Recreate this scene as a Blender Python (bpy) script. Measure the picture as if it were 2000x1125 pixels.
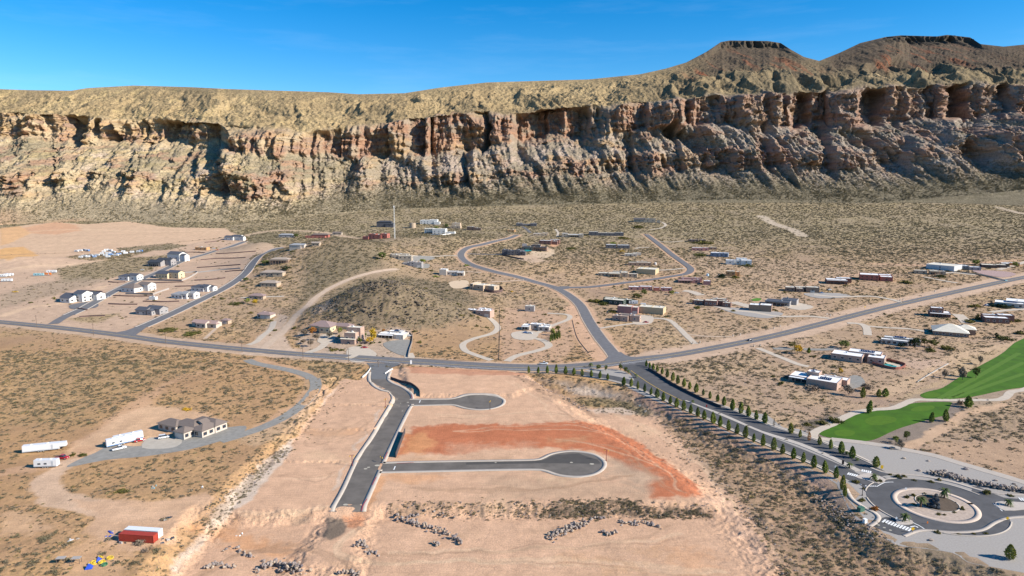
import bpy, math, random
import numpy as np
from mathutils import Vector
from mathutils.geometry import delaunay_2d_cdt
R_ = math.radians
for o in list(bpy.data.objects): bpy.data.objects.remove(o)
SC = bpy.context.scene
COL = SC.collection
# ---------------------------------------------------------------- camera, sky, sun, exposure
CAMZ = 120.0; PITCH = R_(8.8); F = 1351.0
cd = bpy.data.cameras.new('camera'); cam = bpy.data.objects.new('camera', cd); COL.objects.link(cam)
cam.location = (0, 0, CAMZ); cam.rotation_euler = (R_(90)-PITCH, 0, 0)
cd.sensor_width = 36; cd.lens = 36*F/2000; cd.clip_start = 1; cd.clip_end = 60000
SC.camera = cam
SUN_AZ = R_(-17); SUN_EL = R_(31)
w = bpy.data.worlds.new('World'); SC.world = w; w.use_nodes = True
wt = w.node_tree; bg = wt.nodes['Background']
sky = wt.nodes.new('ShaderNodeTexSky'); sky.sky_type = 'NISHITA'; sky.sun_disc = False
sky.sun_elevation = SUN_EL; sky.sun_rotation = R_(90)-SUN_AZ
sky.altitude = 1200; sky.air_density = 1.0; sky.dust_density = 0.15; sky.ozone_density = 4.0
hs = wt.nodes.new('ShaderNodeHueSaturation'); hs.inputs['Saturation'].default_value = 1.42; hs.inputs['Value'].default_value = 1.12
wt.links.new(sky.outputs[0], hs.inputs['Color']); wt.links.new(hs.outputs[0], bg.inputs[0]); tcw = wt.nodes.new('ShaderNodeTexCoord'); mpw = wt.nodes.new('ShaderNodeMapping'); mpw.inputs['Scale'].default_value = (1.2, 1, 9); mpw.inputs['Rotation'].default_value = (0, .22, 0)
nzw = wt.nodes.new('ShaderNodeTexNoise'); nzw.inputs['Scale'].default_value = 3.2; nzw.inputs['Detail'].default_value = 6; nzw.inputs['Roughness'].default_value = .62
wt.links.new(tcw.outputs['Generated'], mpw.inputs[0]); wt.links.new(mpw.outputs[0], nzw.inputs['Vector'])
mrw = wt.nodes.new('ShaderNodeMapRange'); mrw.inputs[1].default_value = .50; mrw.inputs[2].default_value = .80; mrw.inputs[3].default_value = 0; mrw.inputs[4].default_value = .06; wt.links.new(nzw.outputs['Fac'], mrw.inputs[0])
mxw = wt.nodes.new('ShaderNodeMix'); mxw.data_type = 'RGBA'; wt.links.new(mrw.outputs[0], mxw.inputs[0]); wt.links.new(hs.outputs[0], mxw.inputs[6]); mxw.inputs[7].default_value = (7.5, 8.6, 10, 1); wt.links.new(mxw.outputs[2], bg.inputs[0])
bg.inputs[1].default_value = 0.092
sl = bpy.data.lights.new('sun', 'SUN'); so = bpy.data.objects.new('sun', sl); COL.objects.link(so)
sl.energy = 4.9; sl.angle = R_(0.53); sl.color = (1.0, 0.93, 0.83)
sv = Vector((math.cos(SUN_EL)*math.cos(SUN_AZ), math.cos(SUN_EL)*math.sin(SUN_AZ), math.sin(SUN_EL)))
so.rotation_euler = sv.to_track_quat('Z', 'Y').to_euler(); so.location = (0, 0, 400)
SC.view_settings.view_transform = 'Standard'; SC.view_settings.look = 'None'
SC.view_settings.exposure = 0.72; SC.view_settings.gamma = 1
try:
    SC.cycles.use_denoising = True; SC.cycles.max_bounces = 4; SC.cycles.diffuse_bounces = 2; SC.cycles.glossy_bounces = 2
    SC.cycles.transparent_max_bounces = 4
except Exception: pass
rnd = random.Random(7); NR = np.random.default_rng(11)
# ---------------------------------------------------------------- noise
def _h(ix, iy, s):
    h = (ix.astype(np.uint32)*np.uint32(374761393) + iy.astype(np.uint32)*np.uint32(668265263) + np.uint32(s*2246822519 % 4294967296))
    h = (h ^ (h >> np.uint32(13)))*np.uint32(1274126177); return h ^ (h >> np.uint32(16))
def pn(x, y, s=0):
    x = np.asarray(x, float); y = np.asarray(y, float)
    x0 = np.floor(x); y0 = np.floor(y); fx = x-x0; fy = y-y0
    ix = x0.astype(np.int64); iy = y0.astype(np.int64)
    u = fx*fx*fx*(fx*(fx*6-15)+10); v = fy*fy*fy*(fy*(fy*6-15)+10)
    def g(dx, dy):
        a = _h(ix+dx, iy+dy, s).astype(np.float64)*(2*math.pi/4294967296.0)
        return np.cos(a)*(fx-dx)+np.sin(a)*(fy-dy)
    a = g(0, 0); b = g(1, 0); c = g(0, 1); d = g(1, 1)
    return 1.5*((a*(1-u)+b*u)*(1-v)+(c*(1-u)+d*u)*v)
def fbm(x, y, s=0, o=4, g=0.5):
    r = 0; a = 1; t = 0; f = 1
    for i in range(o):
        r = r+a*pn(x*f+i*17.3, y*f-i*9.1, s+i); t += a; a *= g; f *= 2.03
    return r/t*1.3
def ridge(x, y, s=0, o=3, g=0.5):
    r = 0; a = 1; t = 0; f = 1
    for i in range(o):
        r = r+a*(1-np.abs(pn(x*f+i*7.7, y*f+i*3.3, s+i))*2.2); t += a; a *= g; f *= 2.1
    return r/t
def sst(a, b, x):
    t = np.clip((x-a)/(b-a), 0, 1); return t*t*(3-2*t)
# ---------------------------------------------------------------- terrain height
_KY = np.array([-400, 0, 430, 560, 700, 900, 1100, 1300, 1500, 1700, 2200, 3500.])
_KZ = np.array([0, 0, 0, 0.6, 3.5, 12, 22, 36, 56, 85, 170, 260.])
def ppd(px, Y): return (px-1000)/F*(Y*math.cos(PITCH)+100*math.sin(PITCH))
HILLS = [  # centre px, Y, sx, sy, h
 (745, 590, 56, 46, 31), (800, 640, 60, 50, 6), (650, 900, 92, 100, 33), (740, 820, 60, 90, 8), (505, 1010, 42, 30, 12),
 (850, 1080, 130, 80, 12), (1040, 860, 80, 60, 8), (900, 780, 60, 60, 3), (40, 900, 60, 40, 9)]
def Hbase(X, Y):
    z = np.interp(Y, _KY, _KZ)
    z = np.where(Y > 380, (np.interp(Y-25, _KY, _KZ)+np.interp(Y+25, _KY, _KZ)+2*z)/4, z)
    for px, hy, sx, sy, h in HILLS:
        hx = ppd(px, hy); z = z+h*np.exp(-((X-hx)/sx)**2-((Y-hy)/sy)**2)
    return z
def ray(px, py):
    xc = (px-1000)/F; yc = -(py-562.5)/F
    return np.array([xc, math.cos(PITCH)+yc*math.sin(PITCH), -math.sin(PITCH)+yc*math.cos(PITCH)])
def plane(px, py, z=0.):
    d = ray(px, py); t = (z-CAMZ)/d[2]; return np.array([d[0]*t, d[1]*t])
def sdpoly(X, Y, P):      # signed distance, positive inside
    P = np.asarray(P); n = len(P); best = np.full(X.shape, 1e18); ins = np.zeros(X.shape, bool)
    for i in range(n):
        ax, ay = P[i]; bx, by = P[(i+1) % n]; ex, ey = bx-ax, by-ay; L = ex*ex+ey*ey+1e-9
        t = np.clip(((X-ax)*ex+(Y-ay)*ey)/L, 0, 1); d = (X-ax-t*ex)**2+(Y-ay-t*ey)**2
        best = np.minimum(best, d)
        c = ((ay > Y) != (by > Y)); xx = ax+(Y-ay)*ex/(ey if abs(ey) > 1e-9 else 1e-9)
        ins ^= (c & (X < xx))
    return np.where(ins, 1, -1)*np.sqrt(best)
def dline(X, Y, P):
    P = np.asarray(P); best = np.full(X.shape, 1e18)
    for i in range(len(P)-1):
        ax, ay = P[i]; bx, by = P[i+1]; ex, ey = bx-ax, by-ay; L = ex*ex+ey*ey+1e-9
        t = np.clip(((X-ax)*ex+(Y-ay)*ey)/L, 0, 1); best = np.minimum(best, (X-ax-t*ex)**2+(Y-ay-t*ey)**2)
    return np.sqrt(best)
def PL(pts, z=0): return np.array([plane(a, b, z) for a, b in pts])
# height steps near the pads (polygon in photograph pixels on the z=0 plane -> metres), height, bank width
STEPS = [
 (PL([(655, 742), (640, 768), (585, 838), (540, 880), (470, 945), (425, 1003), (372, 1068), (322, 1126), (250, 1230), (-400, 1300), (-900, 700), (300, 720), (480, 760)]), 3.2, 9.0),
 (PL([(380, 1010), (735, 992), (760, 990), (1420, 985), (1560, 1010), (1800, 1100), (2000, 1400), (100, 1400)]), -3.4, 7.0),
 (PL([(1045, 742), (1120, 790), (1180, 832), (1310, 905), (1400, 965), (1480, 1060), (1560, 1180), (1700, 1400), (2600, 1500), (2000, 1158), (1900, 1120), (1845, 1098), (1735, 1078), (1680, 1052), (1635, 1005), (1612, 950), (1545, 914), (1395, 847), (1235, 774), (1175, 758)]), -3.9, 19.0),
 (PL([(775, 832), (1170, 829), (1215, 842), (1370, 962), (1385, 1000), (1450, 1050), (1100, 1300), (600, 1300), (735, 905)]), 0.0, 3.0),
 (PL([(640, 1003), (720, 1003), (700, 1100), (560, 1100)]), 1.4, 8.0),
 (PL([(780, 712), (790, 745), (808, 775), (1000, 775), (1060, 752), (1020, 730)]), 1.3, 5.0),
 (PL([(664, 742), (640, 768), (612, 795), (768, 795), (772, 782), (764, 770), (730, 752)]), .55, 1.6), (PL([(664, 742), (640, 768), (578, 842), (735, 842), (772, 782), (764, 770), (730, 752)]), .55, 1.6), (PL([(664, 742), (640, 768), (520, 903), (698, 903), (772, 782), (764, 770), (730, 752)]), .55, 1.6),
]
def H0(X, Y):
    X = np.asarray(X, float); Y = np.asarray(Y, float)
    z = Hbase(X, Y)
    m = (Y < 480)
    if m.any():
        xs, ys = X[m], Y[m]; dz = 0
        ng = 0
        for P, h, wd in STEPS:
            if not h: continue
            c = h*sst(-wd/2, wd/2, sdpoly(xs, ys, P)+pn(xs/9, ys/9, 5)*1.2)
            if h < -2: ng = np.minimum(ng, c)
            else: dz = dz+c
        dz = dz+ng
        z = z.copy(); z[m] += dz
    return z
def H(x, y): return float(H0(np.array([float(x)]), np.array([float(y)]))[0])
_LX = np.arange(-1500, 1501, 2.0); _LY = np.arange(60, 1900, 1.6)
_LG = None
def HL(x, y):
    global _LG
    if _LG is None:
        a, b = np.meshgrid(_LX, _LY, indexing='ij'); _LG = H0(a.ravel(), b.ravel()).reshape(a.shape)
    u = np.clip((x+1500)/2.0, 0, len(_LX)-1.001); v = np.clip((y-60)/1.6, 0, len(_LY)-1.001)
    i = u.astype(int); j = v.astype(int); fu = u-i; fv = v-j
    z = (_LG[i, j]*(1-fu)+_LG[i+1, j]*fu)*(1-fv)+(_LG[i, j+1]*(1-fu)+_LG[i+1, j+1]*fu)*fv
    return np.where(y > 1890, Hbase(x, y), z)
def P(px, py):
    px = np.atleast_1d(np.asarray(px, float)); py = np.atleast_1d(np.asarray(py, float))
    xc = (px-1000)/F; yc = -(py-562.5)/F
    dx = xc; dy = math.cos(PITCH)+yc*math.sin(PITCH); dz = -math.sin(PITCH)+yc*math.cos(PITCH)
    t = np.full(px.shape, 120.); done = np.zeros(px.shape, bool); lo = t.copy()
    for i in range(420):
        z = HL(dx*t, dy*t); hit = (CAMZ+dz*t <= z)
        new = hit & ~done; done |= hit
        lo = np.where(done, lo, t); t = np.where(done, t, t+np.maximum(3.0, t*0.01))
        if done.all() or (t[~done] > 3000).all(): break
    hi = t.copy()
    for i in range(22):
        mid = (lo+hi)/2; below = CAMZ+dz*mid <= HL(dx*mid, dy*mid)
        hi = np.where(below, mid, hi); lo = np.where(below, lo, mid)
    return np.stack([dx*hi, dy*hi, CAMZ+dz*hi], -1)
def PT(pts): 
    a = np.array(pts, float); return P(a[:, 0], a[:, 1])
def P1(px, py): return P(px, py)[0]
def scale(p):   # photograph pixels per metre at a point
    return F/(p[1]*math.cos(PITCH)+(CAMZ-p[2])*math.sin(PITCH))
# ---------------------------------------------------------------- object helpers
def newmesh(name, V, Fc, mat=None, smooth=False):
    me = bpy.data.meshes.new(name); V = np.asarray(V, np.float32)
    if isinstance(Fc, np.ndarray) and Fc.ndim == 2:
        nf, k = Fc.shape; me.vertices.add(len(V)); me.vertices.foreach_set('co', V.ravel())
        me.loops.add(nf*k); me.loops.foreach_set('vertex_index', Fc.astype(np.int32).ravel())
        me.polygons.add(nf); me.polygons.foreach_set('loop_start', np.arange(0, nf*k, k, dtype=np.int32))
        me.polygons.foreach_set('loop_total', np.full(nf, k, np.int32)) if False else None
        me.update(calc_edges=True); me.validate()
    else:
        me.from_pydata([tuple(map(float, v)) for v in V], [], [tuple(f) for f in Fc]); me.update()
    if mat: me.materials.append(mat)
    if smooth: me.polygons.foreach_set('use_smooth', np.ones(len(me.polygons), bool)); me.update()
    return me
def link(name, me, parent=None, loc=None, **kw):
    o = bpy.data.objects.new(name, me); COL.objects.link(o)
    if parent is not None: o.parent = parent
    if loc is not None: o.location = loc
    for k, v in kw.items():
        if v is not None: o[k] = v
    return o
def thing(name, label, cat, loc, rz=0., group=None):
    o = bpy.data.objects.new(name, None); COL.objects.link(o); o.location = loc; o.rotation_euler = (0, 0, rz)
    o.empty_display_size = 1; o['label'] = label; o['category'] = cat
    if group: o['group'] = group
    return o
class MB:
    def __init__(s): s.v = []; s.f = []; s.m = []
    def quad(s, a, b, c, d, m=0):
        n = len(s.v); s.v += [a, b, c, d]; s.f.append((n, n+1, n+2, n+3)); s.m.append(m)
    def poly(s, ps, m=0):
        n = len(s.v); s.v += list(ps); s.f.append(tuple(range(n, n+len(ps)))); s.m.append(m)
    def box(s, x0, y0, z0, x1, y1, z1, m=0, taper=0):
        t = taper; n = len(s.v)
        s.v += [(x0, y0, z0), (x1, y0, z0), (x1, y1, z0), (x0, y1, z0), (x0+t, y0+t, z1), (x1-t, y0+t, z1), (x1-t, y1-t, z1), (x0+t, y1-t, z1)]
        s.f += [(n+3, n+2, n+1, n), (n+4, n+5, n+6, n+7), (n, n+1, n+5, n+4), (n+1, n+2, n+6, n+5), (n+2, n+3, n+7, n+6), (n+3, n, n+4, n+7)]; s.m += [m]*6
    def tube(s, a, b, r0, r1=None, k=8, m=0, cap=True):
        r1 = r0 if r1 is None else r1; a = Vector(a); b = Vector(b); d = (b-a).normalized()
        u = d.orthogonal().normalized(); w_ = d.cross(u); n = len(s.v)
        for c, r in ((a, r0), (b, r1)):
            for i in range(k):
                t = 2*math.pi*i/k; s.v.append(tuple(c+u*(r*math.cos(t))+w_*(r*math.sin(t))))
        for i in range(k):
            j = (i+1) % k; s.f.append((n+i, n+j, n+k+j, n+k+i)); s.m.append(m)
        if cap: s.f.append(tuple(n+k+i for i in range(k))); s.f.append(tuple(n+k-1-i for i in range(k))); s.m += [m, m]
    def mesh(s, name, mats, smooth=False):
        me = bpy.data.meshes.new(name); me.from_pydata(s.v, [], s.f)
        for mt in (mats if isinstance(mats, (list, tuple)) else [mats]): me.materials.append(mt)
        if any(s.m): me.polygons.foreach_set('material_index', s.m)
        if smooth: me.polygons.foreach_set('use_smooth', [True]*len(s.f))
        me.update(); return me
    def build(s, name, mats, parent=None, smooth=False, loc=None, **kw):
        return link(name, s.mesh(name, mats, smooth), parent, loc, **kw)
# ---------------------------------------------------------------- materials
MATS = {}
def lin(c):
    return tuple(((x/255)/12.92 if x/255 <= 0.04045 else (((x/255)+0.055)/1.055)**2.4) for x in c)
def mat(name, col, rough=0.85, var=0.12, sc=1.5, bump=0.0, metal=0., spec=0.3, bsc=None, streak=0, coord='Object'):
    """principled with mottled colour: two noise scales over the base colour, optional bump and directional streaks"""
    if name in MATS: return MATS[name]
    m = bpy.data.materials.new(name); m.use_nodes = True; nt = m.node_tree; b = nt.nodes['Principled BSDF']
    L = nt.links.new
    tc = nt.nodes.new('ShaderNodeTexCoord'); n1 = nt.nodes.new('ShaderNodeTexNoise'); n1.inputs['Scale'].default_value = sc
    n1.inputs['Detail'].default_value = 5; n1.inputs['Roughness'].default_value = 0.65
    if streak:
        mp = nt.nodes.new('ShaderNodeMapping'); mp.inputs['Scale'].default_value = (1, streak, 1)
        L(tc.outputs[coord], mp.inputs[0]); L(mp.outputs[0], n1.inputs['Vector'])
    else: L(tc.outputs[coord], n1.inputs['Vector'])
    mr = nt.nodes.new('ShaderNodeMapRange'); mr.inputs[1].default_value = 0.3; mr.inputs[2].default_value = 0.7
    mr.inputs[3].default_value = 1-var; mr.inputs[4].default_value = 1+var; L(n1.outputs['Fac'], mr.inputs[0])
    mx = nt.nodes.new('ShaderNodeVectorMath'); mx.operation = 'SCALE'; mx.inputs[0].default_value = col
    L(mr.outputs[0], mx.inputs['Scale']); L(mx.outputs[0], b.inputs['Base Color'])
    b.inputs['Roughness'].default_value = rough; b.inputs['Metallic'].default_value = metal
    b.inputs['Specular IOR Level'].default_value = spec
    if bump:
        bp = nt.nodes.new('ShaderNodeBump'); bp.inputs['Strength'].default_value = 0.6; bp.inputs['Distance'].default_value = bump
        n2 = nt.nodes.new('ShaderNodeTexNoise'); n2.inputs['Scale'].default_value = bsc or sc*3; n2.inputs['Detail'].default_value = 4
        L(tc.outputs[coord], n2.inputs['Vector']); L(n2.outputs['Fac'], bp.inputs['Height']); L(bp.outputs[0], b.inputs['Normal'])
    MATS[name] = m; return m
# ---------------------------------------------------------------- road centre lines, in photograph pixels
HWY = [(-420, 590), (-200, 611), (0, 629), (122, 641), (231, 654), (325, 667), (450, 680), (587, 692), (700, 700), (800, 707), (950, 716), (1040, 719), (1100, 718.5), (1170, 713), (1230, 705), (1290, 697.5), (1350, 688), (1450, 669), (1520, 654), (1600, 634), (1700, 608), (1800, 584.5), (1900, 563), (2000, 542), (2150, 513), (2400, 470)]
LOOP = [(1206, 712), (1200, 695), (1186, 677), (1172, 660), (1150, 627), (1132, 595), (1105, 573), (1077, 560), (1045, 551), (1010, 541), (962, 530), (925, 519), (904, 506), (901, 495), (915, 484), (950, 476), (988, 467), (1010, 459)]
BRANCH = [(1080, 562), (1110, 562), (1150, 561), (1187, 557), (1225, 552), (1275, 546), (1312, 540), (1340, 535), (1349, 528), (1344, 520), (1312, 497), (1287, 477), (1262, 458)]
W1 = [(237, 652), (268, 642), (300, 629), (350, 606), (400, 582), (450, 556), (480, 533), (493, 515), (508, 500), (528, 491), (556, 484)]
W2 = [(104, 633), (125, 620), (160, 604), (178, 594), (212, 575), (250, 556), (287, 541), (320, 527), (362, 508), (425, 489), (478, 472)]
DIRT = [(505, 692), (530, 668), (560, 640), (590, 606), (612, 586), (640, 566), (670, 551), (700, 540), (735, 531), (775, 526)]
def smooth(pts, step=2.0):
    p = np.asarray(pts, float); p = np.vstack([2*p[0]-p[1], p, 2*p[-1]-p[-2]]); out = []
    for i in range(1, len(p)-2):
        a, b, c, d = p[i-1], p[i], p[i+1], p[i+2]; n = max(2, int(np.linalg.norm(c-b)/step))
        t = (np.arange(n)/n)[:, None]
        out.append(0.5*(2*b+(c-a)*t+(2*a-5*b+4*c-d)*t*t+(3*b-a-3*c+d)*t**3))
    return np.vstack(out+[p[-2][None]])
def W(pts): return smooth(PT(pts)[:, :2], 3.0)
wHWY, wLOOP, wBR, wW1, wW2, wDIRT = map(W, (HWY, LOOP, BRANCH, W1, W2, DIRT))
BLV_R = [(1246, 715), (1262, 724), (1290, 745), (1330, 770), (1375, 789), (1420, 805), (1460, 822), (1500, 839), (1575, 862), (1650, 893), (1725, 930)]
BLV_L = [(1082, 723), (1150, 731), (1200, 739), (1245, 751), (1295, 771), (1340, 791), (1400, 816), (1460, 842), (1500, 859), (1575, 889), (1637, 916), (1690, 944)]
wBR_, wBL_ = W(BLV_R), W(BLV_L)
# street edges of the new subdivision
ST_L = [(725, 727), (724, 741), (732, 752), (750, 762), (764, 768), (771, 778), (770, 787), (765, 796), (750, 820), (730, 855), (700, 900), (675, 955), (653, 1000)]
ST_R = [(759, 726), (754.5, 740), (762, 748), (782, 757), (797, 768), (802, 780), (800, 792), (795, 800), (777, 835), (747, 897), (720, 957), (704, 1000)]
CUL_N = [(800, 781), (840, 781), (875, 780.5), (890, 778.5), (904, 775), (920, 772.3), (938, 771.8), (955, 773), (970, 776.2), (980, 781), (981, 786), (975, 792), (960, 797), (940, 799.3), (920, 798), (905, 795), (890, 790.8), (875, 789.8), (840, 790.5), (797, 791.5)]
CUL_S = [(748, 906), (800, 904.5), (907, 902.5), (980, 901.5), (1045, 900), (1062, 896), (1080, 888), (1107, 883.4), (1132, 884), (1157, 889), (1172, 898), (1177, 907), (1171, 917), (1155, 925.5), (1127, 929.5), (1095, 927), (1078, 922), (1062, 917), (1040, 915.5), (980, 916), (907, 917.5), (742, 921)]
# ---------------------------------------------------------------- ground zones: albedo painted per vertex from what lies on the ground
PEACH = (0.58, 0.360, 0.225); TAN = (0.52, 0.315, 0.185); RED = (0.45, 0.145, 0.065); ORANGE = (0.62, 0.30, 0.13); GRAVEL = (0.42, 0.37, 0.32)
WHITE = (0.58, 0.46, 0.35); BROWN = (0.105, 0.08, 0.052); GREY = (0.30, 0.26, 0.21)
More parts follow.
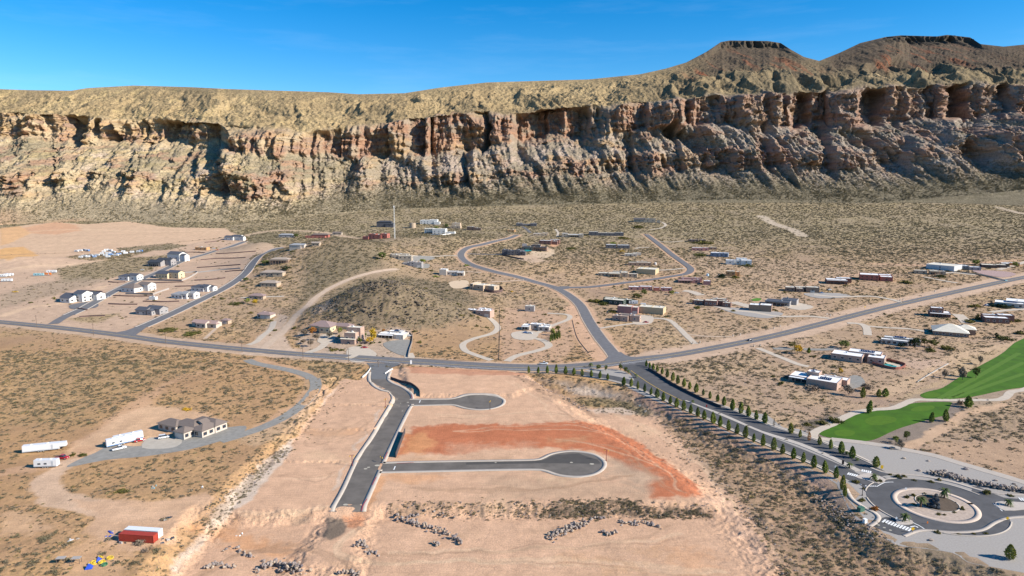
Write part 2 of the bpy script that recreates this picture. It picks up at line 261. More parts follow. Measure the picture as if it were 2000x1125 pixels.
# kind, points, colour, strength, softness (m), half width for lines, scrub kept (0..1)
ZN = [
 ('l', HWY, (.50, .355, .245), .8, 2.5, 13, 0), ('l', HWY[15:], (.52, .365, .25), .85, 4, 17, .03), ('l', LOOP, PEACH, .75, 2, 9.5, 0), ('l', BRANCH, PEACH, .8, 2, 8, 0), ('l', W1, PEACH, .6, 2, 8, 0),
 ('l', DIRT, (.50, .37, .26), .9, 1.5, 4.5, 0), ('p', [(470, 692), (520, 640), (545, 612), (565, 618), (552, 640), (560, 665), (590, 700)], (.52, .38, .27), .9, 2, 0, 0),
 # graded subdivision north-west with streets
 ('p', [(-300, 640), (-300, 480), (0, 470), (60, 480), (140, 505), (220, 512), (330, 480), (470, 458), (490, 470), (540, 486), (500, 498), (480, 525), (400, 578), (300, 625), (232, 648), (100, 632)], (.50, .345, .235), .92, 5, 0, 0.02),
 ('p', [(-500, 500), (-500, 440), (0, 447), (60, 438), (110, 434), (170, 438), (250, 432), (330, 444), (440, 446), (462, 458), (420, 466), (350, 480), (250, 492), (150, 498), (60, 505), (-20, 520)], (.56, .38, .245), .97, 5, 0, 0),
 ('p', [(-60, 505), (10, 484), (45, 482), (75, 498), (20, 508)], (.62, .35, .14), .9, 5, 0, 0),
 ('p', [(40, 446), (70, 440), (110, 433), (150, 440), (160, 450), (110, 458), (60, 456)], (.55, .30, .17), .7, 8, 0, 0),
 ('p', [(110, 525), (230, 505), (330, 498), (290, 530), (200, 545), (120, 552)], (.25, .20, .11), .7, 12, 0, .7),
 ('p', [(230, 485), (330, 475), (365, 480), (330, 488), (240, 492)], (.22, .18, .11), .8, 8, 0, .7),
 ('p', [(0, 575), (60, 556), (160, 540), (210, 548), (110, 575), (0, 602)], (.30, .23, .155), .6, 12, 0, .2),
 ('p', [(130, 624), (175, 615), (235, 612), (190, 632)], (.30, .22, .10), .6, 6, 0, .6),
 ('l', [(-20, 500), (60, 496), (140, 494), (250, 488), (340, 474), (420, 466)], (.34, .22, .14), .6, 3, 3, .1), ('l', [(0, 470), (120, 462), (260, 458), (400, 452)], (.46, .31, .20), .5, 5, 3, 0), ('l', [(20, 455), (150, 448), (300, 452), (440, 450)], (.66, .47, .30), .5, 5, 4, 0), ('l', [(0, 530), (60, 520), (130, 518), (200, 508)], (.60, .42, .27), .6, 4, 5, 0), ('l', [(0, 618), (60, 600), (130, 590), (200, 560)], (.62, .43, .27), .6, 4, 5, 0), ('p', [(0, 445), (40, 442), (60, 455), (20, 475), (0, 480)], (.62, .36, .17), .8, 6, 0, 0),
 # main pads
 ('p', [(735, 716), (700, 741), (664, 741), (640, 768), (600, 818), (572, 857), (507, 901), (460, 951), (425, 999), (410, 1021), (375, 1060), (332, 1110), (300, 1180), (250, 1400), (1700, 1400), (1560, 1160), (1500, 1062), (1475, 1020), (1460, 985), (1400, 945), (1355, 890), (1320, 840), (1285, 809), (1180, 800), (1110, 782), (1060, 754), (1030, 733), (950, 727), (800, 718)], PEACH, 1, 1.5, 0, 0),
 ('p', [(800, 716), (1030, 728), (1030, 735), (900, 732), (800, 728)], (.50, .24, .14), .8, 2, 0, 0),
 ('p', [(572, 857), (507, 901), (460, 951), (425, 999), (372, 1062), (332, 1110), (345, 1116), (395, 1058), (440, 1012), (490, 975), (530, 925), (568, 885)], WHITE, .95, 2, 0, 0),
 ('p', [(545, 880), (530, 905), (510, 925), (505, 915), (525, 890)], (.27, .20, .15), .75, 2.5, 0, 0), ('p', [(500, 915), (492, 945), (465, 970), (460, 960), (480, 935)], (.25, .19, .14), .75, 2.5, 0, 0), ('p', [(445, 975), (440, 995), (412, 1025), (408, 1012), (425, 990)], (.30, .22, .16), .7, 2.5, 0, 0), ('p', [(400, 1030), (385, 1060), (360, 1085), (362, 1070)], (.40, .28, .19), .6, 2.5, 0, 0),
 ('p', [(655, 756), (634, 782), (624, 792), (630, 792), (652, 768)], WHITE, .6, 1.5, 0, 0), ('p', [(742, 796), (734, 812), (728, 824), (733, 824), (744, 806)], WHITE, .6, 1, 0, 0),
 ('p', [(712, 842), (700, 862), (690, 880), (696, 880), (708, 860)], WHITE, .6, 1, 0, 0), ('p', [(676, 902), (662, 930), (646, 955), (652, 957), (672, 928)], WHITE, .6, 1, 0, 0),
 ('p', [(806, 832), (900, 829), (1000, 829), (1175, 830), (1200, 840), (1250, 866), (1300, 900), (1345, 935), (1382, 970), (1300, 975), (1264, 971), (1266, 945), (1285, 935), (1235, 915), (1185, 888), (1120, 876), (1030, 874), (960, 878), (910, 884), (880, 888), (850, 888), (790, 884), (776, 893), (790, 850)], RED, .92, 4, 0, 0),
 ('p', [(800, 850), (832, 842), (850, 870), (820, 888), (792, 882)], ORANGE, .7, 5, 0, 0), ('p', [(880, 868), (1040, 866), (1035, 890), (870, 895)], PEACH, .45, 9, 0, 0),
 ('p', [(755, 925), (850, 925), (870, 935), (800, 945), (755, 940)], ORANGE, .45, 4, 0, 0), ('l', [(745, 935), (735, 960), (722, 990)], ORANGE, .6, 1.5, 1.5, 0),
 ('p', [(300, 1020), (450, 1030), (480, 1048), (560, 1065), (590, 1072), (540, 1086), (470, 1078), (420, 1050)], ORANGE, .6, 7, 0, 0), ('p', [(680, 1003), (710, 1000), (715, 1015), (690, 1035), (672, 1030)], (.50, .20, .09), .7, 3, 0, 0),
 ('p', [(585, 840), (650, 842), (700, 840), (690, 850), (600, 850)], ORANGE, .35, 5, 0, 0), ('p', [(1290, 1055), (1380, 1080), (1400, 1110), (1330, 1125)], ORANGE, .3, 10, 0, 0),
 ('p', [(760, 986), (900, 983), (930, 992), (960, 984), (1010, 990), (1060, 986), (1070, 1005), (760, 1004)], (.33, .215, .13), .6, 3, 0, .0),
 ('p', [(1080, 988), (1120, 982), (1200, 981), (1250, 986), (1250, 992), (1160, 993), (1250, 998), (1390, 996), (1385, 1008), (1250, 1010), (1180, 1007), (1060, 1002)], BROWN, .85, 3, 0, .0),
 ('p', [(950, 925), (1240, 945), (1260, 975), (950, 975)], (.40, .28, .18), .45, 12, 0, 0), ('p', [(1180, 895), (1240, 905), (1290, 935), (1260, 960), (1190, 925)], (.40, .29, .195), .6, 8, 0, 0),
 ('p', [(640, 1012), (652, 1008), (676, 1010), (672, 1040), (655, 1052), (632, 1044)], (.13, .11, .085), .85, 1.0, 0, 0), ('p', [(555, 1012), (595, 1003), (590, 1020), (565, 1022)], (.22, .17, .12), .6, 4, 0, 0),
 ('p', [(1000, 733), (1030, 740), (1080, 760), (1130, 785), (1170, 815), (1155, 812), (1110, 790), (1060, 770), (1030, 750)], (.33, .21, .135), .85, 3, 0, .15),
 ('p', [(1040, 738), (1110, 742), (1180, 752), (1235, 770), (1290, 800), (1320, 838), (1270, 815), (1210, 798), (1150, 780), (1090, 756)], (.33, .24, .165), .7, 6, 0, .25),
 ('p', [(1100, 752), (1150, 757), (1210, 772), (1190, 778), (1130, 770)], WHITE, .75, 5, 0, 0), ('p', [(1150, 800), (1220, 792), (1260, 800), (1220, 810), (1165, 806)], WHITE, .7, 4, 0, .1),
 ('p', [(1118, 778), (1170, 778), (1230, 785), (1265, 802), (1262, 812), (1210, 793), (1150, 795)], (.27, .20, .095), .75, 3, 0, .8),
 ('p', [(1225, 755), (1240, 760), (1300, 785), (1400, 830), (1500, 880), (1620, 935), (1640, 975), (1600, 965), (1560, 930), (1440, 875), (1330, 835), (1240, 780)], (.36, .22, .155), .8, 4, 0, .1),
 ('p', [(1570, 915), (1615, 930), (1640, 960), (1660, 990), (1675, 1010), (1660, 1020), (1620, 985), (1595, 950)], (.36, .25, .18), .8, 4, 0, .1),
 ('p', [(1385, 975), (1420, 960), (1470, 1000), (1500, 1050), (1540, 1125), (1480, 1100), (1440, 1030)], (.46, .31, .22), .6, 8, 0, 0),
 ('p', [(1320, 842), (1340, 870), (1420, 925), (1478, 990), (1490, 1030), (1460, 985), (1400, 945), (1355, 890)], (.50, .36, .25), .6, 3, 0, 0),
 ('p', [(1740, 1060), (1880, 1075), (1900, 1100), (2000, 1125), (1900, 1160), (1560, 1130), (1640, 1050)], (.20, .155, .10), .75, 8, 0, 1.0),
 ('p', [(1290, 815), (1340, 820), (1500, 900), (1640, 985), (1720, 1060), (1900, 1130), (1560, 1200), (1520, 1100), (1470, 1010), (1400, 940), (1340, 870)], (.36, .225, .135), .75, 8, 0, 1.35),
 # left foreground
 ('p', [(120, 870), (150, 860), (250, 790), (330, 745), (430, 715), (380, 728), (330, 752), (300, 780), (290, 800), (250, 820), (185, 860), (175, 880)], TAN, .75, 5, 0, .12),
 ('l', [(500, 703), (530, 714), (560, 720), (590, 728), (612, 740), (618, 755), (608, 772), (590, 790), (560, 812), (520, 832)], TAN, .7, 2, 6, .05),
 ('p', [(240, 808), (290, 790), (400, 805), (430, 820), (420, 850), (360, 880), (240, 895), (150, 905), (130, 880), (180, 850)], (.58, .37, .22), .9, 4, 0, 0),
 ('l', [(0, 925), (60, 915), (100, 905), (130, 900), (160, 880)], TAN, .8, 2, 4.5, .1), ('l', [(130, 905), (100, 925), (88, 945), (100, 970), (150, 985), (230, 1000), (310, 1010)], (.56, .38, .25), .95, 2, 5, 0),
 ('p', [(140, 980), (260, 978), (340, 975), (400, 965), (420, 975), (395, 1010), (340, 1030), (330, 1065), (250, 1080), (190, 1060), (170, 1040), (190, 1005)], (.57, .36, .22), .9, 3, 0, .02),
 ('p', [(120, 1085), (180, 1040), (200, 1060), (260, 1085), (230, 1125), (120, 1140)], (.56, .34, .19), .7, 5, 0, .2), ('p', [(0, 1000), (70, 1005), (100, 1030), (60, 1045), (0, 1040)], (.57, .36, .21), .7, 5, 0, .25),
 ('p', [(420, 850), (520, 835), (575, 800), (640, 760), (600, 820), (560, 855), (500, 870)], (.56, .39, .25), .5, 5, 0, .7),
 ('p', [(610, 600), (640, 575), (700, 548), (790, 540), (880, 552), (930, 580), (925, 620), (860, 640), (800, 642), (700, 645), (640, 625)], (.225, .172, .112), .82, 14, 0, 1.5),
 ('p', [(570, 605), (598, 545), (590, 505), (640, 476), (700, 462), (760, 478), (745, 520), (690, 535), (640, 560), (600, 592)], (.22, .168, .108), .82, 16, 0, 1.5), ('p', [(480, 470), (495, 455), (520, 451), (545, 458), (540, 470), (500, 476)], (.22, .18, .11), .8, 6, 0, 1.2),
 ('p', [(0, 690), (200, 690), (420, 715), (330, 735), (230, 775), (150, 830), (0, 830)], (.40, .26, .13), .5, 25, 0, 1.25), ('p', [(560, 700), (700, 712), (655, 750), (600, 760), (610, 730)], (.42, .28, .15), .5, 6, 0, 1.2),
 # houses' yards
 ('p', [(580, 650), (620, 638), (700, 650), (770, 640), (800, 645), (797, 695), (740, 700), (640, 690), (585, 680)], (.46, .345, .25), .8, 4, 0, .15),
 ('p', [(660, 600), (630, 608), (610, 620), (625, 592), (650, 590)], (.50, .36, .25), .7, 4, 0, .2),
 ('p', [(985, 600), (1060, 605), (1110, 625), (1120, 680), (1100, 706), (975, 706), (976, 640)], (.50, .32, .21), .65, 6, 0, .35),
 ('l', [(1118, 600), (1125, 625), (1140, 660), (1165, 690), (1185, 705)], PEACH, .8, 3, 7, .05),
 ('p', [(1405, 560), (1380, 570), (1340, 575), (1330, 600), (1420, 610), (1520, 620), (1640, 620), (1600, 590), (1560, 575)], (.52, .36, .24), .5, 10, 0, .6),
 ('p', [(1345, 485), (1450, 495), (1600, 520), (1700, 530), (1640, 560), (1540, 560), (1420, 545), (1360, 530)], (.50, .35, .235), .45, 18, 0, .85),
 ('p', [(1030, 482), (1060, 480), (1085, 488), (1085, 497), (1060, 506), (1040, 500)], (.60, .45, .30), .8, 4, 0, .1), ('p', [(1000, 490), (1050, 500), (1070, 510), (1040, 515), (1005, 505)], (.56, .40, .27), .8, 5, 0, .1),
 ('p', [(1070, 468), (1090, 470), (1092, 480), (1075, 484)], (.62, .32, .18), .7, 4, 0, .1),
 ('l', [(700, 466), (640, 455), (560, 450), (520, 452), (480, 460)], (.52, .37, .25), .7, 4, 8, .1), ('l', [(1487, 422), (1510, 436), (1545, 448), (1570, 461)], (.46, .37, .27), .9, 4, 11, .1),
 ('l', [(1700, 515), (1800, 518), (1880, 515), (1990, 508)], PEACH, .7, 3, 5, .2), ('l', [(1570, 560), (1620, 545), (1680, 535)], PEACH, .5, 3, 4, .4), ('l', [(1950, 405), (2000, 418)], (.45, .36, .27), .7, 6, 9, .1),
 # golf side
 ('p', [(1560, 840), (1600, 832), (1640, 810), (1700, 800), (1790, 785), (1860, 780), (1880, 800), (1830, 850), (1760, 880), (1690, 880), (1600, 870)], (.20, .165, .135), .8, 3, 0, .15),
 ('p', [(1560, 825), (1600, 815), (1640, 805), (1610, 830), (1575, 842)], (.13, .11, .09), .8, 3, 0, .5),
 ('l', [(1772, 872), (1830, 845), (1860, 825), (1890, 808), (1920, 800), (1960, 790)], (.56, .37, .23), .85, 1.5, 3, .0),
 ('p', [(1790, 874), (1860, 862), (1960, 860), (2100, 870), (2200, 1000), (2000, 935), (1900, 905)], (.43, .28, .175), .75, 8, 0, .25), ('p', [(1860, 830), (1920, 805), (2000, 790), (2100, 780), (2100, 860), (1950, 858), (1870, 858)], (.36, .25, .16), .7, 8, 0, 1.2), ('l', [(1720, 770), (1765, 752), (1800, 735), (1850, 705), (1900, 690), (1990, 672)], (.52, .36, .22), .8, 3, 5, .2),
 ('p', [(1880, 800), (1920, 790), (2000, 770), (2000, 745), (1900, 760), (1800, 760), (1740, 790), (1850, 780)], (.28, .225, .16), .5, 4, 0, .3),
 ('p', [(1760, 700), (1830, 702), (1850, 712), (1800, 722), (1760, 715)], (.52, .36, .26), .6, 6, 0, .15), ('p', [(1880, 700), (1960, 680), (1990, 672), (1940, 700), (1890, 728), (1830, 752), (1790, 770), (1740, 785), (1780, 765), (1850, 735)], (.48, .34, .19), .7, 4, 0, .3),
 ('p', [(1440, 680), (1500, 670), (1560, 660), (1650, 660), (1640, 690), (1560, 700), (1480, 690)], (.48, .33, .22), .3, 8, 0, .8),
]
ASP = mat('asphalt_aged', (.15, .145, .145), .9, .16, .35, coord='Object'); ASPN = mat('asphalt_new', (.135, .118, .100), .9, .22, .16); CONC = mat('concrete', (.43, .37, .305), .9, .08, .4)
ASPB = mat('asphalt_boulevard', (.090, .088, .088), .9, .2, .2)
GRV = mat('grey_gravel', (.33, .30, .265), .95, .12, 1.6, bump=.06); DIRTM = mat('packed_dirt', (.50, .37, .26), .95, .15, .4); GRVD = mat('blue_gravel', (.25, .235, .205), .95, .18, .5)
PAVE = mat('pale_drive', (.50, .42, .325), .9, .1, .4); YEL = mat('yellow_paint', (.62, .40, .08), .7, .1, 1); WHT = mat('white_paint', (.75, .74, .7), .7, .08, 1); REDP = mat('red_kerb_paint', (.35, .03, .04), .7, .1, 1)
# driveways and paths
DR = [
 ('gravel_drive', [(483, 703), (500, 710), (540, 718), (580, 727), (608, 739), (617, 752), (608, 770), (590, 790), (560, 812), (520, 832), (470, 850), (430, 862)], 6.5, GRVD),
 ('driveway', [(797, 690), (800, 700), (790, 707)], 7, PAVE), ('driveway', [(955, 620), (968, 632), (972, 642), (960, 652), (925, 662), (905, 672), (908, 684), (925, 692), (960, 704)], 5, PAVE),
 ('driveway', [(1010, 655), (1030, 658), (1060, 665), (1072, 676), (1050, 685), (1010, 695), (990, 706)], 5.5, PAVE), ('driveway', [(1040, 655), (1080, 636), (1110, 624), (1108, 615), (1070, 612)], 4.5, PAVE),
 ('driveway', [(1168, 642), (1200, 637), (1230, 633), (1262, 630)], 4, PAVE), ('driveway', [(1270, 621), (1305, 625), (1325, 640), (1340, 655), (1358, 672)], 5, PAVE), ('driveway', [(1340, 653), (1380, 657), (1430, 658)], 3, DIRTM),
 ('driveway', [(795, 499), (830, 501), (870, 500), (893, 500)], 5, PAVE), ('driveway', [(912, 496), (950, 497), (985, 498)], 5, ASP), ('driveway', [(860, 528), (890, 532), (915, 531), (940, 533)], 4, DIRTM), ('driveway', [(960, 551), (1000, 549), (1030, 547)], 4, DIRTM),
 ('driveway', [(1270, 449), (1290, 446), (1300, 440), (1292, 434), (1278, 434)], 5, PAVE), ('driveway', [(1282, 472), (1310, 473), (1335, 471)], 4, PAVE), ('driveway', [(1242, 486), (1250, 484), (1268, 484)], 5, PAVE),
 ('driveway', [(1280, 528), (1310, 527), (1338, 524)], 5, PAVE), ('driveway', [(1335, 568), (1350, 570), (1370, 577)], 10, PAVE), ('driveway', [(1395, 598), (1430, 606), (1470, 610), (1520, 618), (1580, 618), (1620, 622)], 6, PAVE), ('driveway', [(1430, 590), (1460, 598), (1478, 604)], 12, PAVE),
 ('driveway', [(1590, 576), (1640, 580), (1700, 579), (1740, 585), (1765, 592)], 6, PAVE), ('driveway', [(1880, 533), (1910, 536), (1930, 540), (1958, 547)], 8, ASPB), ('driveway', [(1905, 537), (1860, 533), (1830, 534)], 7, PAVE),
 ('driveway', [(1480, 680), (1500, 688), (1530, 700), (1560, 712), (1580, 716)], 5, PAVE), ('driveway', [(1510, 681), (1560, 682), (1600, 683), (1640, 682)], 6, GRVD), ('driveway', [(1655, 631), (1680, 633), (1692, 640), (1695, 655)], 6, PAVE), ('driveway', [(1690, 637), (1730, 640), (1780, 643), (1810, 648)], 5, PAVE),
 ('driveway', [(1935, 610), (1970, 606), (2005, 604)], 6, PAVE), ('driveway', [(1870, 614), (1880, 622), (1890, 632)], 9, PAVE), ('driveway', [(1950, 527), (1975, 520), (2010, 510)], 7, PAVE), ('driveway', [(1805, 541), (1825, 545), (1840, 548), (1870, 553)], 5, PAVE),
 ('driveway', [(535, 628), (530, 642), (515, 655), (500, 668), (485, 674)], 5, PAVE), ('driveway', [(430, 634), (415, 648), (400, 662)], 3, DIRTM), ('driveway', [(470, 582), (520, 580), (555, 579)], 5, PAVE), ('driveway', [(640, 665), (625, 680), (600, 690)], 6, PAVE), ('driveway', [(700, 690), (690, 696), (680, 700)], 5, PAVE),
 ('driveway', [(1021, 443), (1030, 449), (1036, 455)], 5, ASP), ('driveway', [(1025, 476), (1024, 484), (1022, 492)], 7, ASP), ('cart_path', [(1085, 448), (1090, 455), (1088, 462)], 4, PAVE), ('driveway', [(1285, 678), (1292, 672), (1300, 666)], .2, PAVE),
 ('cart_path', [(2100, 745), (2030, 752), (1999, 761.5), (1975, 766), (1966, 775), (1950, 781), (1912, 781.5), (1875, 782), (1825, 781.5), (1788, 781), (1770, 787), (1745, 797), (1707, 800), (1675, 805), (1650, 815), (1625, 829), (1597, 841), (1588, 850), (1595, 856), (1630, 860)], 4.2, PAVE),
 ('walking_path', [(1625, 858), (1680, 864), (1730, 871), (1765, 878), (1825, 890), (1875, 905), (1937, 923), (2000, 942), (2080, 966)], 4.6, CONC),
]
YRD = [
 ('gravel_yard', [(185, 885), (220, 868), (260, 872), (300, 868), (340, 862), (345, 840), (375, 836), (430, 836), (480, 832), (470, 848), (430, 862), (370, 878), (280, 892), (210, 898), (130, 913), (160, 895)], GRVD, .07), ('concrete_apron', [(292, 855), (350, 857), (352, 868), (328, 876), (278, 875)], mat('worn_concrete', (.42, .37, .30), .9, .1, .5), .085),
 ('concrete_apron', [(680, 680), (712, 678), (735, 690), (730, 700), (705, 708), (680, 703)], PAVE, .08), ('concrete_apron', [(755, 668), (800, 664), (802, 682), (795, 695), (772, 690), (750, 676)], GRVD, .085), ('concrete_apron', [(630, 654), (655, 655), (645, 672), (620, 668)], PAVE, .08),
 ('concrete_apron', [(1000, 650), (1035, 646), (1052, 652), (1040, 664), (1005, 662)], PAVE, .085), ('concrete_apron', [(1250, 616), (1275, 618), (1272, 632), (1240, 634), (1235, 622)], PAVE, .09), ('gravel_yard', [(775, 502), (830, 500), (850, 504), (835, 509), (790, 510)], GRVD, .08), ('gravel_yard', [(815, 516), (838, 516), (836, 524), (812, 523)], GRVD, .085),
 ('gravel_yard', [(1405, 600), (1480, 605), (1530, 612), (1500, 622), (1440, 614)], GRV, .07), ('gravel_yard', [(1660, 735), (1680, 735), (1690, 750), (1665, 760), (1650, 755)], GRVD, .08), ('gravel_yard', [(1570, 573), (1640, 573), (1660, 580), (1600, 583)], GRV, .09), ('gravel_yard', [(1525, 596), (1560, 592), (1590, 600), (1560, 606)], PAVE, .08),
 ('rock_garden', [(1900, 528), (1960, 530), (1985, 536), (1960, 542), (1920, 536)], mat('pink_gravel', (.36, .25, .22), .95, .3, .9), .08), ('lawn', [(1468, 585), (1478, 582.5), (1487, 584), (1483, 587.5), (1472, 588)], mat('lawn_green', (.08, .2, .02), .95, .15, .6), .09),
 ('dirt_pad', [(878, 551), (912, 548), (914, 560), (895, 564), (882, 562)], mat('pale_pad', (.56, .42, .28), .95, .08, .6), .09), ('dirt_pad', [(1400, 590), (1420, 590), (1415, 596), (1395, 595)], GRVD, .08),
 ('median_gravel', [(1142, 724), (1160, 721), (1190, 721), (1215, 724), (1232, 733), (1242, 744), (1215, 738), (1170, 730)], GRV, .07),
 ('grey_gravel_bed', [(1430, 806), (1440, 797), (1470, 806), (1500, 812), (1530, 835), (1560, 838), (1590, 852), (1640, 862), (1700, 868), (1760, 875), (1830, 892), (1900, 913), (1960, 931), (2080, 968), (2250, 1040), (2250, 1180), (2080, 1135), (1940, 1108), (1890, 1098), (1860, 1080), (1790, 1070), (1745, 1062), (1700, 1030), (1690, 1015), (1668, 990), (1650, 968), (1640, 945), (1640, 925), (1580, 893), (1500, 862), (1480, 840)], GRV, .03),
 ('gravel_verge', [(1232, 752), (1300, 782), (1400, 825), (1500, 869), (1575, 902), (1636, 936), (1650, 975), (1672, 1008), (1690, 1020), (1676, 1018), (1655, 990), (1638, 955), (1625, 940), (1560, 908), (1480, 872), (1390, 832), (1300, 792), (1228, 758)], GRV, .035)]
# ---------------------------------------------------------------- ground sheet
def pyof(Y, z=0): a = math.atan2(CAMZ-z, Y); return 562.5+F*math.tan(a-PITCH)
ys = [-260., -120, 0, 60, 110, 150, 175, 190]
while ys[-1] < 1780:
    Y = ys[-1]; dpx = abs(pyof(Y+1, Hbase(np.array([0.]), np.array([Y]))[0])-pyof(Y, 0)) if False else (F*CAMZ/(Y*Y+CAMZ**2))
    ys.append(Y+min(max(1.0/dpx, 0.34), 2.9))
while ys[-1] < 2700: ys.append(ys[-1]+40)
ys = np.array(ys)
aa = np.concatenate([np.linspace(-4, -1.3, 12)[:-1], np.linspace(-1.3, -0.80, 60)[:-1], np.linspace(-0.80, 0.80, 1250), np.linspace(0.80, 1.3, 60)[1:], np.linspace(1.3, 4, 12)[1:]])
GY, GA = np.meshgrid(ys, aa, indexing='ij')
GX = GA*(np.maximum(GY, -60)+90*math.sin(PITCH)+70)*0.955
gx, gy = GX.ravel(), GY.ravel()
def warp(x, y): return x+fbm(x/14, y/14, 31, 2)*2.2, y+fbm(x/14, y/14, 37, 2)*2.2
def zones(x, y, soft=1.0, rough=True):
    """scrub density and a list of (mask) evaluated at points"""
    n = len(x); base = np.empty((n, 3)); pxl = 1000+F*x/(y*math.cos(PITCH)+100*math.sin(PITCH)+1e-6)
    big = fbm(x/160, y/160, 3, 3); mid = fbm(x/35, y/35, 9, 3)
    near = np.array([.44, .262, .130]); midc = np.array([.43, .29, .175]); far = np.array([.355, .275, .165]); rt = np.array([.43, .295, .19])
    f1 = sst(420, 640, y)[:, None]; f2 = sst(800, 1250, y)[:, None]
    side = sst(1150, 1350, pxl)[:, None]
    c = near*(1-side)+rt*side; c = c*(1-f1)+midc*f1; c = c*(1-f2)+far*f2
    base[:] = c*(1+.16*big+.14*mid)[:, None]
    base[:, 2] *= 1-.10*mid
    dens = np.clip(0.78+0.9*big+0.55*mid, 0.08, 1.5)*(1+0.7*sst(700, 1200, y))
    wx, wy = warp(x, y) if rough else (x, y)
    for k, pts, colr, st, sf, hw, keep in ZN_W:
        lo = pts.min(0)-hw-sf-6; hi = pts.max(0)+hw+sf+6
        m = (x > lo[0]) & (x < hi[0]) & (y > lo[1]) & (y < hi[1])
        if not m.any(): continue
        X, Y = wx[m], wy[m]
        s = sdpoly(X, Y, pts) if k == 'p' else hw-dline(X, Y, pts)
        a = st*sst(-sf*.6, sf*.6, s+pn(X/3.1, Y/3.1, 4)*sf*.5)
        v = (1+.10*fbm(X/8, Y/8, 50, 3)+.07*mid[m])
        base[m] = base[m]*(1-a)[:, None]+np.array(colr)*v[:, None]*a[:, None]
        dens[m] = dens[m]*(1-a/st)+keep*a/st
    return base, dens
_tr = random.Random(5)
_TK = [([(700, 1125), (640, 1090), (560, 1072), (470, 1080), (380, 1120)], 2.2), ([(690, 1040), (660, 1075), (720, 1100), (900, 1095), (1150, 1105), (1400, 1118)], 2.0), ([(770, 1075), (900, 1080), (1060, 1070), (1200, 1060), (1330, 1040)], 1.2), ([(1010, 745), (1060, 780), (1120, 815), (1150, 830)], .8), ([(850, 812), (950, 815), (1060, 805), (1110, 815)], .9), ([(1100, 860), (1200, 885), (1290, 930), (1340, 968)], 1.0),
 ([(820, 950), (950, 955), (1100, 950), (1230, 930)], 1.4), ([(600, 860), (640, 870), (680, 850), (720, 815)], 1.0), ([(480, 1010), (560, 1000), (640, 985)], 1.4), ([(560, 930), (620, 935), (660, 925)], 1.0), ([(680, 800), (720, 790), (755, 785)], .8), ([(900, 840), (1050, 838), (1180, 845), (1300, 915)], .7), ([(1210, 810), (1290, 850), (1370, 920), (1440, 1000)], .9)]
for _p, _w in _TK:
    for _k in range(3):
        o_ = [(a+_tr.gauss(0, 12), b+_tr.gauss(0, 4)) for a, b in _p]; ZN.append(('l', o_, _tr.choice([(.40, .25, .15), (.66, .46, .29), (.36, .225, .14)]), .42, .6, _w*_tr.uniform(.3, .8), 0))
for _k in range(26):
    a_, b_ = _tr.uniform(420, 1350), _tr.uniform(760, 1120); ZN.append(('p', [(a_, b_), (a_+_tr.uniform(30, 90), b_-_tr.uniform(2, 12)), (a_+_tr.uniform(60, 120), b_+_tr.uniform(3, 14)), (a_+20, b_+_tr.uniform(8, 20))], _tr.choice([(.42, .27, .165), (.64, .43, .26), (.50, .29, .15), (.38, .27, .18)]), .45 if 470+(1120-b_)*.35 < a_ < 1250 else 0.0001, 8, 0, 0))
ZN_W = [(z[0], (PT(z[1])[:, :2] if z[0] == 'p' else smooth(PT(z[1])[:, :2], 6)), z[2], z[3], z[4], z[5], z[6]) for z in ZN]
gc, gd = zones(gx, gy)
# dark basalt knoll
kx, ky = ppd(748, 585), 585
kb = np.exp(-((gx-kx)/62)**2-((gy-ky)/55)**2); kb = np.clip(kb*1.4, 0, 1)*np.clip(.8+fbm(gx/9, gy/9, 77, 4)*1.5, 0, 1)
gc = gc*(1-.5*kb[:, None])+np.array([.10, .078, .056])*.5*kb[:, None]
kb2 = np.clip(np.exp(-((gx-ppd(690, 760))/85)**2-((gy-790)/95)**2)+np.exp(-((gx-ppd(505, 1010))/42)**2-((gy-1010)/30)**2), 0, 1)
gc = gc*(1-.45*kb2[:, None])+np.array([.20, .165, .105])*.45*kb2[:, None]
roadd = np.full(len(gx), 99.)
mid_ = (gy > 230) & (gy < 1500) & (np.abs(gx) < 1300)
rd = np.minimum.reduce([dline(gx[mid_], gy[mid_], l[::5]) for l in (wHWY, wLOOP, wBR, wW1, wW2, wDIRT, wBR_, wBL_)]); roadd[mid_] = rd
# eroded white bank, rocky embankment, dirt windrows
bank = 0
for poly, wv, am in ((ZN[18][1], 1.6, 1.1), ):
    Pw = PT(poly)[:, :2]; s = sdpoly(gx, gy, Pw) if False else None
nearm = gy < 470
pave = np.full(len(gx), 99.)
def near_poly(Pw, half=0., closed=True):
    lo, hi = Pw.min(0)-half-5, Pw.max(0)+half+5; m = (gx > lo[0]) & (gx < hi[0]) & (gy > lo[1]) & (gy < hi[1])
    if m.any():
        d = -sdpoly(gx[m], gy[m], Pw) if closed else dline(gx[m], gy[m], Pw)-half
        pave[m] = np.minimum(pave[m], d)
for _z in YRD[:-2]: near_poly(PT(_z[1])[:, :2])
near_poly(PT(YRD[-2][1])[:, :2]); near_poly(PT(YRD[-1][1])[:, :2])
for _z in DR: near_poly(smooth(PT(_z[1])[:, :2], 6), _z[2]/2, False)
near_poly(PT(ST_L+ST_R[::-1])[:, :2]); near_poly(PT(CUL_N)[:, :2]); near_poly(PT(CUL_S)[:, :2]); near_poly(PT([(1205, 706), (1262, 706), (1500, 830), (1725, 925), (1690, 950), (1500, 865), (1225, 750), (1080, 730), (1082, 718)])[:, :2])
_c = P1(1826, 986)[:2]; pave = np.minimum(pave, np.hypot(gx-_c[0], gy-_c[1])-27)
near_poly(PT([(385+1500-1500+1115, 800)]*1+[(1590, 850), (1650, 815), (1760, 785), (1800, 765), (1900, 725), (2000, 655), (2200, 640), (2200, 750), (2000, 760), (1870, 780), (1800, 850), (1700, 862)])[1:, :2])
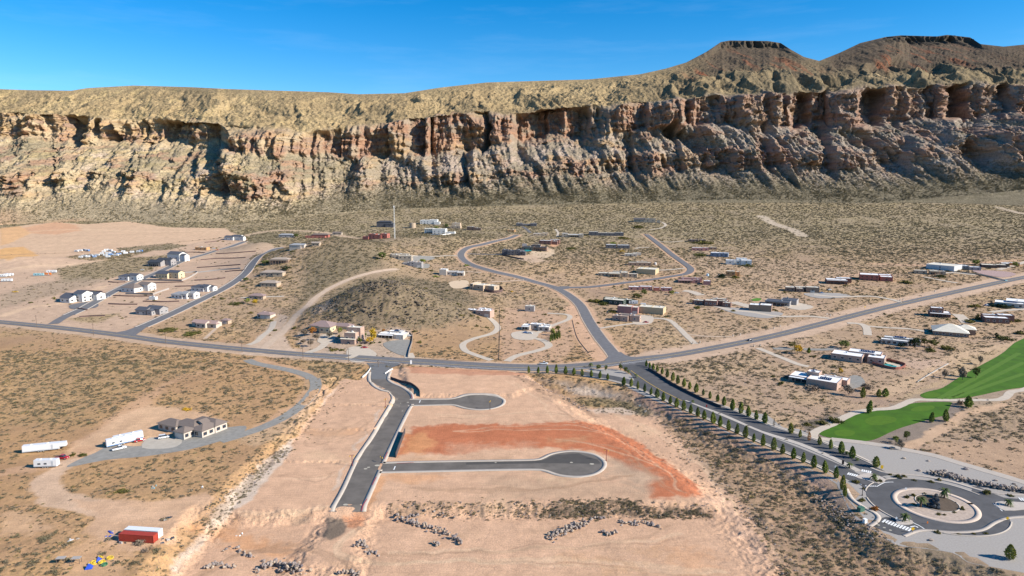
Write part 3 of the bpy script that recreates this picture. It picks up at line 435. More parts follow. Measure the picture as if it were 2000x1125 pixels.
smo = sst(0, 4, pave)
rough = sst(6, 12, roadd)*np.clip(gd, .12, 1)
bumpy = fbm(gx/6, gy/6, 61, 3)*.28+fbm(gx/1.7, gy/1.7, 66, 2)*.10
gz = H0(gx, gy)+bumpy*rough*smo+kb*smo*np.maximum(0, pn(gx/3.3, gy/3.3, 70))*1.6
sb = np.zeros(len(gx)); 
for (Pp, h, wd) in STEPS:
    sd = np.full(len(gx), 99.); sd[nearm] = np.abs(sdpoly(gx[nearm], gy[nearm], Pp)); sb = np.maximum(sb, np.exp(-(sd/(wd*.45))**2)*(1 if h else .15)*(.55 if h in (-3.6,) else 1))
gz = gz+sb*smo*((ridge(gx/3.2, gy/3.2, 90, 3)-.6)*.55+fbm(gx/7, gy/7, 91, 3)*.7)
gz += smo*np.where(gy < 470, fbm(gx/2.2, gy/2.2, 95, 2)*.05+fbm(gx/18, gy/18, 99, 2)*.12*sst(7, 14, roadd), 0)
nr, nc = GX.shape
idx = np.arange(nr*nc).reshape(nr, nc)
fq = np.stack([idx[:-1, :-1], idx[:-1, 1:], idx[1:, 1:], idx[1:, :-1]], -1).reshape(-1, 4)
gme = newmesh('ground', np.stack([gx, gy, gz], -1), fq, None, True)
def setcol(me, name, c):
    at = me.color_attributes.new(name, 'FLOAT_COLOR', 'POINT'); c4 = np.ones((len(c), 4), np.float32); c4[:, :c.shape[1]] = c
    at.data.foreach_set('color', c4.ravel())
setcol(gme, 'soil', np.clip(gc, 0.01, .9)); setcol(gme, 'cover', np.stack([np.clip(gd/1.5, 0, 1), kb, sb], -1))
def N(nt, t, **kw):
    n = nt.nodes.new(t)
    for k, v in kw.items(): setattr(n, k, v)
    return n
def soil_material():
    m = bpy.data.materials.new('desert_soil'); m.use_nodes = True; nt = m.node_tree; L = nt.links.new; b = nt.nodes['Principled BSDF']
    b.inputs['Roughness'].default_value = 0.95; b.inputs['Specular IOR Level'].default_value = 0.1
    a = N(nt, 'ShaderNodeVertexColor'); a.layer_name = 'soil'; cv = N(nt, 'ShaderNodeVertexColor'); cv.layer_name = 'cover'
    sp = N(nt, 'ShaderNodeSeparateColor'); L(cv.outputs[0], sp.inputs[0])
    tc = N(nt, 'ShaderNodeTexCoord')
    def noise(sc, det=4, rg=.6, st=None):
        n = N(nt, 'ShaderNodeTexNoise'); n.inputs['Scale'].default_value = sc; n.inputs['Detail'].default_value = det; n.inputs['Roughness'].default_value = rg
        if st:
            mp = N(nt, 'ShaderNodeMapping'); mp.inputs['Scale'].default_value = st[0]; mp.inputs['Rotation'].default_value = (0, 0, st[1]); L(tc.outputs['Object'], mp.inputs[0]); L(mp.outputs[0], n.inputs['Vector'])
        else: L(tc.outputs['Object'], n.inputs['Vector'])
        return n.outputs['Fac']
    def mr(x, a0, a1, b0, b1):
        n = N(nt, 'ShaderNodeMapRange'); L(x, n.inputs[0])
        for i, v in enumerate((a0, a1, b0, b1)): n.inputs[i+1].default_value = v
        return n.outputs[0]
    def mul(x, y, op='MULTIPLY'):
        n = N(nt, 'ShaderNodeMath', operation=op)
        for i, v in enumerate((x, y)):
            if isinstance(v, (int, float)): n.inputs[i].default_value = v
            else: L(v, n.inputs[i])
        return n.outputs[0]
    v = mul(mul(mr(noise(2.2, 6, .8), .32, .68, .76, 1.22), mr(noise(.16, 3), .3, .7, .90, 1.09)), mr(noise(.5, 4, .65, ((.25, 2.2, 1), .12)), .3, .7, .91, 1.08))
    sc = N(nt, 'ShaderNodeVectorMath', operation='SCALE'); L(a.outputs[0], sc.inputs[0]); L(v, sc.inputs['Scale'])
    # dry grass and small brush between the shrubs
    g1 = mr(noise(.55, 5, .75), .50, .62, 0, 1); g2 = mr(sp.outputs[0], .15, .8, 0, .62)
    mx = N(nt, 'ShaderNodeMix', data_type='RGBA'); L(mul(g1, g2), mx.inputs[0]); L(sc.outputs[0], mx.inputs[6])
    cr = N(nt, 'ShaderNodeMix', data_type='RGBA'); L(mr(noise(.05, 3), .35, .65, 0, 1), cr.inputs[0]); cr.inputs[6].default_value = (.155, .135, .075, 1); cr.inputs[7].default_value = (.26, .19, .075, 1)
    L(cr.outputs[2], mx.inputs[7])
    # scattered stones on the banks
    st = mr(noise(1.6, 3, .7), .56, .62, 0, 1)
    m2 = N(nt, 'ShaderNodeMix', data_type='RGBA'); L(mul(st, mul(sp.outputs[2], .8)), m2.inputs[0]); L(mx.outputs[2], m2.inputs[6]); m2.inputs[7].default_value = (.20, .15, .115, 1)
    L(m2.outputs[2], b.inputs['Base Color'])
    bp = N(nt, 'ShaderNodeBump'); bp.inputs['Strength'].default_value = .7; bp.inputs['Distance'].default_value = .4; L(noise(1.6, 6, .78), bp.inputs['Height']); L(bp.outputs[0], b.inputs['Normal'])
    return m
gme.materials.append(soil_material())
ground = link('ground', gme, kind='structure')
# ---------------------------------------------------------------- sheets and strips laid on the ground
def Hs(xy):
    return H0(xy[:, 0], xy[:, 1])
def sheet(name, pts, m, off=.08, sp=4., world=None, **kw):
    w_ = np.asarray(world) if world is not None else smooth_closed(PT(pts)[:, :2]) if kw.pop('round_', True) else PT(pts)[:, :2]
    lo, hi = w_.min(0), w_.max(0); sp = max(sp, math.sqrt((hi-lo).prod()/6000))
    X, Y = np.meshgrid(np.arange(lo[0], hi[0], sp), np.arange(lo[1], hi[1], sp)); X = X.ravel(); Y = Y.ravel()
    k = sdpoly(X, Y, w_) > sp*.4; pts2 = [Vector(p) for p in w_]+[Vector((x, y)) for x, y in zip(X[k], Y[k])]
    r = delaunay_2d_cdt(pts2, [], [list(range(len(w_)))], 1, 1e-4)
    V = np.array([(v.x, v.y) for v in r[0]]); z = Hs(V)+off+np.maximum(0, V[:, 1]-300)*.0004
    me = newmesh(name, np.column_stack([V, z]), [list(f) for f in r[2]], m)
    up = me.polygons[0].normal.z > 0 if len(me.polygons) else True
    if not up: me.flip_normals()
    me.update(); return link(name, me, **kw)
def smooth_closed(p, n=3):
    p = np.asarray(p); N_ = len(p); out = []
    for i in range(N_):
        a, b, c, d = p[i-1], p[i], p[(i+1) % N_], p[(i+2) % N_]
        for t in np.arange(n)/n: out.append(0.5*(2*b+(c-a)*t+(2*a-5*b+4*c-d)*t*t+(3*b-a-3*c+d)*t**3)*1.0)
    return np.array(out)
def offs(w_, d):
    t = np.gradient(w_, axis=0); t /= np.linalg.norm(t, axis=1)[:, None]+1e-9; nrm = np.stack([-t[:, 1], t[:, 0]], 1); return w_+nrm*np.reshape(d, (-1, 1) if np.ndim(d) else (1, 1))
def strip(name, w_, a, b, m, off=.08, skirt=0., nseg=3, jag=0., **kw):
    """ribbon between lateral offsets a..b (m, left positive) of a world line; skirt drops a kerb face at both sides"""
    w_ = np.asarray(w_); n = len(w_); rows = []
    js = fbm(np.arange(n)*.35, np.zeros(n), 5, 3)*jag if jag else 0
    for k in range(nseg+1):
        e = offs(w_, np.full(n, a+(b-a)*k/nseg)+(js if k in (0, nseg) else 0)*(1 if k else -1)); rows.append(np.column_stack([e, Hs(e)+off+np.maximum(0, e[:, 1]-300)*.0004]))
    if skirt:
        lo1 = rows[0].copy(); lo1[:, 2] -= skirt; lo2 = rows[-1].copy(); lo2[:, 2] -= skirt; rows = [lo1]+rows+[lo2]
    V = np.stack(rows, 1); k = V.shape[1]; idx = np.arange(n*k).reshape(n, k)
    f = np.stack([idx[:-1, :-1], idx[1:, :-1], idx[1:, 1:], idx[:-1, 1:]], -1).reshape(-1, 4)
    me = newmesh(name, V.reshape(-1, 3), f, m)
    if sum(p.normal.z for p in me.polygons) < 0: me.flip_normals()
    me.update(); return link(name, me, **kw)
ST = dict(kind='structure')
strip('highway', wHWY, -5.2, 5.2, ASP, .10, nseg=4, **ST)
k0 = [i for i in range(len(wHWY)) if abs(wHWY[i][1]-445) < 60 and -150 < wHWY[i][0] < 110]
seg = wHWY[k0[0]:k0[-1]]; bell = np.sin(np.linspace(0, math.pi, len(seg)))
wide = np.vstack([offs(seg, 5+3.6*bell**.5), offs(seg, -(5+2.0*bell**.5))[::-1]])
sheet('highway_turn_lane', None, ASP, .094, 5, world=wide, **ST)
strip('road_yellow_line', wHWY, -.18, .18, YEL, .125, nseg=1, **ST)
strip('road_edge_line', wHWY[k0[0]:k0[-1]], -4.7, -4.45, WHT, .125, nseg=1, **ST)
strip('loop_road', wLOOP, -4.6, 4.6, ASP, .115, nseg=4, **ST); strip('branch_road', wBR, -4.3, 4.3, ASP, .13, nseg=4, **ST)
strip('village_street', wW1, -4.6, 4.6, ASP, .115, nseg=4, **ST); strip('village_street', wW2, -4.2, 4.2, ASP, .115, nseg=4, **ST)
for l, d in ((wW1[8:], 4.6), (wW1[8:], -6.2), (wW2[12:], 4.2), (wW2[12:], -5.8)): strip('sidewalk', l, d, d+1.6, CONC, .22, .15, 1, **ST)
for l, d in ((wLOOP[6:], 4.6), (wLOOP[6:], -5.6)): strip('road_shoulder', l, d, d+1.0, DIRTM, .10, 0, 1, jag=.3, **ST)
strip('dirt_road', wDIRT, -3.3, 3.3, DIRTM, .09, jag=.6, **ST)
# junction fans
def fan(pts, m, off): sheet('road_junction', pts, m, off, 4, round_=False, **ST)
fan([(1178, 707), (1188, 697), (1190, 688), (1213, 688), (1220, 693), (1232, 697), (1250, 698), (1240, 712), (1180, 716)], ASP, .105)
fan([(225, 650), (255, 644), (275, 636), (290, 637), (272, 650), (262, 657), (240, 658)], ASP, .105); fan([(1073, 556), (1090, 560), (1112, 559), (1112, 564), (1095, 566), (1098, 574), (1088, 565)], ASP, .105)
sheet('village_turning_circle', [(135, 597), (150, 593), (168, 590), (182, 589), (192, 594), (190, 600), (174, 603), (150, 604), (138, 603)], ASP, .105, **ST)
fan([(716, 709), (722, 716), (724, 727), (725, 741), (754.5, 741), (757, 728), (766, 718), (785, 711)], mat('asphalt_grey', (.15, .148, .145), .9, .1, .4), .108)
# subdivision streets
wL, wR = smooth(PT(ST_L)[:, :2], 2), smooth(PT(ST_R)[:, :2], 2)
sheet('subdivision_street', None, ASPN, .07, 3, world=np.vstack([wL[6:], wR[6:][::-1]]), **ST)
cN, cS = smooth(PT(CUL_N)[:, :2], 1.5), smooth(PT(CUL_S)[:, :2], 1.5)
sheet('cul_de_sac', None, ASPN, .078, 3, world=cN, **ST); sheet('cul_de_sac', None, ASPN, .078, 3, world=cS, **ST)
def kerb(w_, side, wd=2.0, i0=0, i1=None):
    l = w_[i0:i1]; a, b = (0, wd) if side > 0 else (-wd, 0); strip('kerb_and_sidewalk', l, a, b, CONC, .15, .14, 2, **ST)
def sdir(line, other):   # +1 when the outside lies to the left
    t = line[len(line)//2+1]-line[len(line)//2]; o = other-line[len(line)//2]; return -1 if t[0]*o[1]-t[1]*o[0] > 0 else 1
kerb(wL, sdir(wL, wR[len(wR)//2]), 2.1)
cutN = [i for i, p in enumerate(wR) if cN[0][1] > p[1] > cN[-1][1]]; cutS = [i for i, p in enumerate(wR) if cS[0][1] > p[1] > cS[-1][1]]
sR = sdir(wR, wL[len(wL)//2])
kerb(wR, sR, 2.1, 0, cutN[0]); kerb(wR, sR, 2.1, cutN[-1], cutS[0]); kerb(wR, sR, 2.1, cutS[-1], None)
for c in (cN, cS): kerb(c, sdir(c, c.mean(0)), 1.9)
for a, b in (((1005, 5), (0, 0)),): pass
def pxline(name, pts, wd, m, off, parent=None, **kw): return strip(name, smooth(PT(pts)[:, :2], 1.5), -wd/2, wd/2, m, off, nseg=1, **(kw or ST))
pxline('stop_line', [(772, 911), (769, 918)], .45, WHT, .1); pxline('stop_line', [(821, 782), (819, 787)], .45, WHT, .1)
for pts in ([(757, 883), (751, 897)], [(735, 932), (727, 948)], [(717, 975), (706, 998)], [(803, 771), (806, 779)], [(775, 905.5), (808, 904)]): pxline('red_kerb', pts, .3, REDP, .17)
sheet('fresh_asphalt_patch', [(910, 903.5), (1060, 899), (1085, 889), (1130, 886), (1168, 899), (1173, 906), (1060, 905), (910, 908)], mat('asphalt_fresh', (.075, .068, .06), .85, .1, .3), .084, 3, round_=False, **ST)
def mark(px, py, w_, d_, m, name='utility_cover', off=.1):
    p = P1(px, py); b = MB(); b.poly([(w_/2*math.cos(t), d_/2*math.sin(t), 0) for t in np.linspace(0, 2*math.pi, 14)[:-1]]); return b.build(name, m, None, loc=(p[0], p[1], p[2]+off), **ST)
CV = mat('pale_utility_collar', (.42, .38, .3), .9, .1, 1)
for q in ((714, 916, 1.6), (720, 913, 1.4), (737, 909.5, 2.4), (781, 788, 1.6), (797, 786, 1.6), (770, 767, 1.5), (786, 803, 1.0), (675, 986, 1.9), (968, 904, 1.0), (1116, 903.5, 1.4), (1156, 906.5, 2.0), (938, 783, 1.3), (732, 746, 1.8), (786, 768, 1.1)): mark(q[0], q[1], q[2], q[2]*.75, CV)
for i, (nm, pts, wd, m) in enumerate(DR): pxline(nm, pts, wd, m, .075+.005*(i % 7), jag=.25, kind='structure') if wd > 1 else None
for nm, pts, m, of in YRD: sheet(nm, pts, m, of, 5, **ST)
# boulevard with median and kerbs
strip('boulevard', wBR_, -4.4, 4.4, ASPB, .088, nseg=4, **ST); strip('boulevard', wBL_, -4.2, 4.2, ASPB, .080, nseg=4, **ST)
fan([(1205, 712), (1262, 706), (1275, 716), (1300, 750), (1320, 763), (1345, 778), (1335, 787), (1290, 768), (1240, 745), (1232, 730)], ASPB, .083)
iR = [i for i, p in enumerate(wBR_) if p[1] < P1(1335, 778)[1]][0]
def nearest(line, p): return line[np.argmin(((line-p)**2).sum(1))]
iRe = [i for i, p in enumerate(wBR_) if p[1] < P1(1710, 925)[1]][0]
eR = offs(wBR_, -4.3)[iR:iRe]; 
if ((offs(wBR_, -3.7)[len(wBR_)//2]-wBL_[len(wBL_)//2])**2).sum() > ((offs(wBR_, 3.7)[len(wBR_)//2]-wBL_[len(wBL_)//2])**2).sum(): eR = offs(wBR_, 4.3)[iR:iRe]
mid_line = eR[::2]; opp = np.array([nearest(wBL_, p) for p in mid_line]); dd = opp-mid_line; dl = np.linalg.norm(dd, axis=1)[:, None]
opp = mid_line+dd/dl*np.clip(dl-4.1, .6, 3.2)
def ring_up(name, w_, m, off=.16):
    V = np.asarray(w_); lo = np.column_stack([V, Hs(V)]); o = sheet(name, None, m, off, 4, world=V, **ST)
    n = len(V); top = lo.copy(); top[:, 2] += off+np.maximum(0, V[:, 1]-300)*.0004
    f = [(i, (i+1) % n, n+(i+1) % n, n+i) for i in range(n)]; link('kerb', newmesh('kerb', np.vstack([lo, top]), f, CONC), **ST); return o
ring_up('median', np.vstack([mid_line, opp[::-1]]), mat('median_gravel', (.45, .40, .34), .95, .15, .8), .2)
for l, s in ((wBR_, 1), (wBL_, -1)):
    for sg in (1, -1):
        e = offs(l, sg*3.7)[len(l)//2]; other = (wBL_ if l is wBR_ else wBR_); far_ = ((e-nearest(other, e))**2).sum() > ((l[len(l)//2]-nearest(other, l[len(l)//2]))**2).sum()
        if far_: strip('sidewalk', l[(22 if l is wBR_ else 6):-3], sg*4.4 if sg > 0 else -5.2, sg*4.4+.8 if sg > 0 else -4.4, CONC, .2, .15, 1, **ST); strip('sidewalk', l[(22 if l is wBR_ else 6):-4], sg*6.2-.8, sg*6.2+.8, CONC, .17, .05, 1, **ST); 
pxline('boulevard_yellow_line', [(1232, 724), (1262, 745), (1290, 762), (1312, 773), (1332, 783)], .35, YEL, .125)
# roundabout
RC = P1(1826, 986)[:2]; RO, RI = 23.0, 14.6
def circ(c, r, n=72, a0=0, a1=360, e=1.0): t = np.radians(np.linspace(a0, a1, n, endpoint=(a1-a0) < 360)); return np.column_stack([c[0]+r*np.cos(t), c[1]+e*r*np.sin(t)])
sheet('roundabout', None, ASPB, .095, 4, world=circ(RC, RO), **ST)
strip('roundabout_apron', np.vstack([circ(RC, (RI+12.4)/2), circ(RC, (RI+12.4)/2)[:2]]), -(RI-12.4)/2, (RI-12.4)/2, mat('apron_concrete', (.50, .40, .32), .9, .08, .5), .2, .12, 1, **ST)
sheet('roundabout_island', None, mat('tan_gravel', (.42, .33, .26), .95, .2, .8), .17, 3, world=circ(RC, 12.45), **ST)
IC = P1(1830, 983)[:2]
sheet('island_bed', None, mat('dark_mulch', (.11, .08, .055), .95, .2, .9), .24, 2, world=circ(IC, 7.0), **ST); strip('bed_kerb', np.vstack([circ(IC, 7.2), circ(IC, 7.2)[:2]]), -.25, .25, CONC, .3, .2, 1, **ST)
sheet('boulevard_exit', [(1672, 940), (1700, 925), (1740, 938), (1760, 950), (1735, 985), (1715, 990), (1697, 970), (1684, 950)], ASPB, .091, 3, **ST)
sheet('boulevard_exit', [(1718, 1015), (1740, 1010), (1800, 1028), (1790, 1038), (1764, 1046), (1738, 1040), (1706, 1028)], ASPB, .091, 3, **ST)
sheet('boulevard_exit', [(1900, 950), (1960, 972), (2050, 975), (2200, 985), (2200, 1012), (2060, 1000), (1985, 1010), (1940, 1020), (1905, 1030)], ASPB, .091, 3, **ST)
def isl(pts, off=.24): ring_up('splitter_island', smooth_closed(PT(pts)[:, :2], 2), mat('island_gravel', (.46, .40, .34), .95, .12, .8), off)
isl([(1670, 932), (1690, 938), (1715, 945), (1729, 940), (1724, 933), (1700, 925), (1692, 925)]); isl([(1750, 1018), (1762, 1013), (1782, 1018), (1781, 1024), (1766, 1026), (1752, 1024)]); isl([(1943, 984), (1955, 980), (2010, 983), (2030, 988), (2000, 996), (1962, 998), (1948, 990)])
RW = mat('roundabout_walk', (.42, .36, .30), .9, .08, .5)
strip('sidewalk', smooth(PT([(1652, 955), (1664, 975), (1688, 992), (1708, 1002), (1716, 1012), (1708, 1022), (1698, 1028)])[:, :2], 2), -.9, .9, RW, .18, .12, 1, **ST)
strip('sidewalk', smooth(PT([(1765, 1047), (1800, 1036), (1860, 1040), (1915, 1036), (1945, 1020), (1975, 1011), (2040, 1008)])[:, :2], 2), -.8, .8, RW, .18, .12, 1, **ST)
strip('sidewalk', smooth(PT([(1700, 914), (1722, 922), (1745, 925), (1800, 930), (1860, 942), (1905, 955), (1950, 964), (2060, 968)])[:, :2], 2), -.8, .8, RW, .18, .12, 1, **ST)
strip('kerb', circ(RC, RO+.3, 40, 20, 150), -.3, .3, CONC, .22, .15, 1, **ST); strip('kerb', circ(RC, RO+.3, 50, 165, 212), -.3, .3, CONC, .22, .15, 1, **ST); strip('kerb', circ(RC, RO+.3, 40, 245, 325), -.3, .3, CONC, .22, .15, 1, **ST)
def zebra(a, b, n, L_, wd=.5):
    a = P1(*a); b = P1(*b); d = (b-a)[:2]; dn = d/np.linalg.norm(d); nn = np.array([-dn[1], dn[0]]); mb = MB()
    for i in range(n):
        c = a[:2]+d*(i+.5)/n; q = [c-dn*wd/2-nn*L_/2, c+dn*wd/2-nn*L_/2, c+dn*wd/2+nn*L_/2, c-dn*wd/2+nn*L_/2]; mb.quad(*[(p[0], p[1], H(*p)+.13) for p in q])
    mb.build('crosswalk_stripes', WHT, **ST)
zebra((1724, 1017), (1780, 1036), 10, 3.0, .65); zebra((1655, 925), (1675, 930), 5, 2.6, .6); zebra((1682, 919), (1702, 923), 5, 2.6, .6); zebra((1690, 950), (1712, 950), 6, .8, .5); zebra((1990, 975), (2020, 978), 6, 2.6, .6)
pxline('white_line', [(1712, 951), (1728, 943), (1745, 942)], .35, WHT, .13); pxline('white_line', [(1780, 1020), (1795, 1027), (1806, 1034)], .35, WHT, .13); pxline('white_line', [(1940, 984), (1950, 992), (1958, 999)], .35, WHT, .13)
pxline('arrow_marking', [(1778, 1030), (1787, 1028), (1793, 1031)], .5, WHT, .13)
for q in ((1727, 1031), (1739, 1036), (1716, 1026)): mark(q[0], q[1], 1, .8, CV, off=.12)
for (ax, ay, bx, by, g_) in ((1640, 916, 1612, 906, 0),): pass
GR = mat('golf_turf', (.045, .118, .002), .95, .28, .10); GR2 = mat('putting_green_turf', (.065, .14, .004), .95, .12, .4)
tf = dict(kind='stuff')
def q4(l): return [(1500+x/4, 680+y/4) for x, y in l]
sheet('golf_green', q4([(385, 655), (420, 625), (520, 590), (600, 540), (700, 505), (830, 487), (1000, 480), (1100, 440), (1200, 425), (1420, 422), (1425, 450), (1385, 520), (1300, 545), (1200, 575), (1050, 620), (950, 660), (830, 715), (700, 728), (560, 710), (440, 690)]), GR, .07, 3, label='bright green golf tee area wrapped by the pale cart path', category='turf', **tf)
sheet('golf_fairway', [(1797, 772), (1812, 765), (1842, 757), (1880, 733), (1943, 699), (1962, 687), (2000, 661), (2100, 640), (2250, 650), (2250, 740), (2100, 748), (2000, 757), (1957, 763), (1900, 775), (1850, 780), (1812, 779)], GR, .07, 4, label='striped green golf fairway running off to the right', category='turf', **tf)
for l in (q4([(1115, 480), (1180, 455), (1280, 450), (1300, 470), (1230, 492), (1140, 495)]), q4([(760, 560), (850, 530), (980, 540), (1000, 570), (900, 600), (790, 600)]), q4([(520, 650), (600, 635), (680, 655), (640, 690), (540, 685)]), q4([(1215, 360), (1290, 345), (1350, 365), (1300, 385), (1230, 380)])): sheet('mown_tee', l, GR2, .09, 3, kind='structure')
stp = mat('mown_stripe_turf', (.075, .155, .012), .95, .1, .3)
for a, b in (((1835, 779), (1990, 690)), ((1850, 779), (2000, 708)), ((1862, 777), (2000, 730))): strip('mown_stripe', smooth(PT([a, ((a[0]+b[0])/2, (a[1]+b[1])/2), b])[:, :2], 3), -1.6, 1.6, stp, .1, nseg=1, **ST)
# ---------------------------------------------------------------- mesa and buttes behind the town
def curve(pts, x):
    p = np.array(pts, float); return np.interp(x, p[:, 0], p[:, 1])
MC = 1650; mpx = np.linspace(-1100, 3100, MC) if False else np.concatenate([np.linspace(-1300, -60, 130)[:-1], np.linspace(-60, 2060, 1500), np.linspace(2060, 3300, 130)[1:]])
SKY = [(-1300, 190), (-400, 178), (0, 174), (60, 176), (140, 177), (170, 172), (260, 167), (370, 170), (450, 174), (640, 180), (700, 184), (790, 182), (860, 171), (950, 161), (1050, 158), (1150, 155), (1250, 145), (1300, 134), (1340, 122), (1380, 101), (1408, 82), (1425, 79), (1500, 80), (1525, 84), (1545, 97), (1570, 111), (1600, 119), (1640, 103), (1680, 84), (1730, 72), (1760, 69), (1830, 71), (1850, 68), (1895, 73), (1915, 86), (1960, 91), (2000, 87), (2200, 70), (2600, 110), (3300, 150)]
CT = [(-1300, 230), (0, 222), (60, 226), (110, 232), (180, 243), (270, 241), (425, 236), (437, 262), (520, 268), (560, 262), (640, 265), (700, 262), (750, 252), (790, 232), (840, 226), (920, 228), (1000, 232), (1070, 214), (1200, 216), (1260, 204), (1310, 199), (1400, 192), (1500, 187), (1600, 186), (1700, 178), (1760, 174), (1860, 172), (1930, 165), (2000, 168), (2400, 170), (3300, 200)]
CB = [(-1300, 290), (0, 272), (60, 270), (110, 288), (160, 284), (220, 280), (300, 284), (425, 272), (437, 300), (520, 306), (560, 305), (640, 305), (700, 318), (760, 316), (830, 318), (900, 302), (960, 300), (1000, 285), (1090, 270), (1140, 282), (1220, 262), (1310, 252), (1400, 252), (1500, 250), (1545, 262), (1600, 246), (1690, 262), (1760, 244), (1800, 236), (1880, 244), (1950, 236), (2000, 230), (2400, 230), (3300, 260)]
LT = [(-1300, 340), (0, 345), (60, 335), (150, 340), (240, 338), (330, 352), (400, 340), (480, 342), (560, 348), (640, 342), (700, 345), (800, 346), (880, 338), (960, 338), (1050, 326), (1150, 318), (1250, 310), (1350, 300), (1450, 292), (1550, 296), (1650, 300), (1750, 300), (1850, 285), (1920, 262), (2000, 258), (2400, 260), (3300, 290)]
LB = [(-1300, 352), (0, 362), (60, 365), (150, 350), (240, 348), (330, 362), (400, 372), (480, 385), (560, 388), (640, 354), (700, 352), (800, 354), (880, 360), (960, 350), (1050, 342), (1150, 340), (1250, 334), (1350, 322), (1450, 322), (1550, 322), (1650, 330), (1750, 318), (1850, 308), (1920, 305), (2000, 318), (2400, 320), (3300, 340)]
FT = [(-1300, 440), (-100, 446), (0, 440), (150, 432), (300, 434), (400, 438), (500, 430), (650, 418), (800, 408), (1000, 402), (1200, 398), (1400, 392), (1500, 392), (1600, 396), (1700, 398), (1800, 392), (1900, 384), (2000, 372), (2400, 370), (3300, 400)]
wob = lambda s, a: fbm(mpx/28., mpx*0, s, 3)*a
yF = curve(FT, mpx); yLB = curve(LB, mpx)+wob(1, 7); yLT = curve(LT, mpx)+wob(2, 7); yCB = curve(CB, mpx)+wob(3, 15)+fbm(mpx/9., mpx*0, 8, 2)*4; yCT = curve(CT, mpx)+wob(4, 9)+fbm(mpx/70., mpx*0, 14, 2)*16*(1-.5*sst(400, 440, mpx)*(1-sst(700, 800, mpx)))+fbm(mpx/8., mpx*0, 9, 2)*3; yS = curve(SKY, mpx)
yLB = np.maximum(yLB, yLT+3); yCB = yCT+(yCB-yCT)*.84; yCT = np.minimum(yCT, yCB-6); yLT = np.maximum(yLT, yCB+8); yLB = np.maximum(yLB, yLT+3)
def tanel(py): return np.tan(np.arctan(-(py-562.5)/F)-PITCH)     # close to the central column; lateral term small
def tel(px, py):
    xc = (px-1000)/F; yc = -(py-562.5)/F; return (-math.sin(PITCH)+yc*math.cos(PITCH))/(math.cos(PITCH)+yc*math.sin(PITCH))
Pf = P(np.clip(mpx, -600, 2600), yF)
Y0 = np.clip(Pf[:, 1], 1150, 1600); Y0 = np.convolve(np.pad(Y0, 60, 'edge'), np.ones(121)/121, 'valid')
z0 = CAMZ+Y0*tel(mpx, yF)
def nextY(Yp, zp, py, S):
    t = tel(mpx, py); Y = (CAMZ-zp+Yp*S)/(S-t); return Y, CAMZ+Y*t
step = 150*(1-sst(428, 438, mpx))*sst(60, 130, mpx)*0+110*(1-sst(429, 437, mpx))
step += 90*sst(1000, 1012, mpx)*(1-sst(1120, 1200, mpx))+70*(sst(1690, 1698, mpx))*(1-sst(1780, 1880, mpx))+110*sst(1868, 1885, mpx)+60*sst(836, 842, mpx)*(1-sst(900, 930, mpx))+60*(sst(1548, 1556, mpx))*(1-sst(1600, 1660, mpx))
KN = [(Y0, z0)]
Y1, z1 = nextY(Y0, z0, yLB, .66); KN.append((Y1, z1))
lpat = np.clip(sum(a*np.exp(-((mpx-c)/w_)**4) for c, w_, a in ((140, 60, 1), (45, 40, .8), (270, 40, .7), (420, 40, .7), (500, 80, 1), (915, 60, 1), (1180, 150, .8), (1420, 130, 1), (1600, 90, 1), (1730, 60, .7), (1960, 90, 1)))+.25*wob(21, 1), 0, 1); Y2, z2 = nextY(Y1, z1, yLT, .74+1.3*lpat); KN.append((Y2, z2))
Y3, z3 = nextY(Y2, z2, yCB, .72); Y3 = Y3+step; z3 = CAMZ+Y3*tel(mpx, yCB); KN.append((Y3, z3))
Scl = .95+2.6*sst(-.3, .35, fbm(mpx/80., mpx*0, 12, 3)+.12); Scl = np.minimum(Scl, 3.2); Y4, z4 = nextY(Y3, z3, yCT, Scl); KN.append((Y4, z4))
_k = np.hanning(362)[1:-1]; _k /= _k.sum(); smc = lambda a: np.convolve(np.pad(a, 180, 'edge'), _k, 'same')[180:-180]
yCTs = np.minimum(smc(curve(CT, mpx))+3, curve(CT, mpx)*.15+smc(curve(CT, mpx))*.85)-7; Y4b, z4b = nextY(Y3, z3, yCTs, 1.6); Y4b = smc(Y4b)*.75+Y4b*0+.25*smc(Y4b); Y4b = np.maximum(Y4b, 0); z4b = CAMZ+Y4b*tel(mpx, yCTs)
Y5, z5 = nextY(Y4b, z4b, yCT*.55+yS*.45, .46); KN.append((Y5, z5))
Y6, z6 = nextY(Y5, z5, yS, .40); Y6 = np.minimum(Y6, Y5+950); z6 = CAMZ+Y6*tel(mpx, yS); KN.append((Y6, z6))
KN.append((Y6+160, z6-6)); KN.append((Y6+700, z6-80))
NV = [70, 40, 95, 100, 95, 85, 8, 6]
rowsY = [Y0-40]; rowsZ = [z0-30]; band = [0.]
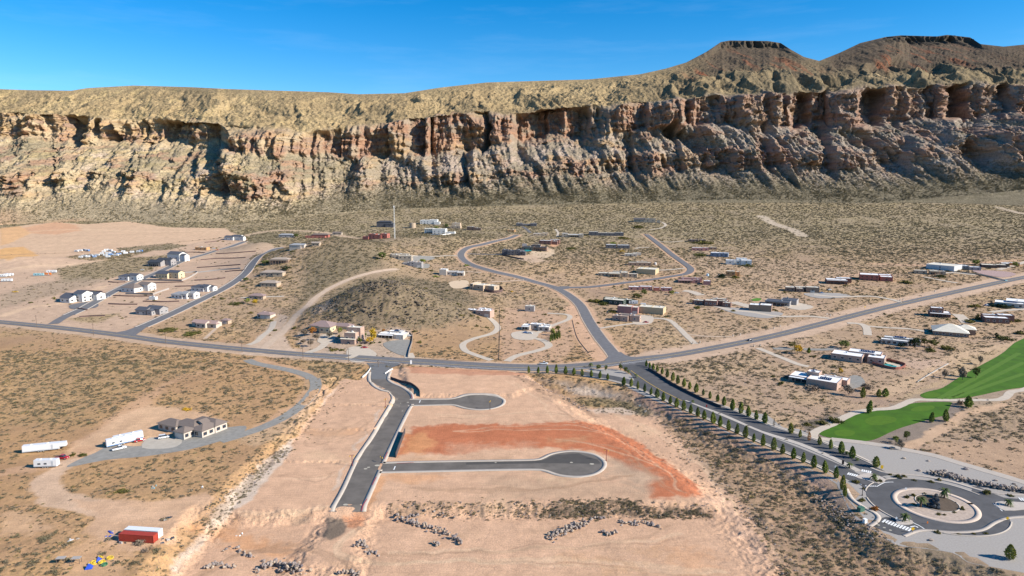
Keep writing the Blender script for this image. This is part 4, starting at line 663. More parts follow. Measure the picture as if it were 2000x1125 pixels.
for k in range(len(KN)-1):
    for i in range(NV[k]):
        t = i/NV[k]
        if k == 4:
            if t < .12: u = t/.12; rowsY.append(Y4*(1-u)+Y4b*u); rowsZ.append(z4*(1-u)+z4b*u)
            else: u = (t-.12)/.88; rowsY.append(Y4b*(1-u)+Y5*u); rowsZ.append(z4b*(1-u)+z5*u)
            band.append(k+t); continue
        if k == 5:
            bw = np.clip(np.exp(-((mpx-1462)/78)**6)+np.exp(-((mpx-1815)/120)**6), 0, 1); ty = (t*1.2 if t < .8 else .96+(t-.8)*.2); tz = (t*1.06 if t < .8 else .848+(t-.8)*.76)
            ty = t+(ty-t)*bw; tz = t+(tz-t)*bw; rowsY.append(KN[k][0]*(1-ty)+KN[k+1][0]*ty); rowsZ.append(KN[k][1]*(1-tz)+KN[k+1][1]*tz); band.append(k+t); continue
        rowsY.append(KN[k][0]*(1-t)+KN[k+1][0]*t); rowsZ.append(KN[k][1]*(1-t)+KN[k+1][1]*t); band.append(k+t)
rowsY.append(KN[-1][0]); rowsZ.append(KN[-1][1]); band.append(len(KN)-1.)
MY = np.array(rowsY); MZ = np.array(rowsZ); B = np.array(band)[:, None]*np.ones(len(mpx)); PX = np.ones(len(band))[:, None]*mpx
MX0 = (PX-1000)/F*MY*(math.cos(PITCH)+0.0)+0  # refined below with the true view depth
dep = MY*math.cos(PITCH)+(CAMZ-MZ)*math.sin(PITCH); MX = (PX-1000)/F*dep
# erosion: spurs and gullies move the face towards or away from the valley
foot = sst(0, .8, B); top = 1-sst(5.3, 6.0, B)
talus = sst(0.0, 1.05, B)*(1-sst(2.7, 3.1, B)); cliff = sst(2.85, 3.05, B)*(1-sst(3.95, 4.25, B)); upper = sst(3.95, 4.4, B); lowc = sst(.9, 1.05, B)*(1-sst(1.95, 2.15, B))*lpat
sl1 = MX+MZ*.75; wx1 = fbm(MX/160, MZ/160, 201, 3)*55
big = ridge((sl1+wx1)/230, MZ/1100, 210, 2); medg = ridge((MX+MZ*.5+wx1*.8)/92, MZ/500, 220, 2); sm = ridge((MX+MZ*.35)/30, MZ/150, 230, 2)
right = sst(900, 1500, PX)
dY = -talus*((big-.45)*(40+12*right)+(medg-.4)*(25+17*right)*(1+.6*fbm(MX/120, MZ/80, 233, 2))+(sm-.4)*(10+6*right)*(1+.7*fbm(MX/50, MZ/40, 234, 2))+fbm(MX/24, MZ/18, 235, 5, .62)*11+(ridge((MX+MZ*.3)/13, MZ/60, 231, 2)-.4)*3.5)
ln = (fbm(MX/60, MZ/60, 241, 2))*10
al = pn((MX+ln)/115, MZ/230, 250); al2 = pn((MX+ln*.5)/44, MZ/75, 251); al3 = ridge(MX/14, MZ/42, 252, 2)
def blocks(wx_, wz_, sd_):
    jx = MX+fbm(MX/40, MZ/60, sd_, 2)*wx_*.9; jz = MZ+fbm(MX/70, MZ/40, sd_+1, 2)*wz_*.8; return _h(np.floor(jx/wx_).astype(np.int64), np.floor(jz/wz_+(np.floor(jx/wx_)*.37) % 1).astype(np.int64), sd_).astype(float)/4294967296.-.5
blk = blocks(26, 34, 600)*15+blocks(11, 16, 610)*8+blocks(6.5, 48, 620)*6
mass = np.maximum(al, -.12)*58
dY += cliff*(-mass*1.2-al2*22-(al3-.4)*8+10-fbm(MX/32, MZ/26, 253, 4)*10-blk)
dY += -blk*.8*lowc
dY += lowc*(1.0)*(-pn(MX/70, MZ/300, 260)*34-(ridge(MX/19, MZ/60, 261, 2)-.4)*12)
strat = lambda z, w, s: (np.abs(((z/w+fbm(MX/200, z*0, s, 2)*1.4) % 1)-.5)*2)
dY += (cliff*.8+lowc*.9)*(strat(MZ, 17., 270)-.5)*7+talus*(strat(MZ, 27., 275)-.5)*5*(fbm(MX/90, MZ/70, 276, 3) > -.05)
# ledges of rock on the talus
ledge = sst(.05, .35, fbm(MX/75, MZ/26, 281, 4)+.10*right)*talus*sst(.35, .9, B)
dY += -ledge*(strat(MZ, 19., 283)*6+blk*.75)
ux, uy = MX+fbm(MX/120, MY/120, 288, 3)*50, MY+fbm(MX/120, MY/120, 289, 3)*50; upg = ridge((ux+uy*.35)/150, uy/330, 290, 3); upd = upper*top*(1-.55*np.clip(sst(1330, 1400, PX)*sst(4.7, 5.2, B), 0, 1))*((upg-.5)*20+(ridge(ux/48, uy/90, 291, 3)-.5)*7+fbm(MX/14, MY/14, 292, 3)*3)+upper*top*sst(1240, 1360, PX)*(ridge((ux-1462*0)/105, uy/520, 295, 2)-.5)*30*(1-sst(4.75, 5.3, B))
dY += (cliff*.5+lowc*.5+talus*.8+upper*top*.25)*fbm(MX/9, MZ/7, 300, 3)*6
for c_, w_, a_ in ((135, 26, 60), (207, 24, 55), (265, 14, 25), (330, 18, 30), (640, 22, 30), (735, 24, 40), (812, 16, 45), (925, 30, 75), (1048, 22, 40), (1130, 20, 35), (1245, 20, 45), (1330, 16, 30), (1420, 22, 30), (1552, 34, 55), (1688, 34, 60), (1850, 46, 75), (1945, 30, 35)):
    u_ = (PX-(c_-w_))/(2*w_)+fbm(MZ/30, MZ*0, int(c_), 2)*.12; dY += a_*np.clip(u_, 0, 1)**1.3*(1-sst(.96, 1.06, u_))*cliff*sst(2.9, 3.1, B)
for c_, w_, a_ in ((70, 22, 40), (395, 20, 40), (880, 20, 45), (1215, 18, 40), (1300, 22, 55), (1480, 18, 45), (1590, 26, 70), (1740, 24, 60), (1900, 26, 60)):
    u_ = (PX+(MZ-260)*.12-(c_-w_))/(2*w_)+fbm(MZ/40, MZ*0, int(c_), 2)*.15; dY += .75*a_*np.clip(u_, 0, 1)**1.2*(1-sst(.94, 1.08, u_))*talus*sst(.5, 1.1, B)
MY2 = MY+dY*sst(0, .5, B)*sst(6.0, 5.2, B) if False else MY+dY*sst(0, .5, B)*(1-sst(5.3, 6.0, B))
dz = (talus*.9+upper*.8)*fbm(MX/9, MY2/9, 310, 3)*3.4+(talus+cliff)*fbm(MX/4, MZ/4, 312, 2)*.9
# rocky caps of the two buttes
cap = np.exp(-((PX-1462)/75)**2)*sst(5.72, 5.82, B)*(1-sst(5.95, 6.0, B))+np.exp(-((PX-1800)/110)**4)*sst(5.62, 5.75, B)*(1-sst(5.95, 6.0, B))
dY2 = -cap*(ridge(MX/26, MZ/90, 320, 2)*26)
dY2 += -(np.exp(-((PX-1722)/40)**2)*sst(5.0, 5.3, B)*(1-sst(5.85, 5.95, B)))*60
MY2 = MY2+dY2; MZ2 = MZ+dz*(1-sst(5.6, 6, B))+upd
MZ2 = np.where(B < .02, MZ2-4, MZ2)
mr_, mc_ = MX.shape; idx = np.arange(mr_*mc_).reshape(mr_, mc_)
fq = np.stack([idx[:-1, :-1], idx[:-1, 1:], idx[1:, 1:], idx[1:, :-1]], -1).reshape(-1, 4)
V = np.stack([MX.ravel(), MY2.ravel(), MZ2.ravel()], -1)
# albedo
n1 = fbm(MX/150, MZ/110, 401, 4); n2 = fbm(MX/28, MZ/20, 405, 4); n3 = fbm(MX/8, MZ/6, 409, 3)
def mixc(a, b, t): return a*(1-t[..., None])+np.asarray(b)*t[..., None]
left = 1-sst(300, 900, PX); rgt = sst(1150, 1500, PX)
C = np.ones(MX.shape+(3,))*np.array([.33, .265, .19])
C = mixc(C, [.56, .42, .24], left*.85); C = mixc(C, [.38, .31, .255], rgt*.7)
C = mixc(C, [.47, .36, .28], talus*sst(.0, .5, n2+n1*.6)*.8)            # bare pinkish scree
C = mixc(C, [.50, .37, .17], talus*left*sst(.08, .35, fbm(MX/60, MZ/16, 411, 3))*.8)
C = mixc(C, [.19, .165, .105], talus*sst(-.05, .45, -n1+n3*.5)*.6)          # olive scrub on scree
rockc = mixc(np.ones(MX.shape+(3,))*np.array([.40, .225, .135]), [.48, .32, .16], sst(-.1, .4, n1+.25*left)); rockc = mixc(rockc, [.28, .175, .125], sst(.05, .4, n2)*.8)
rockc = mixc(rockc, [.36, .235, .18], rgt*.5); rockc = mixc(rockc, [.30, .22, .17], sst(.1, .4, fbm(MX/40, MZ/5, 415, 3))*.6)
cm = np.clip(cliff*(1-.8*sst(.05, .35, fbm(MX/40, MZ/24, 417, 3)))*(.35+.65*sst(1.0, 1.9, Scl))[None, :] if False else cliff*(1-.8*sst(.08, .38, fbm(MX/40, MZ/24, 417, 3)))*(.3+.7*sst(1.0, 1.9, Scl))+lowc*sst(-.15, .2, n2+.1)*.8+ledge*.75, 0, 1)
C = C*(1-cm[..., None])+rockc*cm[..., None]
ucol = mixc(np.ones(MX.shape+(3,))*np.array([.41, .29, .145]), [.50, .36, .18], sst(-.1, .5, n1+.3*n2)*.8); ucol = mixc(ucol, [.24, .185, .11], rgt*.55+sst(.1, .5, -n1)*.35)
ub = sst(4.0, 4.25, B+n2*.12); C = C*(1-ub[..., None])+ucol*ub[..., None]
bt = (np.exp(-((PX-1460)/125)**4)*sst(4.75, 5.3, B+n2*.15)+np.exp(-(np.maximum(0, 1800-PX)/150)**4)*sst(4.55, 5.1, B+n2*.15)*(PX > 1590)+sst(5.0, 5.6, B)*sst(1590, 1640, PX))
C = mixc(C, [.115, .08, .058], np.clip(bt, 0, 1)*.9)
rd = sst(.15, .4, fbm((MX+MZ*.2)/34, MZ/130, 421, 3))*np.exp(-((B-5.25)/.33)**2)
rdm = np.clip(np.exp(-((PX-1405)/48)**2)*1.5+np.exp(-((PX-1722)/14)**2)*2.2*(B < 5.7)+np.exp(-((PX-1840)/90)**2)*.7+np.exp(-((PX-1540)/60)**2)*.5, 0, 1)*rd
C = mixc(C, [.36, .115, .05], np.clip(rdm*1.3, 0, .9)); C = mixc(C, [.085, .07, .058], np.clip(cap, 0, 1)*.7)
yb = np.exp(-((PX-1745)/45)**2)*np.exp(-((B-4.55)/.13)**2); C = mixc(C, [.52, .38, .20], np.clip(yb*1.3, 0, .8)); C = mixc(C, [.47, .34, .15], np.clip(left*sst(.15, .35, n2+.3*n1)*ub*.5, 0, 1))
C = mixc(C, [.53, .22, .11], np.clip(np.exp(-((PX-0)/60)**2)*(1-sst(0.2, .5, B))+np.exp(-((PX-130)/45)**2)*(1-sst(.02, .10, B)), 0, 1)*.7)
fl = (1-sst(.25, .85, B+n2*.25)); C = mixc(C, [.275, .225, .14], fl*(1-left)*.9); C = mixc(C, [.40, .315, .20], fl*left*.6)
C = C*((.82-.08*rgt*(1-talus)+.05*talus+.08*left)*(1+.12*n3+.12*n2))[..., None]; _g = C.mean(-1, keepdims=True); C = C*.94+_g*.06*np.array([1.08, 1.0, .92])
mm = newmesh('mesa', V, fq, None, False)
setcol(mm, 'soil', np.clip(C.reshape(-1, 3), .02, .9)); brush = np.clip((talus*.6+upper*.8+.7*fl)*(1-cm), 0, 1); setcol(mm, 'cover', np.stack([brush.ravel(), cm.ravel(), fl.ravel()], -1))
def mesa_material():
    m = bpy.data.materials.new('mesa_rock'); m.use_nodes = True; nt = m.node_tree; L = nt.links.new; b = nt.nodes['Principled BSDF']
    b.inputs['Roughness'].default_value = .95; b.inputs['Specular IOR Level'].default_value = .1
    a = N(nt, 'ShaderNodeVertexColor'); a.layer_name = 'soil'; cv = N(nt, 'ShaderNodeVertexColor'); cv.layer_name = 'cover'; sp = N(nt, 'ShaderNodeSeparateColor'); L(cv.outputs[0], sp.inputs[0])
    tc = N(nt, 'ShaderNodeTexCoord')
    def noise(sc, det, rg=.6, s3=None):
        n = N(nt, 'ShaderNodeTexNoise'); n.inputs['Scale'].default_value = sc; n.inputs['Detail'].default_value = det; n.inputs['Roughness'].default_value = rg
        if s3:
            mp = N(nt, 'ShaderNodeMapping'); mp.inputs['Scale'].default_value = s3; L(tc.outputs['Object'], mp.inputs[0]); L(mp.outputs[0], n.inputs['Vector'])
        else: L(tc.outputs['Object'], n.inputs['Vector'])
        return n.outputs['Fac']
    def mr(x, a0, a1, b0, b1):
        n = N(nt, 'ShaderNodeMapRange'); L(x, n.inputs[0])
        for i, v in enumerate((a0, a1, b0, b1)): n.inputs[i+1].default_value = v
        return n.outputs[0]
    def mul(x, y):
        n = N(nt, 'ShaderNodeMath', operation='MULTIPLY'); L(x, n.inputs[0]); L(y, n.inputs[1]); return n.outputs[0]
    v = mul(mr(noise(.12, 6, .75), .3, .7, .78, 1.22), mr(noise(.10, 4, .6, (.25, .25, 2.4)), .3, .7, .86, 1.14))
    s = N(nt, 'ShaderNodeVectorMath', operation='SCALE'); L(a.outputs[0], s.inputs[0]); L(v, s.inputs['Scale'])
    sh = mul(mr(noise(.30, 4, .8), .50, .58, 0, .9), sp.outputs[0])
    mx = N(nt, 'ShaderNodeMix', data_type='RGBA'); L(sh, mx.inputs[0]); L(s.outputs[0], mx.inputs[6]); mx.inputs[7].default_value = (.095, .085, .05, 1)
    dk = mul(mr(noise(.16, 5, .8, (1, 1, .45)), .54, .62, 0, .75), sp.outputs[1])
    m2 = N(nt, 'ShaderNodeMix', data_type='RGBA'); L(dk, m2.inputs[0]); L(mx.outputs[2], m2.inputs[6]); m2.inputs[7].default_value = (.13, .075, .05, 1)
    L(m2.outputs[2], b.inputs['Base Color'])
    bp = N(nt, 'ShaderNodeBump'); bp.inputs['Strength'].default_value = .75; bp.inputs['Distance'].default_value = 3.0; L(noise(.22, 6, .75), bp.inputs['Height']); L(bp.outputs[0], b.inputs['Normal'])
    return m
mm.materials.append(mesa_material()); link('mesa', mm, kind='structure')

# brush growing on the fans, scree and upper slopes of the mesa
wgt = (brush*1.0)*(B < 5.95)*(B > .03)*(PX > -80)*(PX < 2080)*(.5+1.2*sst(-.2, .3, n2))*np.where(B < .9, 7.0-5.5*left, np.where(B < 1.3, 2.6, np.where(B > 4, .55, 1.0)))*(1-.8*np.clip(bt, 0, 1)); wf = wgt.ravel()/wgt.sum(); MI = NR.choice(len(wf), 120000, p=wf)
MESA_PTS = V[MI]+NR.normal(0, 1.2, (len(MI), 3))*[1, 1, 0]; MESA_S = np.clip(NR.lognormal(.0, .4, len(MI)), .5, 2.4)*np.where(B.ravel()[MI] < 1.3, 1.2, .9)
# ---------------------------------------------------------------- foliage and rocks
def leafmat(name, cols, rough=.8):
    m = bpy.data.materials.new(name); m.use_nodes = True; nt = m.node_tree; L = nt.links.new; b = nt.nodes['Principled BSDF']; b.inputs['Roughness'].default_value = rough; b.inputs['Specular IOR Level'].default_value = .12
    oi = N(nt, 'ShaderNodeObjectInfo'); gm = N(nt, 'ShaderNodeNewGeometry'); r = N(nt, 'ShaderNodeValToRGB'); e = r.color_ramp.elements
    while len(e) < len(cols): e.new(.5)
    for i, c in enumerate(cols): e[i].position = i/max(1, len(cols)-1); e[i].color = (*c, 1)
    L(oi.outputs['Random'], r.inputs[0]); mr = N(nt, 'ShaderNodeMapRange'); mr.inputs[3].default_value = .62; mr.inputs[4].default_value = 1.45
    L(gm.outputs['Random Per Island'], mr.inputs[0]); s = N(nt, 'ShaderNodeVectorMath', operation='SCALE'); L(r.outputs[0], s.inputs[0]); L(mr.outputs[0], s.inputs['Scale']); L(s.outputs[0], b.inputs['Base Color'])
    MATS[name] = m; return m
SHR = leafmat('shrub_leaves', [(.11, .095, .058), (.16, .132, .078), (.19, .16, .115), (.12, .112, .06), (.23, .18, .11)]); SHY = leafmat('dry_brush', [(.24, .18, .07), (.30, .235, .12), (.20, .17, .09)])
PIN = leafmat('pine_needles', [(.11, .155, .025), (.17, .205, .04), (.13, .175, .035), (.20, .21, .05), (.10, .13, .045)]); PINY = leafmat('young_pine_needles', [(.19, .21, .04), (.23, .22, .05)]); PALM = leafmat('palm_fronds', [(.07, .10, .03), (.10, .12, .04)])
TRG = leafmat('tree_leaves', [(.09, .115, .03), (.13, .145, .04)]); TRY = leafmat('autumn_leaves', [(.48, .33, .03), (.52, .30, .03)]); TRO = leafmat('orange_leaves', [(.35, .13, .03), (.38, .17, .04)]); TRL = leafmat('lime_leaves', [(.17, .20, .04), (.22, .24, .05)])
BSH = leafmat('garden_bush_leaves', [(.07, .075, .02), (.12, .11, .03), (.15, .125, .03)]); BAR = leafmat('bare_twigs', [(.20, .165, .12), (.24, .18, .13)]); DKG = leafmat('dark_foliage', [(.025, .040, .016), (.035, .05, .02)])
BARK = mat('bark', (.13, .09, .06), .95, .2, 4); 
def leaves(n, shape, size, seed, clump=0):
    """n small leaf faces through a crown volume; shape(r)->point in unit crown"""
    g = np.random.default_rng(seed); pts = shape(g, n)
    if clump:
        cc = shape(g, clump)*.82; pts = cc[g.integers(0, clump, n)]+g.normal(0, 1, (n, 3))*np.array([.17, .17, .12])
    d = g.normal(0, 1, (n, 3)); d /= np.linalg.norm(d, axis=1)[:, None]; e = np.cross(d, g.normal(0, 1, (n, 3))); e /= np.linalg.norm(e, axis=1)[:, None]
    s = size*g.uniform(.6, 1.4, (n, 1)); V = np.stack([pts-e*s*.6, pts+e*s*.6, pts+d*s], 1).reshape(-1, 3); return V, np.arange(3*n).reshape(-1, 3)
def dome(g, n):
    v = g.normal(0, 1, (n, 3)); v /= np.linalg.norm(v, axis=1)[:, None]; v *= g.uniform(.35, 1, (n, 1))**.6; v[:, 2] = np.abs(v[:, 2])*.85; a = np.arctan2(v[:, 1], v[:, 0]); v[:, :2] *= (1+.25*np.sin(a*3+g.uniform(0, 6)))[:, None]; return v
def ball(g, n):
    v = g.normal(0, 1, (n, 3)); v /= np.linalg.norm(v, axis=1)[:, None]; v *= g.uniform(.3, 1, (n, 1))**.5; return v*np.array([1, 1, .8])+np.array([0, 0, .2])
def conep(g, n):
    h = g.uniform(0, 1, n)**1.05; pr = np.where(h < .3, .55+h*1.5, np.sqrt(np.clip(1-((h-.3)/.72)**2, 0, 1))*(1.08-.48*h)); pr = pr*(1+.10*np.sin(h*25)); a = g.uniform(0, 6.283, n); r = pr*g.uniform(.3, 1, n)**.5
    return np.stack([r*np.cos(a), r*np.sin(a), h*2], 1)
SHV = []
for i in range(6):
    V, f = leaves(95, dome, .22, 100+i, 9 if i % 2 else 0); SHV.append(newmesh('desert_shrub', V*np.array([1, 1, .75]), f, SHY if i == 5 else SHR))
# positions of the desert scrub
def scatter(n, x0, x1, y0, y1):
    x = NR.uniform(x0, x1, n); y = NR.uniform(y0, y1, n); keep = np.abs(x) < (y+130)*.86+30; return x[keep], y[keep]
xs, ysn = [], []
for (a, b, dn) in ((150, 480, .75), (480, 760, .32), (760, 1050, .28), (1050, 1640, .19)):
    hw = (b+130)*.86+30; n = int(dn*2*hw*(b-a)); x, y = scatter(n, -hw, hw, a, b); xs.append(x); ysn.append(y)
sx, sy = np.concatenate(xs), np.concatenate(ysn)
_, dn = zones(sx, sy, rough=False)
def interp_grid(x, y, arr):   # nearest ground vertex value
    iy = np.clip(np.searchsorted(ys, y), 0, nr-1); ga = x/((np.maximum(y, -60)+90*math.sin(PITCH)+70)*0.955); ix = np.clip(np.searchsorted(aa, ga), 0, nc-1); return arr.reshape(nr, nc)[iy, ix]
pv = interp_grid(sx, sy, pave); rdd = interp_grid(sx, sy, roadd)
ft = np.interp(1000+F*sx/(sy*math.cos(PITCH)+90*math.sin(PITCH)), mpx, Y0)
clus = np.clip(.65+fbm(sx/7, sy/7, 505, 2)*1.6, .12, 1.6)
k = (NR.uniform(0, 1, len(sx)) < dn*clus/1.5) & (pv > 1.0) & (rdd > 6.5) & (sy < ft+60)
sx, sy = sx[k], sy[k]; sz = interp_grid(sx, sy, gz)
sc_ = np.clip(NR.lognormal(-.30, .42, len(sx)), .25, 1.9)*(1+.5*sst(480, 1200, sy))*np.where(sy < 430, .80, .92); var = NR.integers(0, 6, len(sx)); var[(var == 5) & (NR.uniform(0, 1, len(sx)) < .5)] = 1
order = np.argsort(-(sc_*300/np.maximum(sy, 1))); vis = np.abs(sx[order]) < (sy[order])*.76; vis &= (pyof(0, 0) if False else (sy[order] > 192)); first = order[vis][:290]
fm = np.zeros(len(sx), bool); fm[first] = True
for i in first:
    px_ = 1000+F*sx[i]/(sy[i]*math.cos(PITCH)+CAMZ*math.sin(PITCH)); right_ = px_ > 1000
    o = link('desert_shrub', SHV[var[i]], None, (sx[i], sy[i], sz[i]-.05), label='wild grey green shrub on the sandy strip between the pads and the roundabout' if right_ else 'wild grey green shrub on the orange sandy ground left of the pads', category='shrub', group='wild shrubs right of the graded pads' if right_ else 'wild shrubs left of the graded pads')
    o.rotation_euler = (0, 0, rnd.uniform(0, 6.28)); o.scale = (sc_[i],)*3
def gn_cover(name, x, y, z, s, v, meshes, **kw):
    me = bpy.data.meshes.new(name); me.vertices.add(len(x)); me.vertices.foreach_set('co', np.stack([x, y, z], -1).astype(np.float32).ravel())
    for nm, tp, ar in (('scl', 'FLOAT', s), ('vid', 'INT', v), ('rot', 'FLOAT', NR.uniform(0, 6.28, len(x)))):
        at = me.attributes.new(nm, tp, 'POINT'); at.data.foreach_set('value', np.asarray(ar, np.float32 if tp == 'FLOAT' else np.int32))
    o = link(name, me, **kw); g = bpy.data.node_groups.new(name, 'GeometryNodeTree'); g.interface.new_socket('Geometry', in_out='INPUT', socket_type='NodeSocketGeometry'); g.interface.new_socket('Geometry', in_out='OUTPUT', socket_type='NodeSocketGeometry')
    gi = g.nodes.new('NodeGroupInput'); go = g.nodes.new('NodeGroupOutput'); ip = g.nodes.new('GeometryNodeInstanceOnPoints'); gi_ = g.nodes.new('GeometryNodeGeometryToInstance'); L = g.links.new
    for msh in reversed(meshes):
        ob = bpy.data.objects.new(msh.name, msh); oi = g.nodes.new('GeometryNodeObjectInfo'); oi.inputs['Object'].default_value = ob; L(oi.outputs['Geometry'], gi_.inputs[0])
    L(gi.outputs[0], ip.inputs['Points']); L(gi_.outputs[0], ip.inputs['Instance']); ip.inputs['Pick Instance'].default_value = True
    def na(nm, tp): a = g.nodes.new('GeometryNodeInputNamedAttribute'); a.data_type = tp; a.inputs['Name'].default_value = nm; return a.outputs['Attribute']
    L(na('vid', 'INT'), ip.inputs['Instance Index']); cx = g.nodes.new('ShaderNodeCombineXYZ'); L(na('rot', 'FLOAT'), cx.inputs[2]); L(cx.outputs[0], ip.inputs['Rotation'])
    L(na('scl', 'FLOAT'), ip.inputs['Scale']); L(ip.outputs[0], go.inputs[0]); md = o.modifiers.new('cover', 'NODES'); md.node_group = g; return o
r_ = ~fm; gn_cover('desert_scrub', sx[r_], sy[r_], sz[r_]-.05, sc_[r_], var[r_], SHV, kind='stuff', label='low grey green desert scrub covering the sandy ground', category='scrub')
gn_cover('mesa_brush', MESA_PTS[:, 0], MESA_PTS[:, 1], MESA_PTS[:, 2]-.2, MESA_S, NR.choice(6, len(MESA_S), p=[.15, .15, .15, .15, .15, .25]), SHV, kind='stuff', label='sparse olive brush dotting the fans and slopes of the mesa', category='brush')
print('scrub', len(sx))
# rocks
def rockmesh(seed, m):
    g = np.random.default_rng(seed); import bmesh; bm = bmesh.new(); bmesh.ops.create_icosphere(bm, subdivisions=1, radius=1)
    for v in bm.verts: v.co = Vector([c*s for c, s in zip(v.co, (1, .8, .65))])*g.uniform(.72, 1.15)
    me = bpy.data.meshes.new('boulder'); bm.to_mesh(me); bm.free(); me.materials.append(m); return me
RM = leafmat('boulder_stone', [(.19, .155, .135), (.25, .21, .18), (.14, .12, .12), (.32, .25, .18), (.10, .088, .088)], .9)
RK = [rockmesh(i, RM) for i in range(6)]
PILES = [  # centre line, half width px, count, label, group
 ([(505, 1118), (530, 1106), (560, 1108), (585, 1118)], 13, 105, 'angular pale boulder in the largest pile at the bottom edge', 'boulders of the largest pile'),
 ([(398, 1112), (425, 1104), (455, 1110)], 8, 45, 'angular pale boulder in the pile left of the largest pile', 'boulders of the left pile'),
 ([(440, 1075), (458, 1071), (478, 1084), (495, 1090)], 5, 26, 'small pale boulder strewn above the left pile', 'boulders strewn above the left pile'),
 ([(662, 1122), (680, 1117), (700, 1122)], 6, 22, 'grey boulder in the little pile at the bottom edge', 'boulders of the bottom edge pile'),
 ([(778, 1012), (800, 1022), (830, 1030), (860, 1038), (885, 1050), (900, 1062)], 8, 88, 'grey boulder in the curved row below the twin cul-de-sac pad', 'boulders of the curved row'),
 ([(775, 1018), (800, 1010), (815, 1006)], 5, 20, 'grey boulder at the head of the curved row', 'boulders at the head of the curved row'), ([(848, 1062), (858, 1064)], 3, 8, 'grey boulder in the tiny heap under the curved row', 'boulders of the tiny heap'),
 ([(1075, 1052), (1095, 1040), (1115, 1034), (1140, 1024)], 11, 95, 'dark grey boulder in the oval pile at the bottom centre', 'boulders of the oval pile'), ([(1155, 1015), (1180, 1012)], 4, 14, 'grey boulder in the small row below the brushy bank', 'boulders under the brushy bank'),
 ([(1178, 1038), (1190, 1045), (1202, 1040)], 5, 22, 'grey boulder in the small heap right of the oval pile', 'boulders of the small heap'), ([(1212, 1021), (1235, 1024), (1260, 1022), (1285, 1030)], 6, 52, 'grey boulder in the long row right of the oval pile', 'boulders of the right row'),
 ([(830, 1000), (870, 1006), (900, 1012)], 3, 7, 'lone pale boulder on the pad below the bank', 'lone boulders below the bank'), ([(690, 1070), (705, 1060), (722, 1078), (740, 1082)], 8, 42, 'small stone on the slope beside the street end', 'stones beside the street end'),
]
cnt = 0; extra = []; allr = []
for pts, hw, n, lab, grp in PILES:
    w0 = smooth(PT(pts)[:, :2], 1.0); s0 = scale(P1(*pts[0])); big_ = 1.0
    for i in range(n):
        q = w0[rnd.randrange(len(w0))]; r = abs(rnd.gauss(0, .5)); a = rnd.uniform(0, 6.28); hwm = hw/s0*1.25; x = q[0]+r*math.cos(a)*hwm*.8; y = q[1]+r*math.sin(a)*hwm*1.5
        hgt = max(0, 1-r)*(1.5 if n > 80 else .8)*rnd.random(); allr.append((x, y, hgt, rnd.uniform(.35, .85)*(1.15 if n > 90 else 1), lab, grp))
allr.sort(key=lambda t: -t[3]/t[1])
for i, (x, y, h, s, lab, grp) in enumerate(allr):
    if i < 295:
        o = link('boulder', RK[i % 6], None, (x, y, H(x, y)+h+s*.25), label=lab, category='boulder', group=grp); o.rotation_euler = (rnd.uniform(0, 6), rnd.uniform(0, 6), rnd.uniform(0, 6)); o.scale = (s*rnd.uniform(.8, 1.2), s*rnd.uniform(.8, 1.2), s)
    else: extra.append((x, y, H(x, y)+h+s*.2, s))
def rubble(pts, hw, n, s0, s1, up=0.):
    w0 = smooth(PT(pts)[:, :2], 1.0)
    for i in range(n):
        q = w0[rnd.randrange(len(w0))]; x = q[0]+rnd.uniform(-hw, hw); y = q[1]+rnd.uniform(-hw, hw); extra.append((x, y, H(x, y)+rnd.uniform(0, up)+.1, rnd.uniform(s0, s1)))
rubble([(1820, 926), (1850, 931), (1900, 944), (1950, 953), (2000, 961), (2060, 968)], 1.6, 520, .35, .8, 1.5)
rubble([(1655, 1012), (1640, 1000), (1660, 1030), (1690, 1045)], 4, 60, .2, .6); rubble([(320, 1005), (1400, 1000)], 4, 0, .2, .4)
rubble([(1600, 968), (1650, 1010), (1700, 1040), (1730, 1060)], 3, 90, .2, .6); rubble([(1320, 842), (1360, 895), (1420, 960), (1470, 1000), (1500, 1060), (1540, 1125)], 5, 160, .15, .5); rubble([(1030, 738), (1100, 775), (1150, 805)], 3, 110, .2, .6)
rubble([(775, 990), (1000, 992), (1390, 1000)], 3, 230, .12, .4); rubble([(560, 880), (470, 950), (400, 1030)], 3, 160, .12, .4)
E = np.array(extra); gn_cover('rock_rubble', E[:, 0], E[:, 1], E[:, 2], E[:, 3], NR.integers(0, 6, len(E)), RK, kind='stuff', label='loose rubble and riprap strewn along the banks', category='rubble')
DRM = leafmat('basalt_stone', [(.045, .038, .032), (.07, .058, .046), (.10, .082, .065)], .95); DRK = [rockmesh(40+i, DRM) for i in range(4)]
bx_ = NR.normal(ppd(750, 590), 34, 2600); by_ = NR.normal(588, 30, 2600); bk = (fbm(bx_/16, by_/16, 77, 3) > -.02) & (interp_grid(bx_, by_, roadd) > 8); bx_, by_ = bx_[bk], by_[bk]
gn_cover('basalt_rocks', bx_, by_, interp_grid(bx_, by_, gz), NR.uniform(.35, 1.35, len(bx_)), NR.integers(0, 4, len(bx_)), DRK, kind='stuff', label='dark basalt rocks scattered over the knoll', category='rocks')
